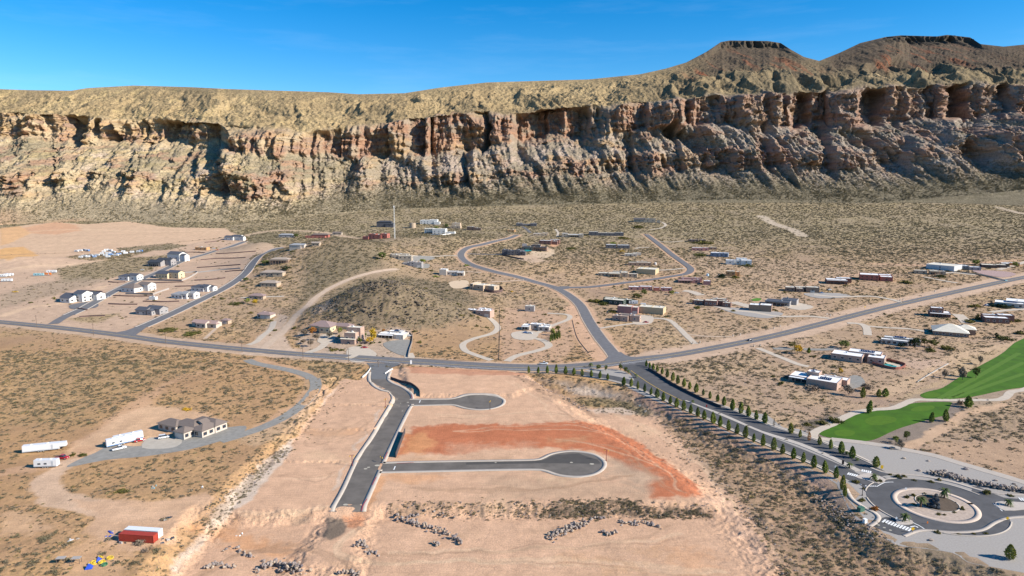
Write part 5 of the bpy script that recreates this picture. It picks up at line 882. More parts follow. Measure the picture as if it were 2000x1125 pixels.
# clods and tufts on the brushy embankment
def embank(pts, hw, n, mi=SHV, s0=.25, s1=.7):
    w0 = smooth(PT(pts)[:, :2], 1.0); q = w0[NR.integers(0, len(w0), n)]+NR.normal(0, 1, (n, 2))*[hw, hw]; return q
tb = [embank([(1085, 985), (1240, 985)], 1.6, 420), embank([(1060, 1003), (1170, 1005)], 1.4, 260), embank([(1250, 1003), (1385, 1003)], 1.4, 260), embank([(765, 993), (1060, 997)], 2.0, 260), embank([(1120, 785), (1180, 790), (1260, 805)], 5, 240), embank([(1340, 850), (1400, 905), (1480, 960), (1530, 1020), (1600, 1090), (1700, 1125)], 9, 700), embank([(1620, 1000), (1680, 1050), (1740, 1080)], 4, 260), embank([(650, 745), (560, 855)], 6, 260), embank([(560, 872), (500, 928), (445, 985), (400, 1035)], 2.2, 330)]
Q = np.vstack(tb); gn_cover('bank_brush', Q[:, 0], Q[:, 1], H0(Q[:, 0], Q[:, 1])-.05, NR.uniform(.25, .85, len(Q)), NR.integers(0, 6, len(Q)), SHV, kind='stuff', label='dark matted brush on the earth banks and in the wash', category='brush')
# trees
def trunkmesh(h, r, limbs=0, seed=0):
    b = MB(); g = random.Random(seed); b.tube((0, 0, -.3), (0, 0, h), r, r*.6, 7)
    for i in range(limbs):
        a = g.uniform(0, 6.28); e = g.uniform(.5, .9); b.tube((0, 0, h*.75), (math.cos(a)*e, math.sin(a)*e, h+g.uniform(.3, .9)), r*.5, r*.15, 5)
    return b.mesh('trunk', BARK, True)
PV = []
for i in range(5):
    V, f = leaves(1500, conep, .17, 300+i, 0); V = V*np.array([1, 1, 1]); 
    V[:, :2] *= (1+.10*np.sin(np.arctan2(V[:, 1], V[:, 0])*3+i)*1)[:, None]; PV.append(newmesh('crown', V, f, PIN))
PVY = []
for i in range(2): V, f = leaves(1300, conep, .17, 320+i, 0); PVY.append(newmesh('crown', V, f, PINY))
V, f = leaves(700, conep, .15, 330); PVR = newmesh('crown', V, f, TRO); V, f = leaves(450, conep, .15, 331); PVB = newmesh('crown', V, f, BAR)
TK = trunkmesh(1.2, .10)
def pine(px, py, hpx, label, group, mi=None, wr=.24):
    p = P1(px, py); s = scale(p); h = hpx/s*.93/math.cos(math.atan2(CAMZ, p[1])); t = thing('pine_tree', label, 'pine tree', (p[0], p[1], p[2]), rnd.uniform(0, 6.28), group)
    a = link('trunk', TK, t); a.scale = (h*.16, h*.16, h*.16); c = link('crown', mi or PV[rnd.randrange(5)], t, (0, 0, h*.09)); wv = wr*rnd.uniform(.88, 1.12); c.scale = (h*wv, h*wv*rnd.uniform(.85, 1.1), h*.46*rnd.uniform(.92, 1.06)); c.rotation_euler = (rnd.uniform(-.07, .07), rnd.uniform(-.07, .07), 0); return t
LROW = [(1033, 729, 15), (1051, 729, 14), (1069, 729, 15), (1086, 729.5, 18), (1104.5, 731, 17), (1120.5, 732.5, 15), (1137, 734.5, 15), (1155, 736.5, 16), (1171.5, 739, 15), (1187, 742.5, 14), (1218, 752, 17), (1232.5, 755, 16), (1245.5, 760, 17), (1259, 765.5, 17), (1271, 771, 15), (1283, 777, 19), (1295.5, 783, 18), (1308.5, 789, 17), (1321, 795.5, 20), (1335, 801.6, 21), (1348.5, 808, 19), (1363, 814, 20), (1376, 820, 20), (1393, 828, 25), (1406, 834, 22), (1423, 841, 21), (1439, 848.4, 21), (1455.6, 855.6, 25), (1472, 863.6, 17), (1490, 871.4, 23), (1510.4, 879.5, 24), (1528, 887, 20), (1549, 896.6, 23), (1568, 904.4, 21), (1589.6, 913.4, 24), (1611.5, 924.5, 26), (1633, 934.4, 22)]
for x, y, h in LROW: pine(x, y, h, 'dense green pine in the row on the left side of the divided boulevard', 'pines left of the boulevard')
pine(1645, 957, 30, 'yellow green pine, upper of the pair where the left row ends at the roundabout', None, PVY[0], .2); pine(1649.6, 970, 22, 'yellow green pine, lower of the pair where the left row ends at the roundabout', None, PVY[1], .2)
RROW = [(1262, 716, 13), (1269, 719, 13), (1276, 722.5, 14), (1284, 726.5, 14), (1293, 731, 14), (1303, 737, 16), (1313.5, 744, 17), (1324, 750, 17), (1336, 756, 18), (1347, 760.5, 17), (1359.4, 767, 20), (1373.6, 772.5, 14), (1387, 779, 15), (1401.4, 785, 17), (1414, 792.5, 19), (1430.4, 801, 22), (1446.6, 807.6, 22), (1461.6, 814, 22), (1477, 820, 20), (1494, 827, 23)]
for x, y, h in RROW: pine(x, y, h, 'dense green pine in the row on the right side of the divided boulevard', 'pines right of the boulevard')
pine(1511.6, 832, 14, 'thin grey bare young tree between the pines right of the boulevard', None, PVB, .22)
for x, y, h in [(1622.5, 877, 20), (1643, 886, 24), (1664, 895, 25)]: pine(x, y, h, 'dark green pine right of the boulevard beside the golf green tip', 'pines by the golf green tip')
pine(1545, 847, 22, 'tall olive pine right of the boulevard, just before the cart path bend', None, PVY[0], .24); pine(1562.5, 855, 17, 'small lime green pine next to the reddish young tree', None, PVY[1]); pine(1580, 861, 17, 'reddish brown young tree in the row right of the boulevard', None, PVR, .25)
pine(1601, 869, 17, 'yellow tinged pine at the left tip of the golf green', None, PVY[0]); pine(1710, 912, 22, 'lone broad pine on pale gravel beside the yellow sign', None, PV[1], .33)
pine(1972, 1092, 30, 'isolated pine on the pale gravel in the bottom right corner', None, PVY[1], .32); pine(1697, 807, 26, 'pine standing on the left golf green by the cart path', None, PV[2], .24); pine(1891, 796, 23, 'broad dark pine beside the cart path right of the green', None, PV[3], .38)
pine(1847, 823, 25, 'dark pine at the right edge of the golf tee', None, PV[1], .27); pine(1819, 825, 20, 'slim dark pine left of the edge of the golf tee', None, PV[2], .27); pine(1728, 775, 18, 'dark green pine behind the green, right of its paler neighbour', None, PV[0], .38); pine(1716, 775, 16, 'olive pine behind the green, left of its darker neighbour', None, PVY[0], .35)
pine(1685, 777, 22, 'olive pine beside the tan block house with solar panels', None, PVY[1], .3); pine(1579, 690, 12, 'small pine beside the yellow tree in the gravel drive', None, PV[3], .34)
def v1(px, py, hpx, wpx, m, label, kind='ball', cat='tree', group=None, name=None, tr=.25):
    p = P1(px, py); s = scale(p); h = hpx/s; w_ = wpx/s/2; nm = name or ('bush' if kind == 'dome' else 'tree')
    key = (m.name, kind, rnd.randrange(3))
    if key not in CRC: V, f = leaves(700 if kind == 'ball' else 420, ball if kind == 'ball' else dome, .17, 900+len(CRC), 16); CRC[key] = newmesh('crown' if kind == 'ball' else 'bush', V, f, m)
    if kind == 'dome': o = link(nm, CRC[key], None, tuple(p-[0, 0, .1]), label=label, category=cat, group=group); o.scale = (w_, w_, h); o.rotation_euler = (0, 0, rnd.uniform(0, 6)); return o
    t = thing(nm, label, cat, tuple(p), rnd.uniform(0, 6), group); b = link('trunk', TKB, t); b.scale = (h*.35,)*3; c = link('crown', CRC[key], t, (0, 0, h*(.5+tr*.35))); c.scale = (w_, w_, h*(.58-tr*.3)); return t
CRC = {}; TKB = trunkmesh(1.2, .09, 4, 3)
def palm(px, py, hpx, label, group=None, r=1.0):
    p = P1(px, py); s = scale(p); h = hpx/s; t = thing('palm_tree', label, 'palm tree', tuple(p), rnd.uniform(0, 6), group); b = MB(); b.tube((0, 0, -.2), (0, 0, h*.72), .28*r, .22*r, 8); b.build('trunk', BARK, t, True)
    b = MB(); g = random.Random(int(px))
    for i in range(34):
        a = i*2.4; e = g.uniform(-.5, 1.1); L_ = g.uniform(1.3, 1.9)*r; d = Vector((math.cos(a), math.sin(a), 0)); q = Vector((0, 0, h*.72)); side = Vector((-d.y, d.x, 0))*.22*r; prev = (q-side*.3, q+side*.3)
        for k in range(1, 5):
            u = k/4; c = q+d*(L_*u*math.cos(e*.6))+Vector((0, 0, L_*(math.sin(e)*u-.75*u*u))); wd = side*(1-.75*u)*1.3; b.quad(tuple(prev[0]), tuple(prev[1]), tuple(c+wd), tuple(c-wd)); prev = (c-wd, c+wd)
    b.build('crown', PALM, t); return t
palm(1798, 991, 26, 'left palm tree on the roundabout island beside the dark sculpture', r=1.35); palm(1844, 974, 25, 'right palm tree on the roundabout island behind the dark sculpture', r=1.35)
palm(1767, 1018, 17, 'squat palm on the small island by the lower crosswalk', r=1.2); palm(1707, 938, 15, 'squat palm on the island where the boulevard meets the roundabout', r=1.1); palm(1969, 988, 15, 'palm on the gravel island right of the roundabout', r=1.1)
palm(1659, 915, 14, 'small palm in the boulevard median near the crosswalk', r=1.0); palm(1154, 718, 11, 'spindly palm on the gravel triangle at the boulevard entrance', r=1.1); palm(1353, 787, 7, 'tiny palm at the tip of the median', r=.7)
for i, (x, y) in enumerate([(1227, 730), (1242, 738)]): palm(x, y, 9, ['small palm left of the boulevard mouth', 'small palm at the right tip of the entrance triangle'][i], r=.9)
palm(1654, 888, 8, 'small young palm between two pines right of the boulevard', r=.7); palm(1674, 900, 6, 'tiny palm below the third pine by the green', r=.6)
T = [  # px, py, h, w, material, label, kind
 (1168, 723, 11, 11, TRG, 'dark green tree on the gravel triangle beside the palm'), (1183, 725, 12, 7, TRG, 'narrow green tree in the middle of the gravel triangle'), (1212, 724, 14, 8, TRG, 'upright dark tree at the road junction'), (1222, 729, 12, 8, TRG, 'upright green tree right of the junction tree'),
 (747, 507, 15, 17, TRG, 'large dark green tree left of the tan stone house'), (825, 515, 9, 13, TRL, 'lime green tree behind the grey stone house'), (872, 446, 9, 8, TRG, 'green tree left of the white topped hill house'), (852, 447, 5, 12, TRL, 'yellow green shrubby tree above the white hill house'),
 (729, 668, 26, 15, TRY, 'bright yellow autumn tree between the two flat roofed houses'), (722, 671, 12, 16, TRY, 'low yellow tree at the foot of the bright yellow tree'), (749, 650, 8, 7, TRO, 'small golden tree behind the long flat roofed house'), (611, 655, 16, 15, TRO, 'orange autumn tree in front of the cream house'), (595, 657, 14, 15, BAR, 'brown bare tree left of the orange tree'), (618, 665, 14, 13, BAR, 'dark brown tree below the orange tree'), (664, 653, 13, 10, TRL, 'lime tree behind the two storey adobe house'), (662, 662, 8, 6, TRY, 'small yellow tree left of the two storey adobe house'), (703, 671, 12, 10, TRG, 'green tree right of the two storey adobe house'), (644, 660, 14, 14, BAR, 'pale grey tree beside the cream house'), (711, 660, 10, 12, TRG, 'dark tree behind the two storey adobe house'),
 (607, 677, 14, 13, BAR, 'red brown bare tree at the dirt road mouth'), (592, 672, 10, 12, BAR, 'bare grey tree at the dirt road edge'), (1236, 524, 5, 5, TRG, 'small dark tree beside the long tan pueblo house'),
 (1787, 682, 22, 24, DKG, 'big dark evergreen tree left of the tan ranch roof'), (1865, 655, 8, 14, DKG, 'dark tree in front of the tan ranch roof'), (1946, 660, 10, 9, DKG, 'dark pointed tree above the fairway'), (1650, 680, 15, 24, TRG, 'round dark green tree above the pink adobe house'), (1558, 691, 17, 20, TRY, 'yellow autumn tree in the gravel drive'), (1547, 680, 12, 16, BSH, 'olive tree behind the yellow autumn tree'),
 (1642, 731, 12, 9, TRY, 'yellow tree behind the tan block house'), (1658, 772, 20, 22, BAR, 'bare spreading tree right of the tan block house'), (1692, 765, 17, 22, BAR, 'grey bare tree above the olive pine'), (1806, 676, 14, 18, BSH, 'olive tree right of the big dark evergreen'), (1825, 678, 14, 20, BSH, 'bronze green tree two right of the big dark evergreen'), (1876, 735, 20, 12, BAR, 'thin tree at the upper left edge of the fairway'), (1906, 738, 22, 14, TRG, 'tree with a clear trunk on the fairway edge'), (1880, 742, 22, 15, BAR, 'leaning thin tree left of the fairway edge tree'), (1914, 712, 18, 10, BAR, 'slender bare tree above the fairway edge tree'), (1845, 738, 16, 12, BAR, 'small bare tree left of the fairway'),
 (1640, 790, 0, 0, None, ''), (1760, 878, 20, 13, BAR, 'pale thin tree in the dark rock bed'), (1770, 860, 18, 13, TRG, 'slim tree in the dark rock bed'), (1749, 866, 14, 13, TRL, 'lime tree in the dark rock bed'), (1712, 865, 0, 0, None, ''),
 (1983, 522, 10, 12, TRL, 'lime green tree at the far right house'), (1905, 517, 9, 16, TRL, 'lime green tree behind the metal workshop'), (1640, 832, 0, 0, None, ''), (483, 593, 10, 12, TRL, 'lime tree at the bottom of the village lane'), (498, 595, 10, 12, TRY, 'golden tree right of the lime tree'), (478, 592, 0, 0, None, ''), (518, 516, 7, 18, TRG, 'green tree left of the small hip roofed house'), (480, 549, 7, 12, TRG, 'green tree by the village street bend'), (578, 464, 7, 10, TRG, 'small green tree between the two far brown roofs'), (558, 529, 9, 16, DKG, 'dark bushy tree on the slope behind the tan roofs'),
 (820, 660, 8, 5, None, ''), (1080, 655, 13, 12, TRL, 'pale green tree in the circular drive garden'), (1090, 648, 11, 12, BSH, 'olive tree right of the circular drive garden'), (1243, 586, 12, 22, BSH, 'olive tree behind the white camper'), (1258, 577, 12, 14, TRG, 'dark tree in front of the hidden pueblo house'), (1312, 576, 8, 12, TRL, 'yellow green tree right of the hidden pueblo house'),
 (1198, 480, 7, 16, TRL, 'lime bush like tree beside the dark glass house'), (1215, 494, 5, 12, TRY, 'golden bush like tree above the tan box house'),
]
for x, y, h, w_, m, lab in T:
    if m: v1(x, y, h, w_, m, lab)
BU = [(325, 645, 5, 48, BSH, 'dark hedge of olive bushes left of the pink roofed house'), (375, 653, 6, 40, BSH, 'olive hedge in front of the pink roofed house'), (652, 684, 6, 18, BSH, 'dark olive bush at the edge of the main road'), (668, 685, 5, 12, BSH, 'smaller dark bush beside the road edge'), (1195, 610, 7, 20, BSH, 'green bush left of the maroon workshop'), (1165, 600, 0, 0, BSH, ''),
 (1163, 590, 9, 30, BSH, 'broad bush left of the dark green house'), (1180, 595, 8, 24, BSH, 'bush below the dark green house'), (1215, 466, 5, 30, BSH, 'green hedge below the long dark house'), (1115, 486, 5, 22, BSH, 'dark green bush on the slope beside the hill house'), (1376, 475, 6, 42, BSH, 'green thicket beside the long dark roof'), (1245, 445, 7, 24, BSH, 'green thicket below the remote stone house'), (1370, 499, 5, 34, BSH, 'olive thicket left of the blue white house'), (1462, 520, 6, 24, BSH, 'olive bushes below the white house'), (1410, 542, 9, 16, DKG, 'dark bush left of the orange adobe'), (1437, 543, 6, 18, BSH, 'olive bush right of the orange adobe'), (1363, 602, 6, 16, BSH, 'rounded bush in front of the brown block house'), (1432, 608, 5, 10, BSH, 'small bush by the curved brown driveway'), (1230, 512, 5, 14, BSH, 'low bush by the water tank'),
 (1905, 600, 9, 24, BSH, 'olive bush left of the small blue car'), (1955, 600, 7, 44, DKG, 'dark thicket below the far right house'), (1650, 545, 5, 30, BSH, 'olive bushes in front of the dark red house'), (1768, 553, 6, 30, BSH, 'olive bushes right of the dark red house'), (1838, 541, 6, 20, BSH, 'olive bushes beside the orange wall'), (1908, 624, 9, 18, BSH, 'olive bush left of the maroon villa'), (1895, 630, 10, 22, BSH, 'bronze bush below the sloped driveway'), (1980, 628, 9, 24, BSH, 'olive bush right of the maroon villa'), (1958, 662, 9, 36, BSH, 'bronze thicket above the fairway'), (1990, 652, 8, 22, BSH, 'olive bush at the top of the fairway'), (1848, 682, 12, 24, BSH, 'bronze bush beneath the ranch house'), (1817, 686, 9, 22, BSH, 'yellow green bush right of the dark evergreen'), (1810, 686, 0, 0, BSH, ''), (1762, 676, 9, 15, DKG, 'dark bush in front of the striped roof house'), (1725, 670, 9, 26, BAR, 'grey brush left of the striped roof house'), (1740, 680, 6, 20, BAR, 'grey brush below the striped roof house'), (1818, 687, 0, 0, BSH, ''),
 (1588, 760, 9, 40, BAR, 'grey green thicket left of the tan block house'), (1560, 760, 0, 0, BAR, ''), (1570, 743, 8, 24, BAR, 'pale brush beside the shaded porch'), (1630, 824, 14, 28, BSH, 'tall olive bush above the dark gravel'), (1605, 828, 8, 26, BSH, 'low olive bush in the dark gravel'), (1578, 830, 6, 18, BSH, 'small bronze bush left of the dark gravel'), (1875, 790, 12, 15, BAR, 'pale round bush left of the broad dark pine'),
 (1705, 1019, 0, 0, BSH, ''), (1684, 979, 7, 11, BSH, 'round green bush, lower of two by the sidewalk'), (1671, 943, 7, 11, BSH, 'round green bush beside the left sidewalk top'), (1708, 996, 8, 14, TRO, 'rust coloured bush by the roundabout sidewalk'), (1686, 955, 4, 6, BAR, 'tiny brown bush below the lamp post'), (1755, 933, 8, 11, BSH, 'round green bush by the right sidewalk'), (1765, 931, 5, 8, BSH, 'small green bush next to the round one'), (1739, 928, 4, 6, BAR, 'purple brown bush above the round ones'), (1786, 939, 4, 7, BAR, 'small brown bush right of the round ones'), (1819, 942, 5, 9, BSH, 'round green bush below the riprap'), (1833, 938, 5, 8, BAR, 'brown bush at the left end of the riprap'), (1927, 964, 10, 12, BSH, 'large round bush right of the roundabout'), (1973, 969, 5, 9, BSH, 'flat bush at the right edge sidewalk'), (1719, 941, 6, 8, BSH, 'green bush on the upper splitter island'), (1711, 941, 6, 7, BSH, 'second green bush on the upper splitter island'), (1832, 1041, 6, 10, BSH, 'green bush left of the lower right sidewalk'), (1771, 973, 6, 10, BAR, 'brown bush at the left of the roundabout island'), (1785, 969, 5, 9, BAR, 'brown bush at the top of the roundabout island'), (1806, 965, 4, 7, BAR, 'small brown bush right at the top of the island'), (1880, 996, 7, 8, BSH, 'dark bush on the right of the roundabout island'), (1864, 1002, 4, 8, BAR, 'flat bush at the lower right of the island'), (1834, 1006, 5, 9, BSH, 'olive bush at the lower rim of the island'), (1844, 1007, 4, 6, BAR, 'small round bush at the lower rim of the island'), (1785, 986, 4, 9, BAR, 'flat tan bush inside the roundabout island'),
 (1874, 1044, 3, 8, BAR, 'small bush in gravel below the ring road'), (1901, 1043, 3, 8, BAR, 'second small bush in gravel below the ring road'), (1926, 1043, 4, 9, BAR, 'third small bush in gravel below the ring road'), (365, 800, 5, 22, TRY, 'yellow green bush behind the big tan house'), (142, 890, 6, 14, BSH, 'yellow green bush beside the red tractor'), (275, 1062, 12, 26, BAR, 'grey brush in front of the red container'), (287, 1075, 8, 24, BAR, 'low grey brush below the red container'), (240, 960, 8, 26, BSH, 'olive bush in the middle of the loop track'), (160, 890, 6, 20, BSH, 'olive bush right of the yellow green bush'), (463, 594, 4, 34, BSH, 'hedge of green bushes at the village lane foot'), (850, 541, 4, 14, TRL, 'lime bush right of the pale ranch house'), (912, 519, 4, 14, TRL, 'lime bush inside the road bend'), (1000, 570, 3, 8, TRY, 'yellow bush right of the terraced house')]
for x, y, h, w_, m, lab in BU:
    if y > 925 and 1660 < x: h *= 1.35; w_ *= 1.3; m = BSH if m is BAR else m
    if h: v1(x, y, h, w_, m, lab, 'dome', 'bush')
# ---------------------------------------------------------------- buildings
GLS = mat('window_glass', (.03, .04, .055), .15, .1, 1, spec=.6); FRM = mat('white_trim', (.70, .68, .64), .6, .05, 2); GAR = mat('garage_panel', (.55, .50, .44), .6, .05, 3, streak=6); DOR = mat('dark_door', (.10, .06, .04), .5, .1, 2)
SOL = mat('solar_panel', (.012, .022, .06), .2, .1, 1, spec=.7); SHD = mat('shade_recess', (.10, .08, .07), .9, .1, 2)
def cm_(name, c, **k): return mat(name, c, .9, .09, .6, bump=.02, **k)
WC = {'tan': (.44, .335, .235), 'pink': (.42, .29, .225), 'brown': (.27, .185, .135), 'maroon': (.21, .115, .09), 'white': (.62, .60, .56), 'cream': (.58, .47, .30), 'grey': (.30, .28, .27), 'dkgrey': (.10, .10, .11), 'stone': (.38, .32, .25), 'red': (.36, .13, .10), 'blue': (.20, .24, .30), 'orange': (.50, .28, .13), 'green': (.05, .07, .055), 'yellow': (.48, .38, .23), 'lt': (.50, .43, .36), 'rose': (.36, .19, .17), 'dk': (.12, .085, .07), 'metal': (.48, .49, .50)}
RC_ = {'white': (.78, .77, .74), 'cream': (.66, .60, .48), 'tan': (.36, .29, .23), 'slate': (.085, .09, .105), 'char': (.055, .058, .065), 'brown': (.19, .15, .125), 'mauve': (.28, .20, .18), 'grey': (.30, .30, .30), 'blue': (.20, .30, .42), 'dk': (.10, .09, .085), 'pinktile': (.38, .26, .22)}
def rmat(k): return mat('roof_'+k, RC_[k], .75, .12, .5, streak=9 if k not in ('white', 'cream') else 0, bump=.03)
def house(name, cx, cy, rot, wall, roof, masses, label, cat='house', group=None, k=1.0):
    p = P1(cx, cy); s = scale(p)/k; t = thing(name, label, cat, tuple(p), R_(rot), group); wm = cm_('stucco_'+wall, WC[wall]); rm = rmat(roof); rs = random.Random(cx*7+cy)
    zmin = min(H(p[0]+dx, p[1]+dy) for dx in (-8, 0, 8) for dy in (0, 12))-p[2]-1.5; zmin = min(-1.0, zmin)
    for mi, mspec in enumerate(masses.split(';')):
        a = [q.strip() for q in mspec.split(',')]; x, y, w_, d, h = [float(q)/s for q in a[:5]]; kind = a[5]; feats = a[6] if len(a) > 6 else ''; e = .03*mi
        x0, x1, y0, y1 = x+e, x+w_-e, y+e, y+d-e; h -= e; b = MB(); r = MB(); pt = .28
        if 'm' in feats: wmm = cm_('stucco_'+a[7], WC[a[7]])
        else: wmm = wm
        q = [(x0, y0), (x1, y0), (x1, y1), (x0, y1)]
        for i in range(4):
            (ax, ay), (bx, by) = q[i], q[(i+1) % 4]; b.quad((ax, ay, zmin), (bx, by, zmin), (bx, by, h), (ax, ay, h))
        if kind == 'F':
            qi = [(x0+pt, y0+pt), (x1-pt, y0+pt), (x1-pt, y1-pt), (x0+pt, y1-pt)]
            for i in range(4):
                j = (i+1) % 4; b.quad((*q[i], h), (*q[j], h), (*qi[j], h), (*qi[i], h)); b.quad((*qi[i], h), (*qi[j], h), (*qi[j], h-.35), (*qi[i], h-.35))
            r.quad((*qi[0], h-.33), (*qi[1], h-.33), (*qi[2], h-.33), (*qi[3], h-.33))
            if w_ > 7:   # rooftop unit and vents
                ux, uy = x0+(x1-x0)*rs.uniform(.25, .7), y0+(y1-y0)*rs.uniform(.35, .7); u = MB(); u.box(ux, uy, h-.33, ux+1.1, uy+1.1, h+.55); u.build('roof_unit', FRM, t)
        else:
            o = .55; X0, X1, Y0_, Y1_ = x0-o, x1+o, y0-o, y1+o; W_, D_ = X1-X0, Y1_-Y0_; pit = .42
            b.quad((*q[0], h-.02), (*q[1], h-.02), (*q[2], h-.02), (*q[3], h-.02))
            if kind == 'S': r.quad((X0, Y0_, h+.1), (X1, Y0_, h+.1), (X1, Y1_, h+.1+D_*.12), (X0, Y1_, h+.1+D_*.12)); r.quad((X0, Y1_, h-.1), (X1, Y1_, h-.1), (X1, Y0_, h-.1), (X0, Y0_, h-.1)); 
            elif kind == 'G':
                rh = D_/2*pit; ym = (Y0_+Y1_)/2; r.quad((X0, Y0_, h), (X1, Y0_, h), (X1, ym, h+rh), (X0, ym, h+rh)); r.quad((X1, Y1_, h), (X0, Y1_, h), (X0, ym, h+rh), (X1, ym, h+rh)); 
                for xx in (x0+.01, x1-.01): b.poly([(xx, y0, h), (xx, y1, h), (xx, ym, h+rh-.25)])
            elif kind == 'g':
                rh = W_/2*pit; xm = (X0+X1)/2; r.quad((X0, Y1_, h), (X0, Y0_, h), (xm, Y0_, h+rh), (xm, Y1_, h+rh)); r.quad((X1, Y0_, h), (X1, Y1_, h), (xm, Y1_, h+rh), (xm, Y0_, h+rh))
                for yy in (y0+.01, y1-.01): b.poly([(x0, yy, h), (x1, yy, h), (xm, yy, h+rh-.25)])
            elif kind == 'H':
                m_ = min(W_, D_)/2; rh = m_*pit
                if W_ >= D_: A, B_ = (X0+m_, (Y0_+Y1_)/2, h+rh), (X1-m_-.01, (Y0_+Y1_)/2, h+rh); fs = [[(X0, Y0_, h), (X1, Y0_, h), B_, A], [(X1, Y1_, h), (X0, Y1_, h), A, B_], [(X0, Y1_, h), (X0, Y0_, h), A], [(X1, Y0_, h), (X1, Y1_, h), B_]]
                else: A, B_ = ((X0+X1)/2, Y0_+m_, h+rh), ((X0+X1)/2, Y1_-m_-.01, h+rh); fs = [[(X0, Y0_, h), (X1, Y0_, h), A], [(X1, Y1_, h), (X0, Y1_, h), B_], [(X0, Y1_, h), (X0, Y0_, h), A, B_], [(X1, Y0_, h), (X1, Y1_, h), B_, A]]
                for f in fs: r.poly(f)
        b.build('wall', wmm, t); ro = r.build('roof', rm, t)
        if kind in 'GgH':
            md = ro.modifiers.new('thickness', 'SOLIDIFY'); md.thickness = .18; md.offset = 1
        # openings on the two faces towards the valley, right side and back kept plainer
        def opening(nm, face, c, zc, ww, hh, m, frame=True):
            o = .06; g = MB(); f = MB(); fr = .14
            if face == 'f': g.box(c-ww/2, y0-o, zc-hh/2, c+ww/2, y0+.02, zc+hh/2); f.box(c-ww/2-fr, y0-o+.025, zc-hh/2-fr, c+ww/2+fr, y0+.01, zc+hh/2+fr)
            elif face == 'r': g.box(x1-.02, c-ww/2, zc-hh/2, x1+o, c+ww/2, zc+hh/2); f.box(x1-.01, c-ww/2-fr, zc-hh/2-fr, x1+o-.025, c+ww/2+fr, zc+hh/2+fr)
            wo = g.build(nm, m, t)
            if frame and s > 1.9: f.build('frame', FRM if wall not in ('white', 'lt') else DOR, wo)
        zc = h*.5 if kind != 'F' else (h-.35)*.52; i = 0
        while i+1 < len(feats):
            ch, n = feats[i], feats[i+1]; 
            if not n.isdigit(): i += 1; continue
            n = int(n); i += 2; fl = 2 if h > 6.2 else 1
            for f_ in range(fl):
                zz = zc if fl == 1 else (1.5+f_*3.0)
                for j in range(n):
                    u = (j+.5)/n
                    if ch == 'w': opening('window', 'f', x0+(x1-x0)*u, zz, min(1.7, (x1-x0)/n*.5), 1.25, GLS)
                    if ch == 'W': opening('window', 'r', y0+(y1-y0)*u, zz, min(1.7, (y1-y0)/n*.5), 1.25, GLS)
                if ch in 'gG' and f_ == 0:
                    for j in range(n):
                        u = (j+.5)/n; ww = min(4.2, (x1-x0)/n*.75) if ch == 'g' else min(4.2, (y1-y0)/n*.75)
                        opening('garage_door', 'f' if ch == 'g' else 'r', (x0+(x1-x0)*u) if ch == 'g' else (y0+(y1-y0)*u), 1.25, ww, 2.5, GAR, False)
        if 'd' in feats: opening('door', 'f', x0+(x1-x0)*.42, 1.05, 1.1, 2.1, DOR, False)
        if 'D' in feats: opening('door', 'r', y0+(y1-y0)*.45, 1.05, 1.1, 2.1, DOR, False)
        if 'p' in feats:    # shaded porch: slab roof on posts
            pd = 2.6; c = MB(); c.box(x0+.4, y0-pd, h-.75, x1-.4, y0-.03, h-.5); po = c.build('porch_roof', rm, t); n = max(2, int((x1-x0)/3.2))
            for j in range(n+1):
                xx = x0+.6+(x1-x0-1.2)*j/n; c = MB(); c.box(xx-.14, y0-pd+.1, zmin, xx+.14, y0-pd+.38, h-.75); c.build('post', wmm, t)
            opening('window', 'f', (x0+x1)/2, 1.3, (x1-x0)*.7, 2.0, GLS, False)
        if 's' in feats:
            nx = max(2, int((x1-x0)*.45/1.1)); ax, ay = x0+(x1-x0)*.35, y0+(y1-y0)*.3
            for j in range(nx):
                c = MB(); c.quad((ax+j*1.1, ay, h-.05), (ax+j*1.1+1.0, ay, h-.05), (ax+j*1.1+1.0, ay+3.4, h+.55), (ax+j*1.1, ay+3.4, h+.55)); c.build('solar_panel', SOL, t)
        if 'c' in feats: c = MB(); c.box(x0+(x1-x0)*.3, y0+(y1-y0)*.5, h-.3, x0+(x1-x0)*.3+1.2, y0+(y1-y0)*.5+1.0, h+1.8+(0 if kind == 'F' else 1.2)); c.build('chimney', wmm, t)
    return t
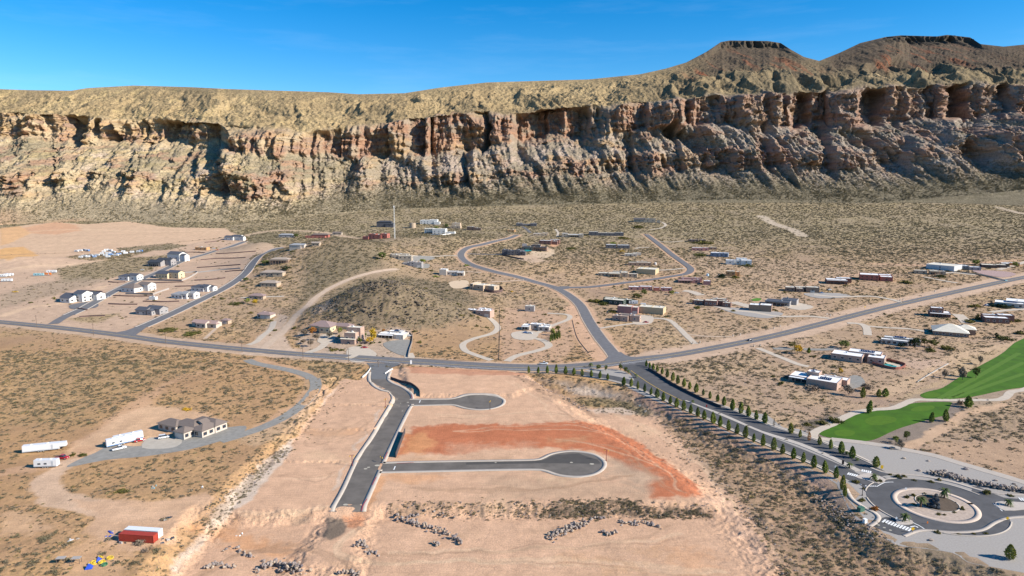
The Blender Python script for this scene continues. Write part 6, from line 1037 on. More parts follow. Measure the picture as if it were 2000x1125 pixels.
HS = [
 # right side
 ('flat_roofed_house', 1634, 763, -38, 'pink', 'white', '-57,0,57,48,15,F,s W1; -95,16,40,42,12,F,p; -66,34,24,22,21,F,s; -40,40,50,26,13,F', 'pinkish tan flat roofed house with rooftop solar panels on pale roofs'),
 ('adobe_house', 1682, 711, -34, 'pink', 'white', '-56,6,56,40,13,F,w4W2; -30,38,60,30,15,F,s; 8,16,30,34,13,F,w2W1', 'pink adobe house with white roofs beside the walled swimming pool'),
 ('adobe_house', 1774, 677, -32, 'lt', 'white', '-48,0,48,14,10,F,w5W1; -44,16,52,14,12,F,s; 4,8,16,20,12,F,W2', 'pale house with striped white roofs left of the big dark evergreen'),
 ('ranch_house', 1892, 660, -28, 'brown', 'cream', '-60,0,60,55,8,H,w5W2; -20,30,34,30,11,H,c', 'low ranch house with a wide pale tan hipped roof'),
 ('pueblo_house', 1845, 620, -25, 'maroon', 'white', '-26,0,36,26,9,F,p; -24,5,22,18,17,F,w2W1', 'small two storey maroon house with a white top roof'),
 ('adobe_villa', 1972, 633, -18, 'maroon', 'white', '-42,0,42,22,11,F,w4; -40,22,34,14,13,F; -14,20,28,20,14,F,W1', 'dark maroon villa with several stepped white roofs'),
 ('flat_roofed_house', 2000, 603, -36, 'lt', 'white', '-48,0,48,34,9,F,w4s; -30,18,46,40,11,F', 'pale flat roofed house at the far right edge with solar panels'),
 ('metal_workshop', 1863, 531, -50, 'blue', 'cream', '-50,0,50,44,11,F,mw1G3,metal; -20,46,20,20,9,F,W1', 'big blue grey metal workshop with a cream roof and tall garage doors', 'workshop'),
 ('adobe_house', 1916, 529, -20, 'grey', 'white', '-20,0,20,16,7,F,w2W1; -36,8,18,14,8,F,w1', 'small grey house attached right of the metal workshop yard'),
 ('adobe_house', 1948, 524, -25, 'dk', 'cream', '-26,0,26,24,6,F,w3W1; -4,10,22,20,6,F', 'dark brown low house left of the orange lit house'),
 ('adobe_house', 1972, 521, -30, 'orange', 'white', '-14,0,14,22,6,F,w2W1; -8,20,26,14,6,F', 'orange walled low house at the far upper right'),  # orange sunlight put into the wall colour
 ('pueblo_house', 1815, 536, -25, 'tan', 'cream', '-26,0,22,14,7,F,w2W1; 0,2,16,14,8,F,p; 14,4,14,12,7,F,w1W1', 'tan pueblo house with a curved pale forecourt'),
 ('courtyard_wall', 1838, 541, -20, 'orange', 'cream', '-10,0,10,8,5,F', 'small orange outbuilding beside the olive bushes', 'outbuilding'),
 ('pueblo_house', 1728, 550, -24, 'red', 'white', '-44,0,34,30,12,F,w4W1; -8,4,22,26,9,F,w1W2; -12,26,26,20,10,F', 'dark red pueblo house with white roofs'),
 ('pueblo_house', 1655, 556, -18, 'maroon', 'white', '-38,0,38,24,9,F,p; -18,20,28,18,10,F,w1W1', 'maroon house with twin bright white roofs and a long porch'),
 ('pueblo_house', 1600, 573, -20, 'brown', 'cream', '-24,2,24,18,11,F,w1W1g1; -42,0,14,16,8,F,w2; -62,2,18,20,9,F,w2W1; -44,14,36,16,9,F', 'brown stepped pueblo house with a garage and a timber arbour'),
 ('flat_roofed_house', 1542, 599, -30, 'grey', 'slate', '-46,0,46,26,9,F,w4W1p; -20,20,30,28,10,F,c', 'grey low house with a dark blue grey roof'),
 ('storage_barn', 1483, 608, -25, 'brown', 'white', '-20,0,20,24,12,F; 0,0,22,24,13,F', 'plain brown windowless box barn with a long shadow', 'barn'),
 ('pueblo_house', 1402, 599, -24, 'maroon', 'cream', '-26,0,24,20,11,F,w3W1; -2,12,20,16,10,F,W2; -50,6,22,16,9,F,w2; -16,22,30,14,12,F; 8,0,16,14,9,F,w1W1', 'maroon pueblo compound of five stepped blocks'),
 ('adobe_house', 1355, 553, -12, 'rose', 'pinktile', '-30,0,30,16,6,F,p; -24,14,40,14,8,F,w3; -2,0,14,12,7,F,w1', 'pink adobe house with a shaded porch beside a rose box garage'),
 ('rose_garage', 1388, 557, -15, 'rose', 'white', '-14,0,14,14,8,F', 'rose coloured box garage right of the pink adobe house', 'garage'),
 ('adobe_house', 1436, 540, -20, 'orange', 'cream', '-18,0,18,16,10,F,w2W1; 0,4,8,12,9,F,W1', 'orange adobe house behind a dark bush'),
 ('modern_house', 1449, 518, -15, 'white', 'white', '-30,2,16,16,9,F,w1; -16,6,18,14,9,F,w1; -2,-2,20,18,10,F,w1W2; -10,16,20,12,12,F', 'bright white modern house near the scrub plain'),
 ('modern_house', 1405, 502, -22, 'blue', 'white', '-17,0,17,18,8,F,w2; 0,2,16,14,8,F,w2W1', 'blue grey house with white roofs above the white modern house'),
 ('adobe_house', 1368, 490, -10, 'rose', 'white', '-16,0,22,12,6,F,w3W1; 6,2,10,10,6,F,w1', 'small rose house with a white roof edge'), ('adobe_house', 1400, 488, -10, 'brown', 'cream', '-14,0,14,10,5,F,w2', 'low brown house on the scrub plain above the blue grey house'),
 ('adobe_house', 1368, 473, -8, 'dk', 'tan', '-22,0,18,12,5,F,w3; -2,0,12,10,5,F,w1W1', 'long dark roofed house beyond the green thicket'), ('stone_house', 1268, 435, -12, 'stone', 'dk', '-30,0,22,14,6,G,w3; -8,0,20,16,8,F,w2W1; 14,0,7,8,5,F', 'remote stone house at the loop drive below the mesa'),
 ('stone_house', 1200, 461, -8, 'dkgrey', 'cream', '-50,0,18,16,8,F,w2; -32,0,36,14,6,F,w4; 2,2,16,12,7,F,w1W1', 'long dark low house beside the road end'), ('modern_house', 1228, 486, -5, 'dkgrey', 'white', '-44,0,20,14,8,F,w2; -22,2,24,14,7,F,w3', 'dark glass walled house with a white roof'),
 ('adobe_house', 1248, 501, -10, 'lt', 'cream', '-28,0,24,14,5,F,w3W1; -12,10,16,10,6,F', 'small pale house left of the water tank drive'), ('adobe_house', 1272, 520, -8, 'brown', 'cream', '-44,0,44,14,7,F,w5; -30,10,24,10,8,F', 'low brown house behind the tan box garage'),
 ('metal_garage', 1254, 535, -25, 'yellow', 'cream', '-12,0,12,30,10,F; 0,0,26,30,10,F', 'big yellow tan box garage beside the road bend', 'garage'), ('pueblo_house', 1208, 541, -14, 'tan', 'cream', '-40,0,20,16,7,F,w3; -20,-2,24,16,8,F,p; 4,0,14,14,9,F,w1W1; 18,2,18,12,7,F,w2; -14,16,30,12,9,F', 'long tan pueblo house with several shaded porches'),
 ('pueblo_house', 1133, 464, -8, 'stone', 'white', '-36,0,12,12,8,F,w1; -24,2,26,12,6,F,p; -2,0,8,12,7,F,w1', 'stone coloured house with a white roof and dark porch'), ('adobe_house', 1069, 461, -6, 'tan', 'white', '-28,0,28,12,5,F,w4; -12,2,14,8,6,F', 'tan low house with a wavy white roof edge'),
 ('modern_house', 1048, 442, -5, 'dkgrey', 'white', '-40,0,12,10,6,F,w1; -28,2,18,10,4,F,w2; -12,0,12,10,6,F,w2', 'dark modern house alone at the top of a small driveway'), ('adobe_house', 1005, 453, -12, 'orange', 'cream', '-14,0,14,9,4,F,w2', 'small sandy coloured house at the end of the loop road'),
 ('pueblo_house', 1076, 478, -14, 'maroon', 'white', '-24,0,24,14,8,F,w3W1; 0,4,12,12,7,F,W1; -6,14,20,12,9,F', 'red brown hill house behind red soil'), ('modern_house', 1044, 490, -16, 'brown', 'slate', '-26,0,24,16,8,F,w2; -2,2,26,12,8,F,p; -10,10,20,12,11,F,w1W1', 'hillside house with dark slab roofs above the sandy slope'),
 ('modern_house', 1008, 499, -8, 'dkgrey', 'slate', '-28,0,12,14,11,F,w1; -17,-2,14,14,10,F,w2; -2,0,10,14,11,F,w1; 8,2,10,12,8,F,p', 'charcoal cubic house above terraced black walls'),
 # centre
 ('adobe_house', 924, 566, -30, 'tan', 'cream', '-8,0,8,30,12,F,w1; 0,2,22,26,10,F,w1; 20,10,22,20,9,F,W1', 'tan adobe house standing beside a curved retaining wall'), ('ranch_house', 885, 538, -10, 'lt', 'white', '-27,-3,14,16,12,F; -13,0,34,12,8,F,w4W1; 8,-2,14,10,8,F,p', 'pale long ranch house with a blocky left end'),
 ('pueblo_house', 778, 507, -6, 'stone', 'cream', '-14,2,14,14,9,F,w2; 0,0,26,14,8,F,w3W1; -20,12,38,10,10,F', 'sand coloured stone house beside the big green tree'), ('pueblo_house', 812, 522, -8, 'grey', 'tan', '-26,0,14,14,9,F,w1; -12,-1,12,16,11,F,w1; 0,-1,12,14,10,F,g1; -48,4,20,10,6,F,w2', 'grey stone house with an arched garage on the hill flank'),
 ('adobe_house', 943, 618, -26, 'pink', 'white', '-16,0,16,16,11,F,w1; 0,0,16,18,12,F,g1; -46,10,26,16,9,F,w3W1; -24,20,30,14,11,F,w1', 'reddish tan adobe house with blue white roofs at the top of a curving drive'), ('shed', 1042, 609, -10, 'grey', 'cream', '-17,0,18,14,11,F,w1', 'small grey box shed with a pale roof', 'shed'),
 ('pueblo_house', 1036, 645, -18, 'lt', 'white', '-18,0,16,20,9,F,p; -4,8,24,16,11,F,w1W1; 16,-2,22,18,9,F,w2W1; 10,14,26,10,10,F', 'pale pueblo house inside the circular drive with cypress trees'),
 ('modern_house', 1217, 597, -28, 'green', 'cream', '-42,0,42,18,10,F,w4W1; -48,18,30,14,10,F,w2; -20,20,30,12,9,F', 'long dark green house partly hidden in trees'), ('maroon_workshop', 1233, 613, -22, 'rose', 'cream', '-28,0,28,22,14,F; 0,2,12,20,13,F,g1', 'maroon workshop with a cream roof and white doors', 'workshop'),
 ('tan_workshop', 1271, 613, -24, 'yellow', 'cream', '-24,0,24,28,13,F; 0,0,24,28,13,F', 'yellow tan workshop with a broad cream roof', 'workshop'), ('pueblo_house', 1228, 629, -22, 'pink', 'tan', '-34,4,18,16,10,F,w1; -18,0,16,14,11,F,w1W1; 0,6,20,14,12,F,w1W1; -24,16,32,12,12,F,w1', 'pinkish pueblo house below the two workshops'),
 ('adobe_house', 1272, 568, -10, 'rose', 'white', '-44,0,24,14,7,F,w2; -22,2,24,14,8,F,w2; 4,0,12,10,7,F,m,red; 18,0,22,12,7,F,w2,grey', 'half hidden pueblo house behind a belt of trees'),
 # centre left
 ('hip_roofed_house', 638, 650, -16, 'cream', 'mauve', '-42,6,44,34,11,H,w4W1; -14,-4,24,24,12,H,w2W1; 0,20,40,20,10,H', 'cream house with a brown hipped tile roof behind the orange tree'), ('adobe_villa', 691, 672, -14, 'pink', 'cream', '-20,0,24,22,22,F,w2W1; -22,14,30,18,30,F,w1W1; -26,-4,30,4,10,S', 'two storey adobe villa with a tiled balcony roof'),
 ('flat_roofed_house', 778, 663, -14, 'lt', 'white', '-10,0,20,30,9,F,g1; -44,4,34,24,9,F,w3p; -30,22,30,14,11,F,s', 'long flat roofed house with a pale blue white roof at the walled drive'), ('garage_cottage', 517, 623, -12, 'lt', 'mauve', '-10,0,22,20,8,H,g2; -20,6,18,20,8,H,w2', 'cottage with a mauve hipped roof and white garage doors'),
 ('ranch_house', 398, 641, -16, 'lt', 'pinktile', '-18,0,22,18,9,G,w2W1; -36,10,56,18,8,G,w3; 4,6,20,10,8,H,w1', 'house with pink tiled gable roofs behind olive hedges'), ('garage_cottage', 440, 633, -12, 'tan', 'mauve', '-10,0,16,12,7,H,g1', 'small tan garage right of the pink tiled house', 'garage'),
 ('hip_roofed_house', 510, 585, -8, 'tan', 'mauve', '-26,0,28,16,7,H,w3; -6,-3,12,12,7,H,w1', 'hip roofed house among the lime and golden trees'), ('hip_roofed_house', 535, 561, -10, 'tan', 'tan', '-28,0,34,18,8,H,w4; -34,6,18,12,7,H', 'low tan hipped house below the dark bushy slope tree'), ('hip_roofed_house', 540, 540, -8, 'tan', 'tan', '-34,0,38,18,7,H,w4W1; -6,-3,20,14,8,H,w1', 'wide hip roofed tan house beside the lane on the hill flank'),
 ('hip_roofed_house', 555, 514, -6, 'brown', 'tan', '-28,0,36,15,7,H,p', 'small hip roofed house with a dark porch beside a green tree'), ('flat_roofed_house', 582, 487, -10, 'lt', 'grey', '-18,0,24,14,8,H,; -4,2,16,12,8,G,w1', 'pale grey block house at the top of the village street'), ('garage_cottage', 622, 481, -8, 'tan', 'tan', '-14,0,16,10,6,G,w2', 'tan cottage right of the pale grey block house'),
 ('hip_roofed_house', 560, 464, -4, 'grey', 'grey', '-16,0,28,10,5,H,w3', 'grey roofed house behind the small hillock'), ('ranch_house', 635, 465, -6, 'red', 'brown', '-40,0,40,10,4,F,w5; -30,6,34,10,6,H,w2', 'long low brick red ranch house'), ('hip_roofed_house', 665, 459, -4, 'stone', 'brown', '-16,0,18,8,4,G,w2', 'tiny grey gabled house right of the brick red ranch house'),
 # top of the hill
 ('pueblo_house', 733, 467, -14, 'red', 'red' if False else 'mauve', '-26,-2,12,12,5,F; -14,0,14,14,10,F,w2; 0,0,12,12,9,F,w1W1; 10,2,14,14,11,F,w1W1', 'vivid red pueblo house alone on the scrubby hill'), ('modern_house', 759, 444, -6, 'dkgrey', 'char', '-24,0,30,12,10,H,w3; -6,-2,16,10,6,G,w1,grey', 'dark roofed house at the foot of the mast'),
 ('modern_house', 846, 438, -6, 'white', 'white', '-26,0,18,12,8,F,w3; -8,0,16,12,9,F,w1W1; 2,-4,12,8,5,F', 'white glazed house behind the water tank'), ('modern_house', 868, 457, -8, 'white', 'cream', '-24,0,26,16,10,F,w3W1; -42,8,18,14,10,F,p; 2,2,18,10,4,F', 'white stucco house with a long garden wall on the hill'), ('adobe_house', 895, 447, -10, 'tan', 'white', '-16,0,20,12,6,F,w2W1; -14,6,16,10,11,F,w1', 'two level tan and white topped house between trees'), ('adobe_house', 925, 450, -8, 'dk', 'white', '-14,0,16,10,7,F,w2; 2,0,12,8,5,F', 'dark walled house with a white roof at the right end of the hilltop row'),
 # village streets
 ('village_house', 141, 592, -20, 'white', 'slate', '-44,10,34,26,9,G,w3W1; -14,14,24,24,16,G,w1W2; -30,-2,26,22,9,G,w2W2; -4,36,26,20,12,G,w1W1', 'large white gabled farmhouse style home with slate roofs'), ('village_house', 262, 572, -20, 'white', 'brown', '-34,0,34,30,9,H,w3W1; -14,22,26,20,13,G,W2', 'white house with a broad brown hipped roof'), ('village_house', 258, 549, -18, 'white', 'slate', '-34,0,24,18,8,H,w2; -14,4,22,16,10,G,w1W2', 'white house with a slate roof behind parked cars'),
 ('village_house', 327, 545, -20, 'cream', 'slate', '-32,2,30,22,9,G,w4; -8,8,28,16,12,G,w2W1', 'cream gabled house inside a grey walled yard'), ('village_house', 317, 521, -18, 'grey', 'char', '-36,0,32,18,8,G,w3p; -24,12,34,14,12,G,W2', 'grey house with a charcoal roof'), ('village_barn', 352, 511, -20, 'white', 'slate', '-32,0,30,20,14,G,w2W2; -4,2,14,12,12,G,g1', 'tall white house with a blue slate roof', 'house'), ('village_house', 462, 470, -16, 'white', 'slate', '-28,0,20,14,6,G,w2; -12,4,18,12,8,G,W1; 4,2,10,8,7,G,w1', 'last white house up the village street'),
 ('framed_house', 400, 489, -14, 'orange', 'cream', '-22,0,26,10,6,F,w3', 'unfinished wooden framed house beside the upper street'), ('village_house', 396, 571, -22, 'white', 'slate', '-34,4,32,20,8,H,w3; -10,6,16,16,10,G,w1W1; 4,12,10,12,9,G,W1', 'white house with a slate hipped roof near the lower street'), ('village_house', 360, 585, -22, 'white', 'grey', '-36,2,28,20,8,H,w3; -12,4,14,18,10,G,w1W2; 0,10,14,16,11,G,w1W1', 'white triple gabled house with a grey roof'), ('shed', 303, 586, -10, 'white', 'grey', '-14,0,14,8,6,F,', 'tiny white shed on the bare lot left of the triple gabled house', 'shed'),
 ('village_house', 290, 616, -18, 'grey', 'slate', '-32,0,26,22,9,G,w2g1; -16,10,34,22,11,G,W2; -4,0,12,10,9,g,w1W1', 'dark slate roofed house nearest the village entrance'),
]
for h_ in HS: house(*h_)
# the large house in the left foreground
house('hip_roofed_villa', 350, 857, -26, 'lt', 'brown', '-12,0,26,26,14,H,g1W2; -84,18,52,30,13,H,w3; -50,26,60,34,14,H,g2; 6,22,32,44,14,H,w1W3; -30,52,70,30,15,H,W2; -6,44,22,16,19,g,w1', 'large tan villa with many brown hipped roofs beside the blue gravel drive')
yx, yy = [], []
for h_ in HS:
    q = P1(h_[1], h_[2]); sc0 = scale(q)
    for i in range(9): a = rnd.uniform(0, 6.28); r = rnd.uniform(16, 30); yx.append(q[0]-22/sc0+math.cos(a)*r*1.3); yy.append(q[1]+8+math.sin(a)*r*.9)
yx, yy = np.array(yx), np.array(yy); kk = (interp_grid(yx, yy, pave) > 1) & (interp_grid(yx, yy, roadd) > 7)
occ = np.zeros(len(yx), bool)
for o in COL.objects:
    if o.get('category') and 'house' in str(o.get('category')):
        dx, dy = yx-o.location.x, yy-o.location.y; c_, s_ = math.cos(-o.rotation_euler.z), math.sin(-o.rotation_euler.z); lx, ly = dx*c_-dy*s_, dx*s_+dy*c_; occ |= (lx > -24) & (lx < 12) & (ly > -1) & (ly < 18)
kk &= ~occ; yx, yy = yx[kk], yy[kk]
GB = []
for i in range(4): V, f = leaves(220, dome, .2, 700+i, 8); GB.append(newmesh('garden_shrub', V, f, BSH if i < 3 else BAR))
gn_cover('garden_shrubbery', yx, yy, Hs(np.column_stack([yx, yy])), NR.uniform(.9, 2.3, len(yx)), NR.integers(0, 4, len(yx)), GB, kind='stuff', label='olive shrubbery growing loosely around the desert houses', category='shrubs')
# walls, fences, tanks, mast
def wallseg(name, pts, h, th, m, label, cat='wall', cap=None, group=None):
    w_ = PT(pts); w_ = smooth(w_[:, :2], 2.5); z = Hs(w_); c = w_.mean(0); z0 = z.min(); l, r = offs(w_, th/2), offs(w_, -th/2); n = len(w_); V = []; f = []
    for i in range(n): V += [(l[i][0]-c[0], l[i][1]-c[1], z[i]-z0-.4), (l[i][0]-c[0], l[i][1]-c[1], z[i]-z0+h), (r[i][0]-c[0], r[i][1]-c[1], z[i]-z0+h), (r[i][0]-c[0], r[i][1]-c[1], z[i]-z0-.4)]
    for i in range(n-1):
        for k in range(3): a = 4*i+k; f.append((a, a+1, a+5, a+4))
    f += [(3, 2, 1, 0), (4*n-4, 4*n-3, 4*n-2, 4*n-1)]
    me = newmesh(name, V, f, m); 
    return link(name, me, None, (c[0], c[1], z0), label=label, category=cat, group=group)
BRK = mat('red_brick_wall', (.26, .10, .075), .9, .15, 2); GWL = mat('grey_block_wall', (.36, .33, .30), .9, .1, 1); LAV = mat('dark_rock_wall', (.13, .085, .075), .95, .45, 1.1, bump=.3); DKW = mat('dark_block_wall', (.075, .06, .06), .9, .3, 1.5, bump=.1)
for i, (pts, h, m, lab) in enumerate([
 ([(1704, 711), (1720, 703), (1767, 714), (1749, 722), (1704, 712)], 1.7, BRK, 'red brick wall round the swimming pool'), ([(790, 648), (804, 655), (805, 668), (800, 684), (797, 698)], 1.3, mat('stone_wall', (.30, .25, .21), .9, .15, 1), 'curving stone wall along the drive of the flat roofed house'),
 ([(763, 740), (775, 744), (797, 750), (812, 758), (819, 766), (820, 774)], 1.4, DKW, 'dark curved retaining wall beside the street bend'), ([(752, 731), (762, 724), (767, 722)], .9, FRM, 'white right hand entrance wall of the subdivision'), ([(708, 738), (718, 729), (724, 720)], .9, FRM, 'white left hand entrance wall of the subdivision'),
 ([(945, 569), (965, 572), (982, 569), (974, 560)], 2.6, LAV, 'curved black rock wall right of the tan adobe house'), ([(1023, 499), (1000, 495), (980, 495)], .8, DKW, 'upper black terrace wall of the charcoal house'), ([(980, 499), (1000, 503), (1023, 507)], 1.6, DKW, 'lower black terrace wall of the charcoal house'),
 ([(278, 548), (300, 548), (355, 549)], 1.8, mat('fence_grey_dark', (.13, .13, .14), .9, .1, 1), 'dark fence along the front of the cream house yard'), ([(355, 549), (370, 543), (383, 535), (383, 532), (345, 535)], 1.7, GWL, 'pale grey block wall closing the cream house yard'), ([(245, 575), (270, 575), (299, 576)], 1.7, mat('fence_grey_dark', (.13, .13, .14)), 'dark fence before the brown hipped house'), ([(299, 576), (312, 571), (330, 565)], 1.6, GWL, 'pale block wall right of the brown hipped house'), ([(385, 533), (430, 528), (470, 525)], 1.6, GWL, 'long grey block wall running to the street corner'),
 ([(773, 894), (779, 877), (785, 861), (791, 845)], 2.2, DKW, 'tall dark retaining wall between street and red pad'),
 ([(1168, 572), (1230, 580), (1285, 590), (1310, 596)], .4, mat('wire_fence', (.38, .28, .19)), 'thin dark fence beyond the dark green house'), ([(1105, 560+120), (1118, 620), (1124, 612)], .01, LAV, ''), ([(1010, 500), (1030, 503)], .01, LAV, ''),
 ([(795, 700), (850, 703), (905, 705), (950, 706)], .4, mat('wire_fence', (.38, .28, .19)), 'roadside fence right of the walled drive'), ([(1005, 706), (1060, 702), (1105, 699), (1150, 697)], .4, mat('wire_fence', (.38, .28, .19)), 'roadside fence left of the junction'), ([(1118, 625), (1128, 660), (1150, 690)], .4, mat('wire_fence', (.38, .28, .19)), 'dark fence along the loop road verge'), ([(1235, 560), (1280, 578)], .01, LAV, ''), ([(976, 600), (976, 650), (975, 704)], .4, mat('wire_fence', (.38, .28, .19)), 'straight fence between the two curving drives'), ([(824, 590), (815, 620), (806, 655)], .4, mat('wire_fence', (.38, .28, .19)), 'fence line climbing the dark knoll'),
 ([(1266, 722), (1285, 733), (1310, 750), (1340, 766), (1375, 783), (1408, 797)], 1.5, DKW, 'long dark wall below the right hand boulevard pines'), ([(1792, 747), (1820, 729), (1852, 711)], .7, GWL, 'low pale wall in the scrub above the fairway'), ([(1845, 529), (1900, 535), (1950, 545)], 1.0, mat('wire_fence', (.38, .28, .19)), 'fence below the metal workshop drive'), ([(1812, 516), (1834, 522)], 2.0, GWL, 'tan wall left of the metal workshop'), ([(840, 459), (868, 459), (889, 453)], 1.6, FRM, 'white garden wall of the hilltop stucco house'),  # boulevard wall: its dark colour also stands for shade from the hedge
 ([(860, 448), (866, 441)], .01, LAV, '')]):
    if h > .1: wallseg('fence' if 'fence' in lab else ('retaining_wall' if 'retaining' in lab or 'terrace' in lab else 'wall'), pts, h, .3 if 'fence' not in lab else .08, m, lab, 'fence' if 'fence' in lab else 'wall')
RWL = [([(212, 551), (228, 552), (245, 551)], 'below the white slate house'), ([(158, 568), (180, 569), (200, 570)], 'left of the white street bend'), ([(222, 578), (260, 579), (300, 579)], 'below the brown hipped house'), ([(212, 594), (240, 595), (268, 595)], 'above the dark slate house'), ([(280, 589), (320, 590), (350, 589)], 'below the tiny white shed'), ([(300, 553), (330, 552), (358, 551)], 'in front of the cream house yard'), ([(342, 560), (375, 559), (400, 558)], 'behind the slate hipped house'), ([(380, 548), (415, 546), (440, 543)], 'between the two streets, lower'), ([(385, 523), (430, 520), (470, 517)], 'between the two streets, middle'), ([(392, 508), (430, 505), (480, 503)], 'between the two streets, upper'), ([(422, 496), (460, 494), (500, 491)], 'at the top of the bare lots'), ([(360, 493), (380, 493), (400, 494)], 'left of the upper street'), ([(400, 474), (420, 472), (432, 469)], 'left of the last white house'), ([(155, 620), (175, 618), (205, 617)], 'above the brushy entrance lot'), ([(440, 531), (460, 529), (478, 528)], 'at the lower street corner'), ([(150, 603), (160, 604), (170, 606)], 'by the turning circle')]
for pts, where in RWL: wallseg('rock_retaining_wall', pts, 1.0, 1.4, LAV, 'dark rock retaining wall '+where, 'retaining wall')
def cyl_tank(px, py, rpx, hpx, m, name, label, cat, roofc=True):
    p = P1(px, py); s = scale(p); t = thing(name, label, cat, tuple(p)); b = MB(); b.tube((0, 0, -1), (0, 0, hpx/s), rpx/s, None, 28); b.build('shell', m, t); r = MB(); r.tube((0, 0, hpx/s), (0, 0, hpx/s+.5), rpx/s*1.02, rpx/s*.2, 28); r.build('lid', m, t); return t
cyl_tank(806, 445, 6, 9.5, cm_('stucco_tan', WC['tan']), 'water_tank', 'tan round water tank on the hilltop', 'water tank'); cyl_tank(1280, 517, 2.2, 4, FRM, 'water_tank', 'small white tank beside the pale driveway', 'water tank'); cyl_tank(1382, 539, 2.5, 4, mat('pale_blue_metal', (.45, .58, .66)), 'water_tank', 'small pale blue tank beyond the road bend', 'water tank')
p = P1(771, 466); s = scale(p); t = thing('radio_mast', 'tall white lattice radio mast on the hill', 'mast', tuple(p)); hh = 64/s; b = MB(); r = 1.0
for i in range(3): b.tube((r*math.cos(i*2.1), r*math.sin(i*2.1), 0), (r*.5*math.cos(i*2.1), r*.5*math.sin(i*2.1), hh), .22, .16, 5)
for j in range(22):
    z0_, z1_ = hh*j/22, hh*(j+1)/22; q = 1-.5*j/22
    for i in range(3): b.tube((r*q*math.cos(i*2.1), r*q*math.sin(i*2.1), z0_), (r*q*math.cos((i+1)*2.1), r*q*math.sin((i+1)*2.1), z1_), .10, None, 4)
b.build('lattice', FRM, t); b = MB()
for i in range(3): a = i*2.1; b.box(1.3*math.cos(a)-.25, 1.3*math.sin(a)-.25, hh-3, 1.3*math.cos(a)+.25, 1.3*math.sin(a)+.25, hh)
b.build('antenna', FRM, t)
# swimming pools
mat('pool_water', (.03, .35, .36), .08, .1, 1, spec=.6); sheet('swimming_pool', [(1716, 710), (1728, 709), (1752, 716), (1748, 719), (1735, 718)], MATS['pool_water'], .16, 2, round_=False, label='turquoise swimming pool inside the brick wall', category='pool'); sheet('pool_deck', [(1708, 710), (1722, 705), (1763, 714), (1750, 720)], PAVE, .09, 3, round_=False, **ST); sheet('swimming_pool', [(1024, 489), (1036, 488), (1039, 491), (1027, 492)], MATS['pool_water'], .4, 2, round_=False, label='small pool on the terrace of the hillside house', category='pool')
# ---------------------------------------------------------------- containers, trailers, vehicles
RST = mat('red_container_paint', (.34, .045, .028), .6, .15, 1.2); WPT = mat('vehicle_white', (.66, .66, .65), .35, .04, 2, spec=.5); TYR = mat('tyre', (.02, .02, .02), .8, .1, 3)
def container(px, py, rot, m, label, L_=12.2, W_=2.44, H_=2.6):
    p = P1(px, py); t = thing('shipping_container', label, 'container', (p[0], p[1], p[2]+.05), R_(rot)); b = MB(); n = 44
    b.box(-L_/2, -W_/2, .12, L_/2, W_/2, .3); b.box(-L_/2+.06, -W_/2+.08, H_-.02, L_/2-.06, W_/2-.08, H_)
    for sx_ in (-1, 1):
        for sy_ in (-1, 1): b.box(sx_*(L_/2-.08)-.08, sy_*(W_/2-.08)-.08, 0, sx_*(L_/2-.08)+.08, sy_*(W_/2-.08)+.08, H_+.02)
    for sy_ in (-1, 1):
        b.box(-L_/2+.16, sy_*(W_/2-.05)-.05, H_-.16, L_/2-.16, sy_*(W_/2-.05)+.05, H_+.01)
        for i in range(n):
            x0 = -L_/2+.16+(L_-.32)*i/n; x1 = x0+(L_-.32)/n; ya, yb = sy_*(W_/2-.02), sy_*(W_/2-.09)
            q = [(x0, yb), (x0+(x1-x0)*.2, ya), (x0+(x1-x0)*.55, ya), (x0+(x1-x0)*.75, yb), (x1, yb)]
            for k in range(4): b.quad((*q[k], .3), (*q[k+1], .3), (*q[k+1], H_-.16), (*q[k], H_-.16))
    b.quad((L_/2-.05, -W_/2+.1, .3), (L_/2-.05, W_/2-.1, .3), (L_/2-.05, W_/2-.1, H_), (L_/2-.05, -W_/2+.1, H_)); b.build('body', m, t)
    for sy_ in (-1, 1):
        d = MB(); d.box(-L_/2-.03, sy_*.6-.56, .25, -L_/2+.02, sy_*.6+.56, H_-.1); dd_ = d.build('door', m, t)
        d = MB()
        for k in (-.25, .25): d.tube((-L_/2-.07, sy_*.6+k, .3), (-L_/2-.07, sy_*.6+k, H_-.15), .025, None, 5)
        d.build('locking_bar', FRM, dd_)
    for k in range(9): pass
container(271, 1056, -7, RST, 'rusty red shipping container, the nearer of two side by side'); container(281, 1047, -7, mat('white_container_paint', (.66, .68, .68), .5, .06, 1.5), 'white shipping container behind the red one')
def wheel(parent, x, y, r=.34, w_=.24):
    b = MB(); b.tube((x, y-w_/2, r), (x, y+w_/2, r), r, None, 14); wh = b.build('wheel', TYR, parent); b = MB(); b.tube((x, y-w_/2-.02, r), (x, y+w_/2+.02, r), r*.55, None, 10); b.build('rim', FRM, wh)
CARP = {'white': WPT, 'red': mat('vehicle_red', (.40, .02, .03), .3, .04, 1, spec=.5), 'dark': mat('vehicle_dark', (.025, .03, .045), .3, .04, 1, spec=.5), 'silver': mat('vehicle_silver', (.45, .47, .49), .3, .04, 1, spec=.5), 'blue': mat('vehicle_blue', (.10, .22, .45), .3, .04, 1, spec=.5), 'teal': mat('vehicle_teal', (.22, .42, .46), .3, .04, 1, spec=.5), 'yellow': mat('vehicle_yellow', (.60, .36, .03), .4, .06, 1), 'orange': mat('vehicle_orange', (.55, .16, .03), .4, .06, 1)}
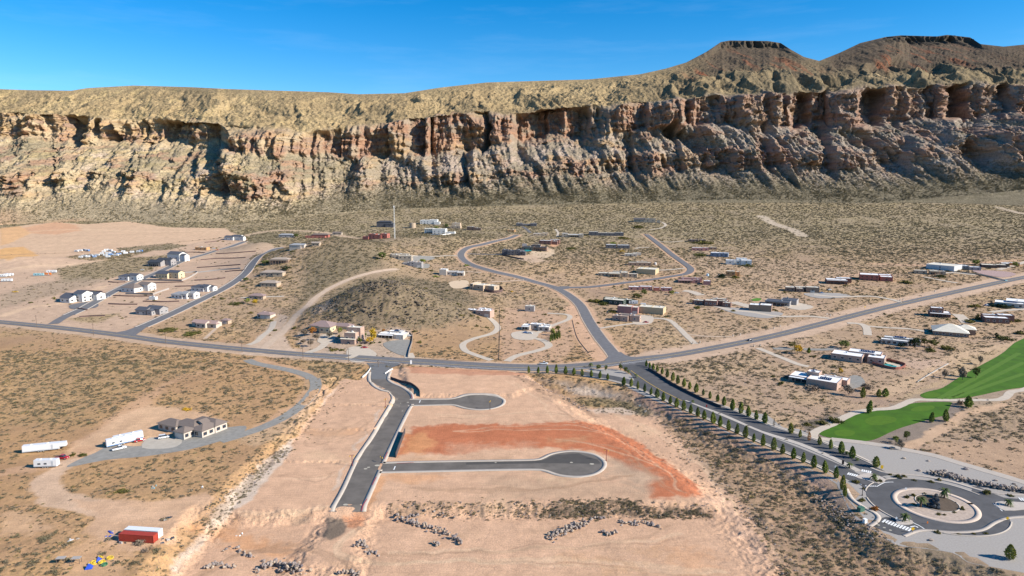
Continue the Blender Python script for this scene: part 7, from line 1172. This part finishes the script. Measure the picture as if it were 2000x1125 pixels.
def loft(b, secs, m=0):     # secs: list of (x, halfwidth bottom, z bottom, halfwidth top, z top)
    n0 = len(b.v)
    for x, wb, zb, wt, zt in secs: b.v += [(x, -wb, zb), (x, wb, zb), (x, wb*.99, (zb+zt)/2), (x, wt, zt), (x, -wt, zt), (x, -wb*.99, (zb+zt)/2)]
    for i in range(len(secs)-1):
        for k in range(6): a = n0+6*i+k; c = n0+6*i+(k+1) % 6; b.f.append((a, c, c+6, a+6)); b.m.append(m)
    b.f.append(tuple(n0+k for k in range(5, -1, -1))); b.f.append(tuple(n0+6*(len(secs)-1)+k for k in range(6))); b.m += [m, m]
def car(px, py, rot, col, label, kind='car', cat=None, group=None, p=None):
    p = P1(px, py) if p is None else p; nm = {'car': 'parked_car', 'pickup': 'pickup_truck', 'suv': 'parked_car'}[kind]; t = thing(nm, label, cat or {'pickup': 'pickup truck'}.get(kind, 'car'), (p[0], p[1], p[2]+.12), R_(rot), group); m = CARP[col]; b = MB()
    L_ = 5.6 if kind == 'pickup' else 4.6; hw = .93; zb = .78 if kind == 'car' else .95
    loft(b, [(-L_/2, hw*.9, .35, hw*.85, zb), (-L_/2+.5, hw, .28, hw*.94, zb+.05), (0, hw, .28, hw*.95, zb+.08), (L_/2-1.2, hw, .28, hw*.94, zb+.02), (L_/2-.25, hw*.95, .3, hw*.85, zb-.12), (L_/2, hw*.82, .38, hw*.7, zb-.22)])
    b.build('body', m, t); c = MB(); zt = zb+(.58 if kind == 'car' else .78)
    if kind == 'pickup': xs_ = (-.55, -.35, .75, 1.25)
    elif kind == 'suv': xs_ = (-2.1, -1.95, .7, 1.35)
    else: xs_ = (-1.75, -1.1, .35, 1.15)
    loft(c, [(xs_[0], .84, zb, .80, zb+.06), (xs_[1], .84, zb, .68, zt), (xs_[2], .84, zb, .68, zt), (xs_[3], .84, zb, .80, zb+.06)]); c.build('glass', GLS, t)
    r = MB(); r.box(xs_[1]-.02, -.69, zt-.02, xs_[2]+.02, .69, zt+.05); r.build('roof', m, t)
    for x in (-L_/2+.95, L_/2-.95):
        for y in (-.84, .84): wheel(t, x, y, .36)
    for y in (-.6, .6): h = MB(); h.box(L_/2-.14, y-.17, zb-.36, L_/2+.01, y+.17, zb-.2); h.build('headlight', FRM, t)
    if kind == 'pickup': q = MB(); q.box(-L_/2+.15, -.75, zb-.1, -.65, .75, zb+.09); q.build('truck_bed', SHD, t)
    return t
def trailer(px, py, rot, L_, H_, label, m=None, name='camper_trailer', cat='trailer', goose=False, W_=2.5, stripe=None):
    p = P1(px, py); t = thing(name, label, cat, (p[0], p[1], p[2]+.1), R_(rot)); m = m or WPT; b = MB(); b.box(-L_/2, -W_/2, .55, L_/2, W_/2, H_, taper=.06)
    if goose: b.box(L_/2-.06, -W_/2+.05, 1.5, L_/2+2.6, W_/2-.05, H_-.03, taper=.1)
    b.build('body', m, t); u = MB(); u.box(-L_/2+.2, -W_/2-.015, .6, L_/2-.2, W_/2+.015, .95); u.build('skirt', stripe or CARP['silver'], t)
    for k in range(2 if L_ < 8 else 3):
        for y in (-W_/2, W_/2): wheel(t, -.9+k*.95, y*.96, .38)
    for k in range(2): v = MB(); v.box(-L_*.3+k*L_*.45, -.35, H_-.05, -L_*.3+k*L_*.45+.7, .35, H_+.3); v.build('roof_vent', FRM, t)
    d = MB(); d.box(L_*.28, -W_/2-.04, .75, L_*.28+.75, -W_/2+.02, H_-.5); d.build('door', CARP['silver'], t)
    h = MB(); h.tube((L_/2-.2, 0, .5), (L_/2+(1.6 if not goose else .3), 0, .5), .08, None, 6); h.build('hitch', TYR, t)
    if name != 'cargo_trailer':
        for x in (-L_*.32, -L_*.05): w2 = MB(); w2.box(x, -W_/2-.04, 1.5, x+1.1, -W_/2+.02, 2.1); w2.build('window', GLS, t)
    return t
trailer(82, 881, 18, 14.0, 3.3, 'long white gooseneck trailer parked on the scrub at far left', goose=True, name='cargo_trailer'); trailer(92, 912, 5, 9.0, 3.3, 'short white travel trailer hitched beside the red tractor')
trailer(236, 868, 42, 11.5, 3.6, 'white and blue camper, left of the two beside the villa', stripe=CARP['blue']); trailer(251, 862, 42, 12.0, 3.7, 'white camper, right of the two and touching the villa wall', stripe=CARP['blue'])
trailer(1237, 594, -8, 8.5, 3.3, 'white camper parked between the dark green house and the workshops'); trailer(1256, 599, -8, 5.0, 3.2, 'short white camper above the yellow tan workshop', name='cargo_trailer')
car(233, 878, 40, 'white', 'white pickup truck in front of the two campers', 'pickup'); car(320, 856, 28, 'white', 'white car on the villa forecourt by the open garage', 'suv'); car(273, 862, 40, 'red', 'dark red buggy beside the campers', 'car'); car(122, 896, -5, 'red', 'red tractor truck behind the short travel trailer', 'pickup', 'truck'); car(215, 868, 40, 'orange', 'small orange machine left of the campers', 'car', 'machine')
car(1062, 711.5, 0, 'white', 'white pickup driving on the main road above the pines', 'pickup'); car(1465, 666, 20, 'dark', 'dark car driving on the main road at right', 'car'); car(1964, 549, 25, 'teal', 'pale teal car on the main road at the far right', 'suv'); car(1262, 630.5, 0, 'red', 'dark red car on the drive of the pinkish pueblo house', 'car')
car(1605, 573, 5, 'blue', 'blue car in front of the brown stepped house', 'car'); car(1620, 567, 25, 'silver', 'silver pickup beside the brown stepped house', 'pickup'); car(1927, 597, 15, 'blue', 'small pale blue car on the drive at far right', 'car'); car(189, 581, 35, 'white', 'white car parked on the lower village street', 'suv'); car(212, 580, 10, 'silver', 'silver car parked below the brown hipped house', 'car'); car(278, 528, 15, 'white', 'white car left of the grey house', 'car'); car(296, 565, 10, 'red', 'red car behind the brown hipped house', 'car')
car(268, 543, 20, 'white', 'white car by the white slate house', 'suv'); car(262, 546, 20, 'dark', 'dark car nearest the white slate house', 'car'); car(418, 486, 25, 'silver', 'silver car near the unfinished house', 'car'); car(425, 489, 25, 'orange', 'orange truck on the upper village street', 'pickup'); car(30, 571, 10, 'yellow', 'yellow earthmover on the graded ground at far left', 'pickup', 'earthmover'); car(1250, 607, -20, 'dark', 'dark car between the two workshops', 'car'); car(1309, 572, 0, 'red', 'red car behind the tree belt', 'car'); car(1322, 573, 0, 'white', 'white car right of the red one behind the tree belt', 'car'); car(782, 655, -10, 'white', 'white car on the circular drive of the flat roofed house', 'car') if False else car(800, 657, 10, 'white', 'white car at the back of the walled drive', 'car'); car(684, 672, 5, 'dark', 'dark car in front of the two storey villa', 'suv'); car(712, 680, 0, 'red', 'dark red car right of the villa', 'car')
car(1027, 651, -15, 'blue', 'blue car before the circular drive house', 'car'); car(1035, 652, -15, 'white', 'white car right of the blue car at the circular drive house', 'car')
# storage yard vehicles under the mesa
YV = [(150, 492), (157, 491), (166, 490), (172, 491), (158, 504), (165, 502), (172, 503), (178, 501), (185, 503), (190, 500), (203, 493), (208, 490), (212, 496), (217, 499), (222, 494), (227, 500), (206, 500), (211, 503), (232, 498), (241, 493), (245, 496), (258, 494), (270, 493), (275, 492), (199, 497), (216, 491)]
for i, (x, y) in enumerate(YV): trailer(x, y, rnd.uniform(-30, 50), rnd.uniform(4.5, 7.5), 2.7, ['small parked trailer in the storage yard at the mesa foot', 'small parked trailer in the storage yard at the mesa foot'][0], [WPT, WPT, CARP['silver'], CARP['blue'], WPT][i % 5], name='storage_trailer') ['group'] = 'trailers in the storage yard'
for x, y, lab in ((6, 541, 'left'), (13, 540, 'middle'), (19, 539, 'right')): trailer(x, y, 10, 8, 3.1, 'white trailer at the left edge, %s of three' % lab, name='storage_trailer')
for x, y, m, lab in ((76, 539, CARP['teal'], 'turquoise roofed storage box left of the brick coloured box'), (90, 538, CARP['orange'], 'brick coloured storage box in the equipment yard'), (101, 533, WPT, 'small white box at the right of the equipment yard'), (14, 550, WPT, 'white tank trailer below the left edge trailers')):
    trailer(x, y, 8, 11, 3.2, lab, m, name='storage_box', cat='storage box')
# poles, lamps, signs
WD = mat('pole_wood', (.16, .12, .09), .9, .1, 3); BLK = mat('dark_metal', (.05, .035, .035), .5, .05, 2); YSG = mat('sign_yellow', (.70, .42, .02), .6, .04, 1); WSG = mat('sign_white', (.75, .75, .73), .6, .04, 1); RSG = mat('sign_red', (.5, .03, .03), .6, .04, 1)
def upole(px, py, hpx, label):
    p = P1(px, py); s = scale(p); h = hpx/s; t = thing('utility_pole', label, 'utility pole', tuple(p), .3); b = MB(); b.tube((0, 0, -.5), (0, 0, h), .20, .13, 8); b.build('pole', WD, t); c = MB(); c.box(-1.3, -.08, h-.9, 1.3, .08, h-.72); c.build('crossarm', WD, t)
    c = MB()
    for x in (-1.1, 0, 1.1): c.tube((x, 0, h-.72), (x, 0, h-.45), .07, None, 6)
    c.build('insulators', FRM, t)
for x, y, h, l in ((72, 639, 24, 'first utility pole at the far left of the main road'), (183, 655, 24, 'utility pole left of the village junction'), (324, 671, 22, 'utility pole right of the village junction'), (473, 688, 24, 'utility pole at the gravel drive entrance'), (592, 700, 24, 'utility pole below the dirt road mouth'), (681, 707, 28, 'utility pole left of the subdivision entrance'), (739, 717, 14, 'short pole at the subdivision entrance'), (1213, 721, 16, 'pole at the boulevard junction'), (1166, 690, 0, '')):
    if h: upole(x, y, h, l)
def lamp(px, py, hpx, label, m=None, head=True):
    p = P1(px, py); s = scale(p); h = hpx/s; t = thing('street_lamp', label, 'street lamp', tuple(p), rnd.uniform(0, 3)); b = MB(); b.tube((0, 0, -.2), (0, 0, h), .13, .09, 8); b.tube((0, 0, 0), (0, 0, .5), .26, .2, 8); b.build('pole', m or BLK, t); c = MB(); c.box(-.9, -.05, h-.12, .9, .05, h-.02); c.build('arm', m or BLK, t)
    for x in (-.85, .85): d = MB(); d.tube((x, 0, h-.5), (x, 0, h-.12), .26, .12, 8); d.build('lamp_head', YSG if head else FRM, t)
lamp(957, 800, 18, 'black twin lamp post at the upper cul-de-sac'); lamp(1184, 900, 23, 'dark red lamp post at the tip of the lower cul-de-sac', mat('rust_red_post', (.18, .03, .03))); lamp(688, 910, 22, 'rust red lamp post left of the street', MATS['rust_red_post']); lamp(753, 795, 17, 'yellow tagged lamp post on the left sidewalk of the street', MATS['rust_red_post']); lamp(1684, 968, 24, 'tall twin lamp post on the roundabout sidewalk', None, False)
lamp(745, 903, 12, 'short dark post at the corner of the lower cul-de-sac')
def sign(px, py, hpx, m, label, w_=.8, hh=.8, dia=False):
    p = P1(px, py); s = scale(p); h = hpx/s; t = thing('road_sign', label, 'sign', tuple(p), R_(rnd.uniform(-15, 15))); b = MB(); b.tube((0, 0, -.2), (0, 0, h), .05, None, 6); b.build('post', BLK, t); c = MB()
    if dia: c.poly([(0, -.06, h-hh*1.4), (w_*.7, -.06, h-hh*.7), (0, -.06, h), (-w_*.7, -.06, h-hh*.7)]); c.poly([(0, -.09, h-hh*1.4), (-w_*.7, -.09, h-hh*.7), (0, -.09, h), (w_*.7, -.09, h-hh*.7)])
    else: c.box(-w_/2, -.09, h-hh, w_/2, -.04, h)
    c.build('panel', m, t)
sign(1722, 918, 10, YSG, 'yellow warning sign at the right sidewalk before the roundabout', 1.1, 1.5); sign(1782, 1041, 13, YSG, 'yellow diamond sign at the lower crosswalk', 1.1, 1.0, True); sign(1967, 1017, 9, YSG, 'orange diamond sign at the right exit', 1.0, .9, True); sign(1646, 908, 10, BLK, 'dark banner on a post in the median', .9, 1.9); sign(1380, 797, 7, RSG, 'small red sign in the median', .6, 1.4); sign(1632, 915, 6, WSG, 'small white sign by the left lane', .8, 1.0); sign(1689, 604, 6, YSG, 'bright yellow sign on the main road verge', .9, 1.2); sign(1750, 1020, 11, WSG, 'white sign on the lower island', .6, .8); sign(1769, 958, 6, WSG, 'white marker on the roundabout rim', .8, .8); sign(1615, 0+618, 6, WSG, 'pale marker post by the main road driveway', .5, .9)
sign(803, 718, 15, WSG, 'blue and white flag banner at the subdivision entrance', 1.1, 2.6); sign(1811, 1024, 6, mat('sign_orange', (.6, .16, .02)), 'orange marker at the lower kerb', .5, .7); sign(752, 798, 3, YSG, 'small yellow marker at the lamp foot', .5, .5)
# gate pillars
for i, (x, y, lab) in enumerate([(1353, 672, 'left pillar of the straight concrete drive'), (1367, 670, 'right pillar of the straight concrete drive'), (1432, 657, 'left gate pillar of the sandy track'), (1446, 655, 'right gate pillar of the sandy track'), (1512, 642, 'left pink gate pillar by the main road'), (1524, 638, 'right pink gate pillar by the main road'), (1473, 677, 'pillar left of the gravel drive mouth'), (1485, 676, 'pillar right of the gravel drive mouth'), (1622, 617, 'white pillar at the grey house drive'), (1758, 588, 'left white pillar of the long drive'), (1764, 586, 'right white pillar of the long drive'), (1826, 570, 'white post by the main road right'), (968, 471, 'left white pillar on the upper loop road'), (972, 471, 'right white pillar on the upper loop road'), (1005, 545, 'left pillar inside the loop road'), (1022, 548, 'right pillar inside the loop road'), (1218, 551, 'pillar at the long tan house'), (1333, 540, 'pillar at the road bend')]):
    p = P1(x, y); t = thing('gate_pillar', lab, 'pillar', tuple(p), .2); b = MB(); b.box(-.4, -.4, -.3, .4, .4, 1.5); b.build('shaft', cm_('stucco_lt', WC['lt']), t); b = MB(); b.box(-.5, -.5, 1.5, .5, .5, 1.68); b.build('cap', cm_('stucco_tan', WC['tan']), t)
# sculpture fountain rocks on the island
p = P1(1825, 992); t = thing('rock_sculpture', 'tall dark rock sculpture at the centre of the roundabout island', 'sculpture', tuple(p)); RKD = mat('dark_wet_rock', (.035, .04, .045), .45, .3, 1, bump=.1, spec=.5); g = random.Random(4)
import bmesh
for i in range(26):
    bm = bmesh.new(); bmesh.ops.create_icosphere(bm, subdivisions=1, radius=1); q = i/26; rr = 2.6*(1-q)**1.1; a = g.uniform(0, 6.28); c = Vector((rr*math.cos(a)*g.random()+q*.3, rr*math.sin(a)*g.random(), .3+q*5.2))
    for v in bm.verts: v.co = Vector([k*g.uniform(.7, 1.2)*m_ for k, m_ in zip(v.co, (1, 1, .9))])*(1.15-.6*q)+c
    me = bpy.data.meshes.new('rock'); bm.to_mesh(me); bm.free(); me.materials.append(RKD); link('rock', me, t)
# cypresses of the circular drive
for i in range(9):
    x, y = 1075+i*2.3, 664-i*.8 if i % 2 else 667-i*.8; q = P1(x, y); t = thing('cypress_tree', 'slim dark cypress in the clipped row beside the circular drive', 'cypress', tuple(q), rnd.uniform(0, 6), 'cypress row by the circular drive'); a = link('trunk', TK, t); a.scale = (.6,)*3; c = link('crown', PV[i % 5], t, (0, 0, .2)); c.scale = (.75, .75, 2.6)
# green utility cabinet, white box, boulders on gravel, golf benches
p = P1(1681, 998); t = thing('utility_cabinet', 'dark green utility cabinet beside the roundabout sidewalk', 'utility cabinet', tuple(p), .4); b = MB(); b.box(-1.1, -.8, 0, 1.1, .8, 1.5); b.build('cabinet', mat('cabinet_green', (.06, .14, .10), .5), t); b = MB(); b.box(-1.15, -.85, 1.5, 1.15, .85, 1.6); b.build('lid', MATS['cabinet_green'], t)
p = P1(1689, 1021); t = thing('utility_box', 'small white box at the left end of the crosswalk', 'utility box', tuple(p), .4); b = MB(); b.box(-.6, -.5, 0, .6, .5, 1.4); b.build('cabinet', WSG, t); b = MB(); b.box(-.65, -.55, 1.4, .65, .55, 1.48); b.build('lid', WSG, t)
for i, (x, y, sz_, lab) in enumerate([(1742, 877, 1.3, 'below the dark rock bed'), (1765, 896, .8, 'in the middle of the upper pale gravel'), (1813, 901, .8, 'right in the upper pale gravel'), (1795, 920, 1.0, 'above the right sidewalk'), (1846, 920, .9, 'above the left end of the riprap'), (1886, 917, 1.2, 'pale and large, above the riprap'), (1945, 939, .8, 'right above the riprap'), (1980, 946, .7, 'at the right edge above the riprap'), (1574, 843, .8, 'left of the cart path bend'), (1523, 830, .6, 'on the gravel beside the bare young tree'), (1895, 857, .7, 'first on the sandy ground behind the walk'), (1923, 860, .7, 'second on the sandy ground behind the walk'), (1818, 1056, .8, 'on the lower pale gravel'), (1881, 801, .9, 'beside the gravel below the cart path'), (1930, 782, .8, 'beside the cart path')]):
    o = link('landscape_rock', RK[i % 6], None, tuple(P1(x, y)+[0, 0, sz_*.3]), label='single landscape rock '+lab, category='rock'); o.scale = (sz_*1.2, sz_*1.1, sz_)
# median dots: small dark shrubs in the median
mp_ = (mid_line+opp)/2
for i in range(4, len(mp_)-2, 3):
    o = link('median_shrub', SHV[i % 5], None, (mp_[i][0], mp_[i][1], H(*mp_[i])+.2), label='tiny dark shrub in the gravel median of the boulevard', category='shrub', group='median shrubs'); o.scale = (.75, .75, .8)
# toys and junk in the left foreground
BLU = mat('blue_plastic', (.03, .08, .45), .5); YLP = mat('yellow_plastic', (.65, .45, .04), .5); GNP = mat('green_plastic', (.04, .16, .08), .5)
for x, y, m, lab, k in ((174, 1109, BLU, 'blue tent, lower left of the play equipment', 1.0), (193, 1095, BLU, 'blue tent, upper of the play equipment', .9), (185, 1100, YLP, 'yellow play piece between the two blue tents', 1.2), (199, 1099, YLP, 'yellow play piece right of the upper tent', .9), (215, 1091, YLP, 'yellow ring at the right of the play equipment', .9), (197, 1089, YLP, 'yellow frame behind the upper tent', .8), (178, 1103, YLP, 'yellow bar above the lower tent', .8), (204, 1104, GNP, 'green mat under the play equipment', .9)):
    p = P1(x, y); b = MB(); t = thing('play_tent' if m is BLU else 'play_piece', lab, 'tent' if m is BLU else 'toy', tuple(p), rnd.uniform(0, 3))
    if m is BLU: b.v = [(-k, -k, 0), (k, -k, 0), (k, k, 0), (-k, k, 0), (0, 0, k*1.5)]; b.f = [(0, 1, 4), (1, 2, 4), (2, 3, 4), (3, 0, 4)]; b.m = [0]*4; b.build('canvas', m, t); c = MB(); c.tube((0, 0, 0), (0, 0, k*1.55), .04); c.build('pole', FRM, t)
    else:
        n_ = 12
        for i in range(n_): a0, a1 = 2*math.pi*i/n_, 2*math.pi*(i+1)/n_; b.tube((k*math.cos(a0), k*.7*math.sin(a0), .3+.25*math.sin(a0)), (k*math.cos(a1), k*.7*math.sin(a1), .3+.25*math.sin(a1)), .16, None, 6)
        b.build('ring', m, t); c = MB(); c.box(-k*.5, -.1, 0, k*.5, .1, .5); c.build('base', m, t)
for i, (x, y, m, w_, h, lab) in enumerate([(222, 1040, BLU, 1.8, .5, 'blue tarped junk left of the containers'), (215, 1048, BLU, 1.2, .4, 'blue scrap nearest the container corner'), (236, 1060, GLS, 1.8, .7, 'dark scrap heap in front of the containers'), (327, 1055, GLS, 2.2, .7, 'dark tarp heap right of the containers'), (330, 1013, GLS, 1.7, .5, 'dark tarp on the sand above the containers'), (300, 952, CARP['teal'], 1.5, .4, 'teal scrap in the loop of the track'), (396, 953, WSG, .9, .8, 'white scrap near the pale bank'), (468, 1045, WSG, 1.2, .4, 'white sheet on the orange soil'), (143, 1054, CARP['silver'], 1.5, .5, 'grey tarp in the left scrub'), (1249, 792, CARP['teal'], 1.2, .5, 'teal crate in the brushy hollow'), (1260, 803, GWL, 1.6, .4, 'grey culvert slab in the brushy hollow')]):
    p = P1(x, y); g = random.Random(i); t = thing('scrap_heap', lab, 'scrap', tuple(p), g.uniform(0, 3)); 
    for k in range(6): b = MB(); a, c = g.uniform(-w_, w_), g.uniform(-w_*.5, w_*.5); u = g.uniform(.2, .55)*w_*.6; b.box(a-u, c-u*.5, 0, a+u, c+u*.5, h*g.uniform(.4, 1), taper=u*.2); b.build('scrap_piece', m if k % 3 else GWL, t)
for x, y, lab in ((120, 1099, 'left'), (150, 1099, 'right')):
    p = P1(x, y); t = thing('picnic_table', 'small grey canopy table in the lower left scrub, %s one' % lab, 'table', tuple(p), .1); b = MB(); b.box(-1.3, -.8, 1.6, 1.3, .8, 1.75); b.build('tabletop', GWL, t)
    for sx_ in (-1.1, 1.1):
        for sy_ in (-.6, .6): b = MB(); b.box(sx_-.06, sy_-.06, -.1, sx_+.06, sy_+.06, 1.6); b.build('leg', WD, t)
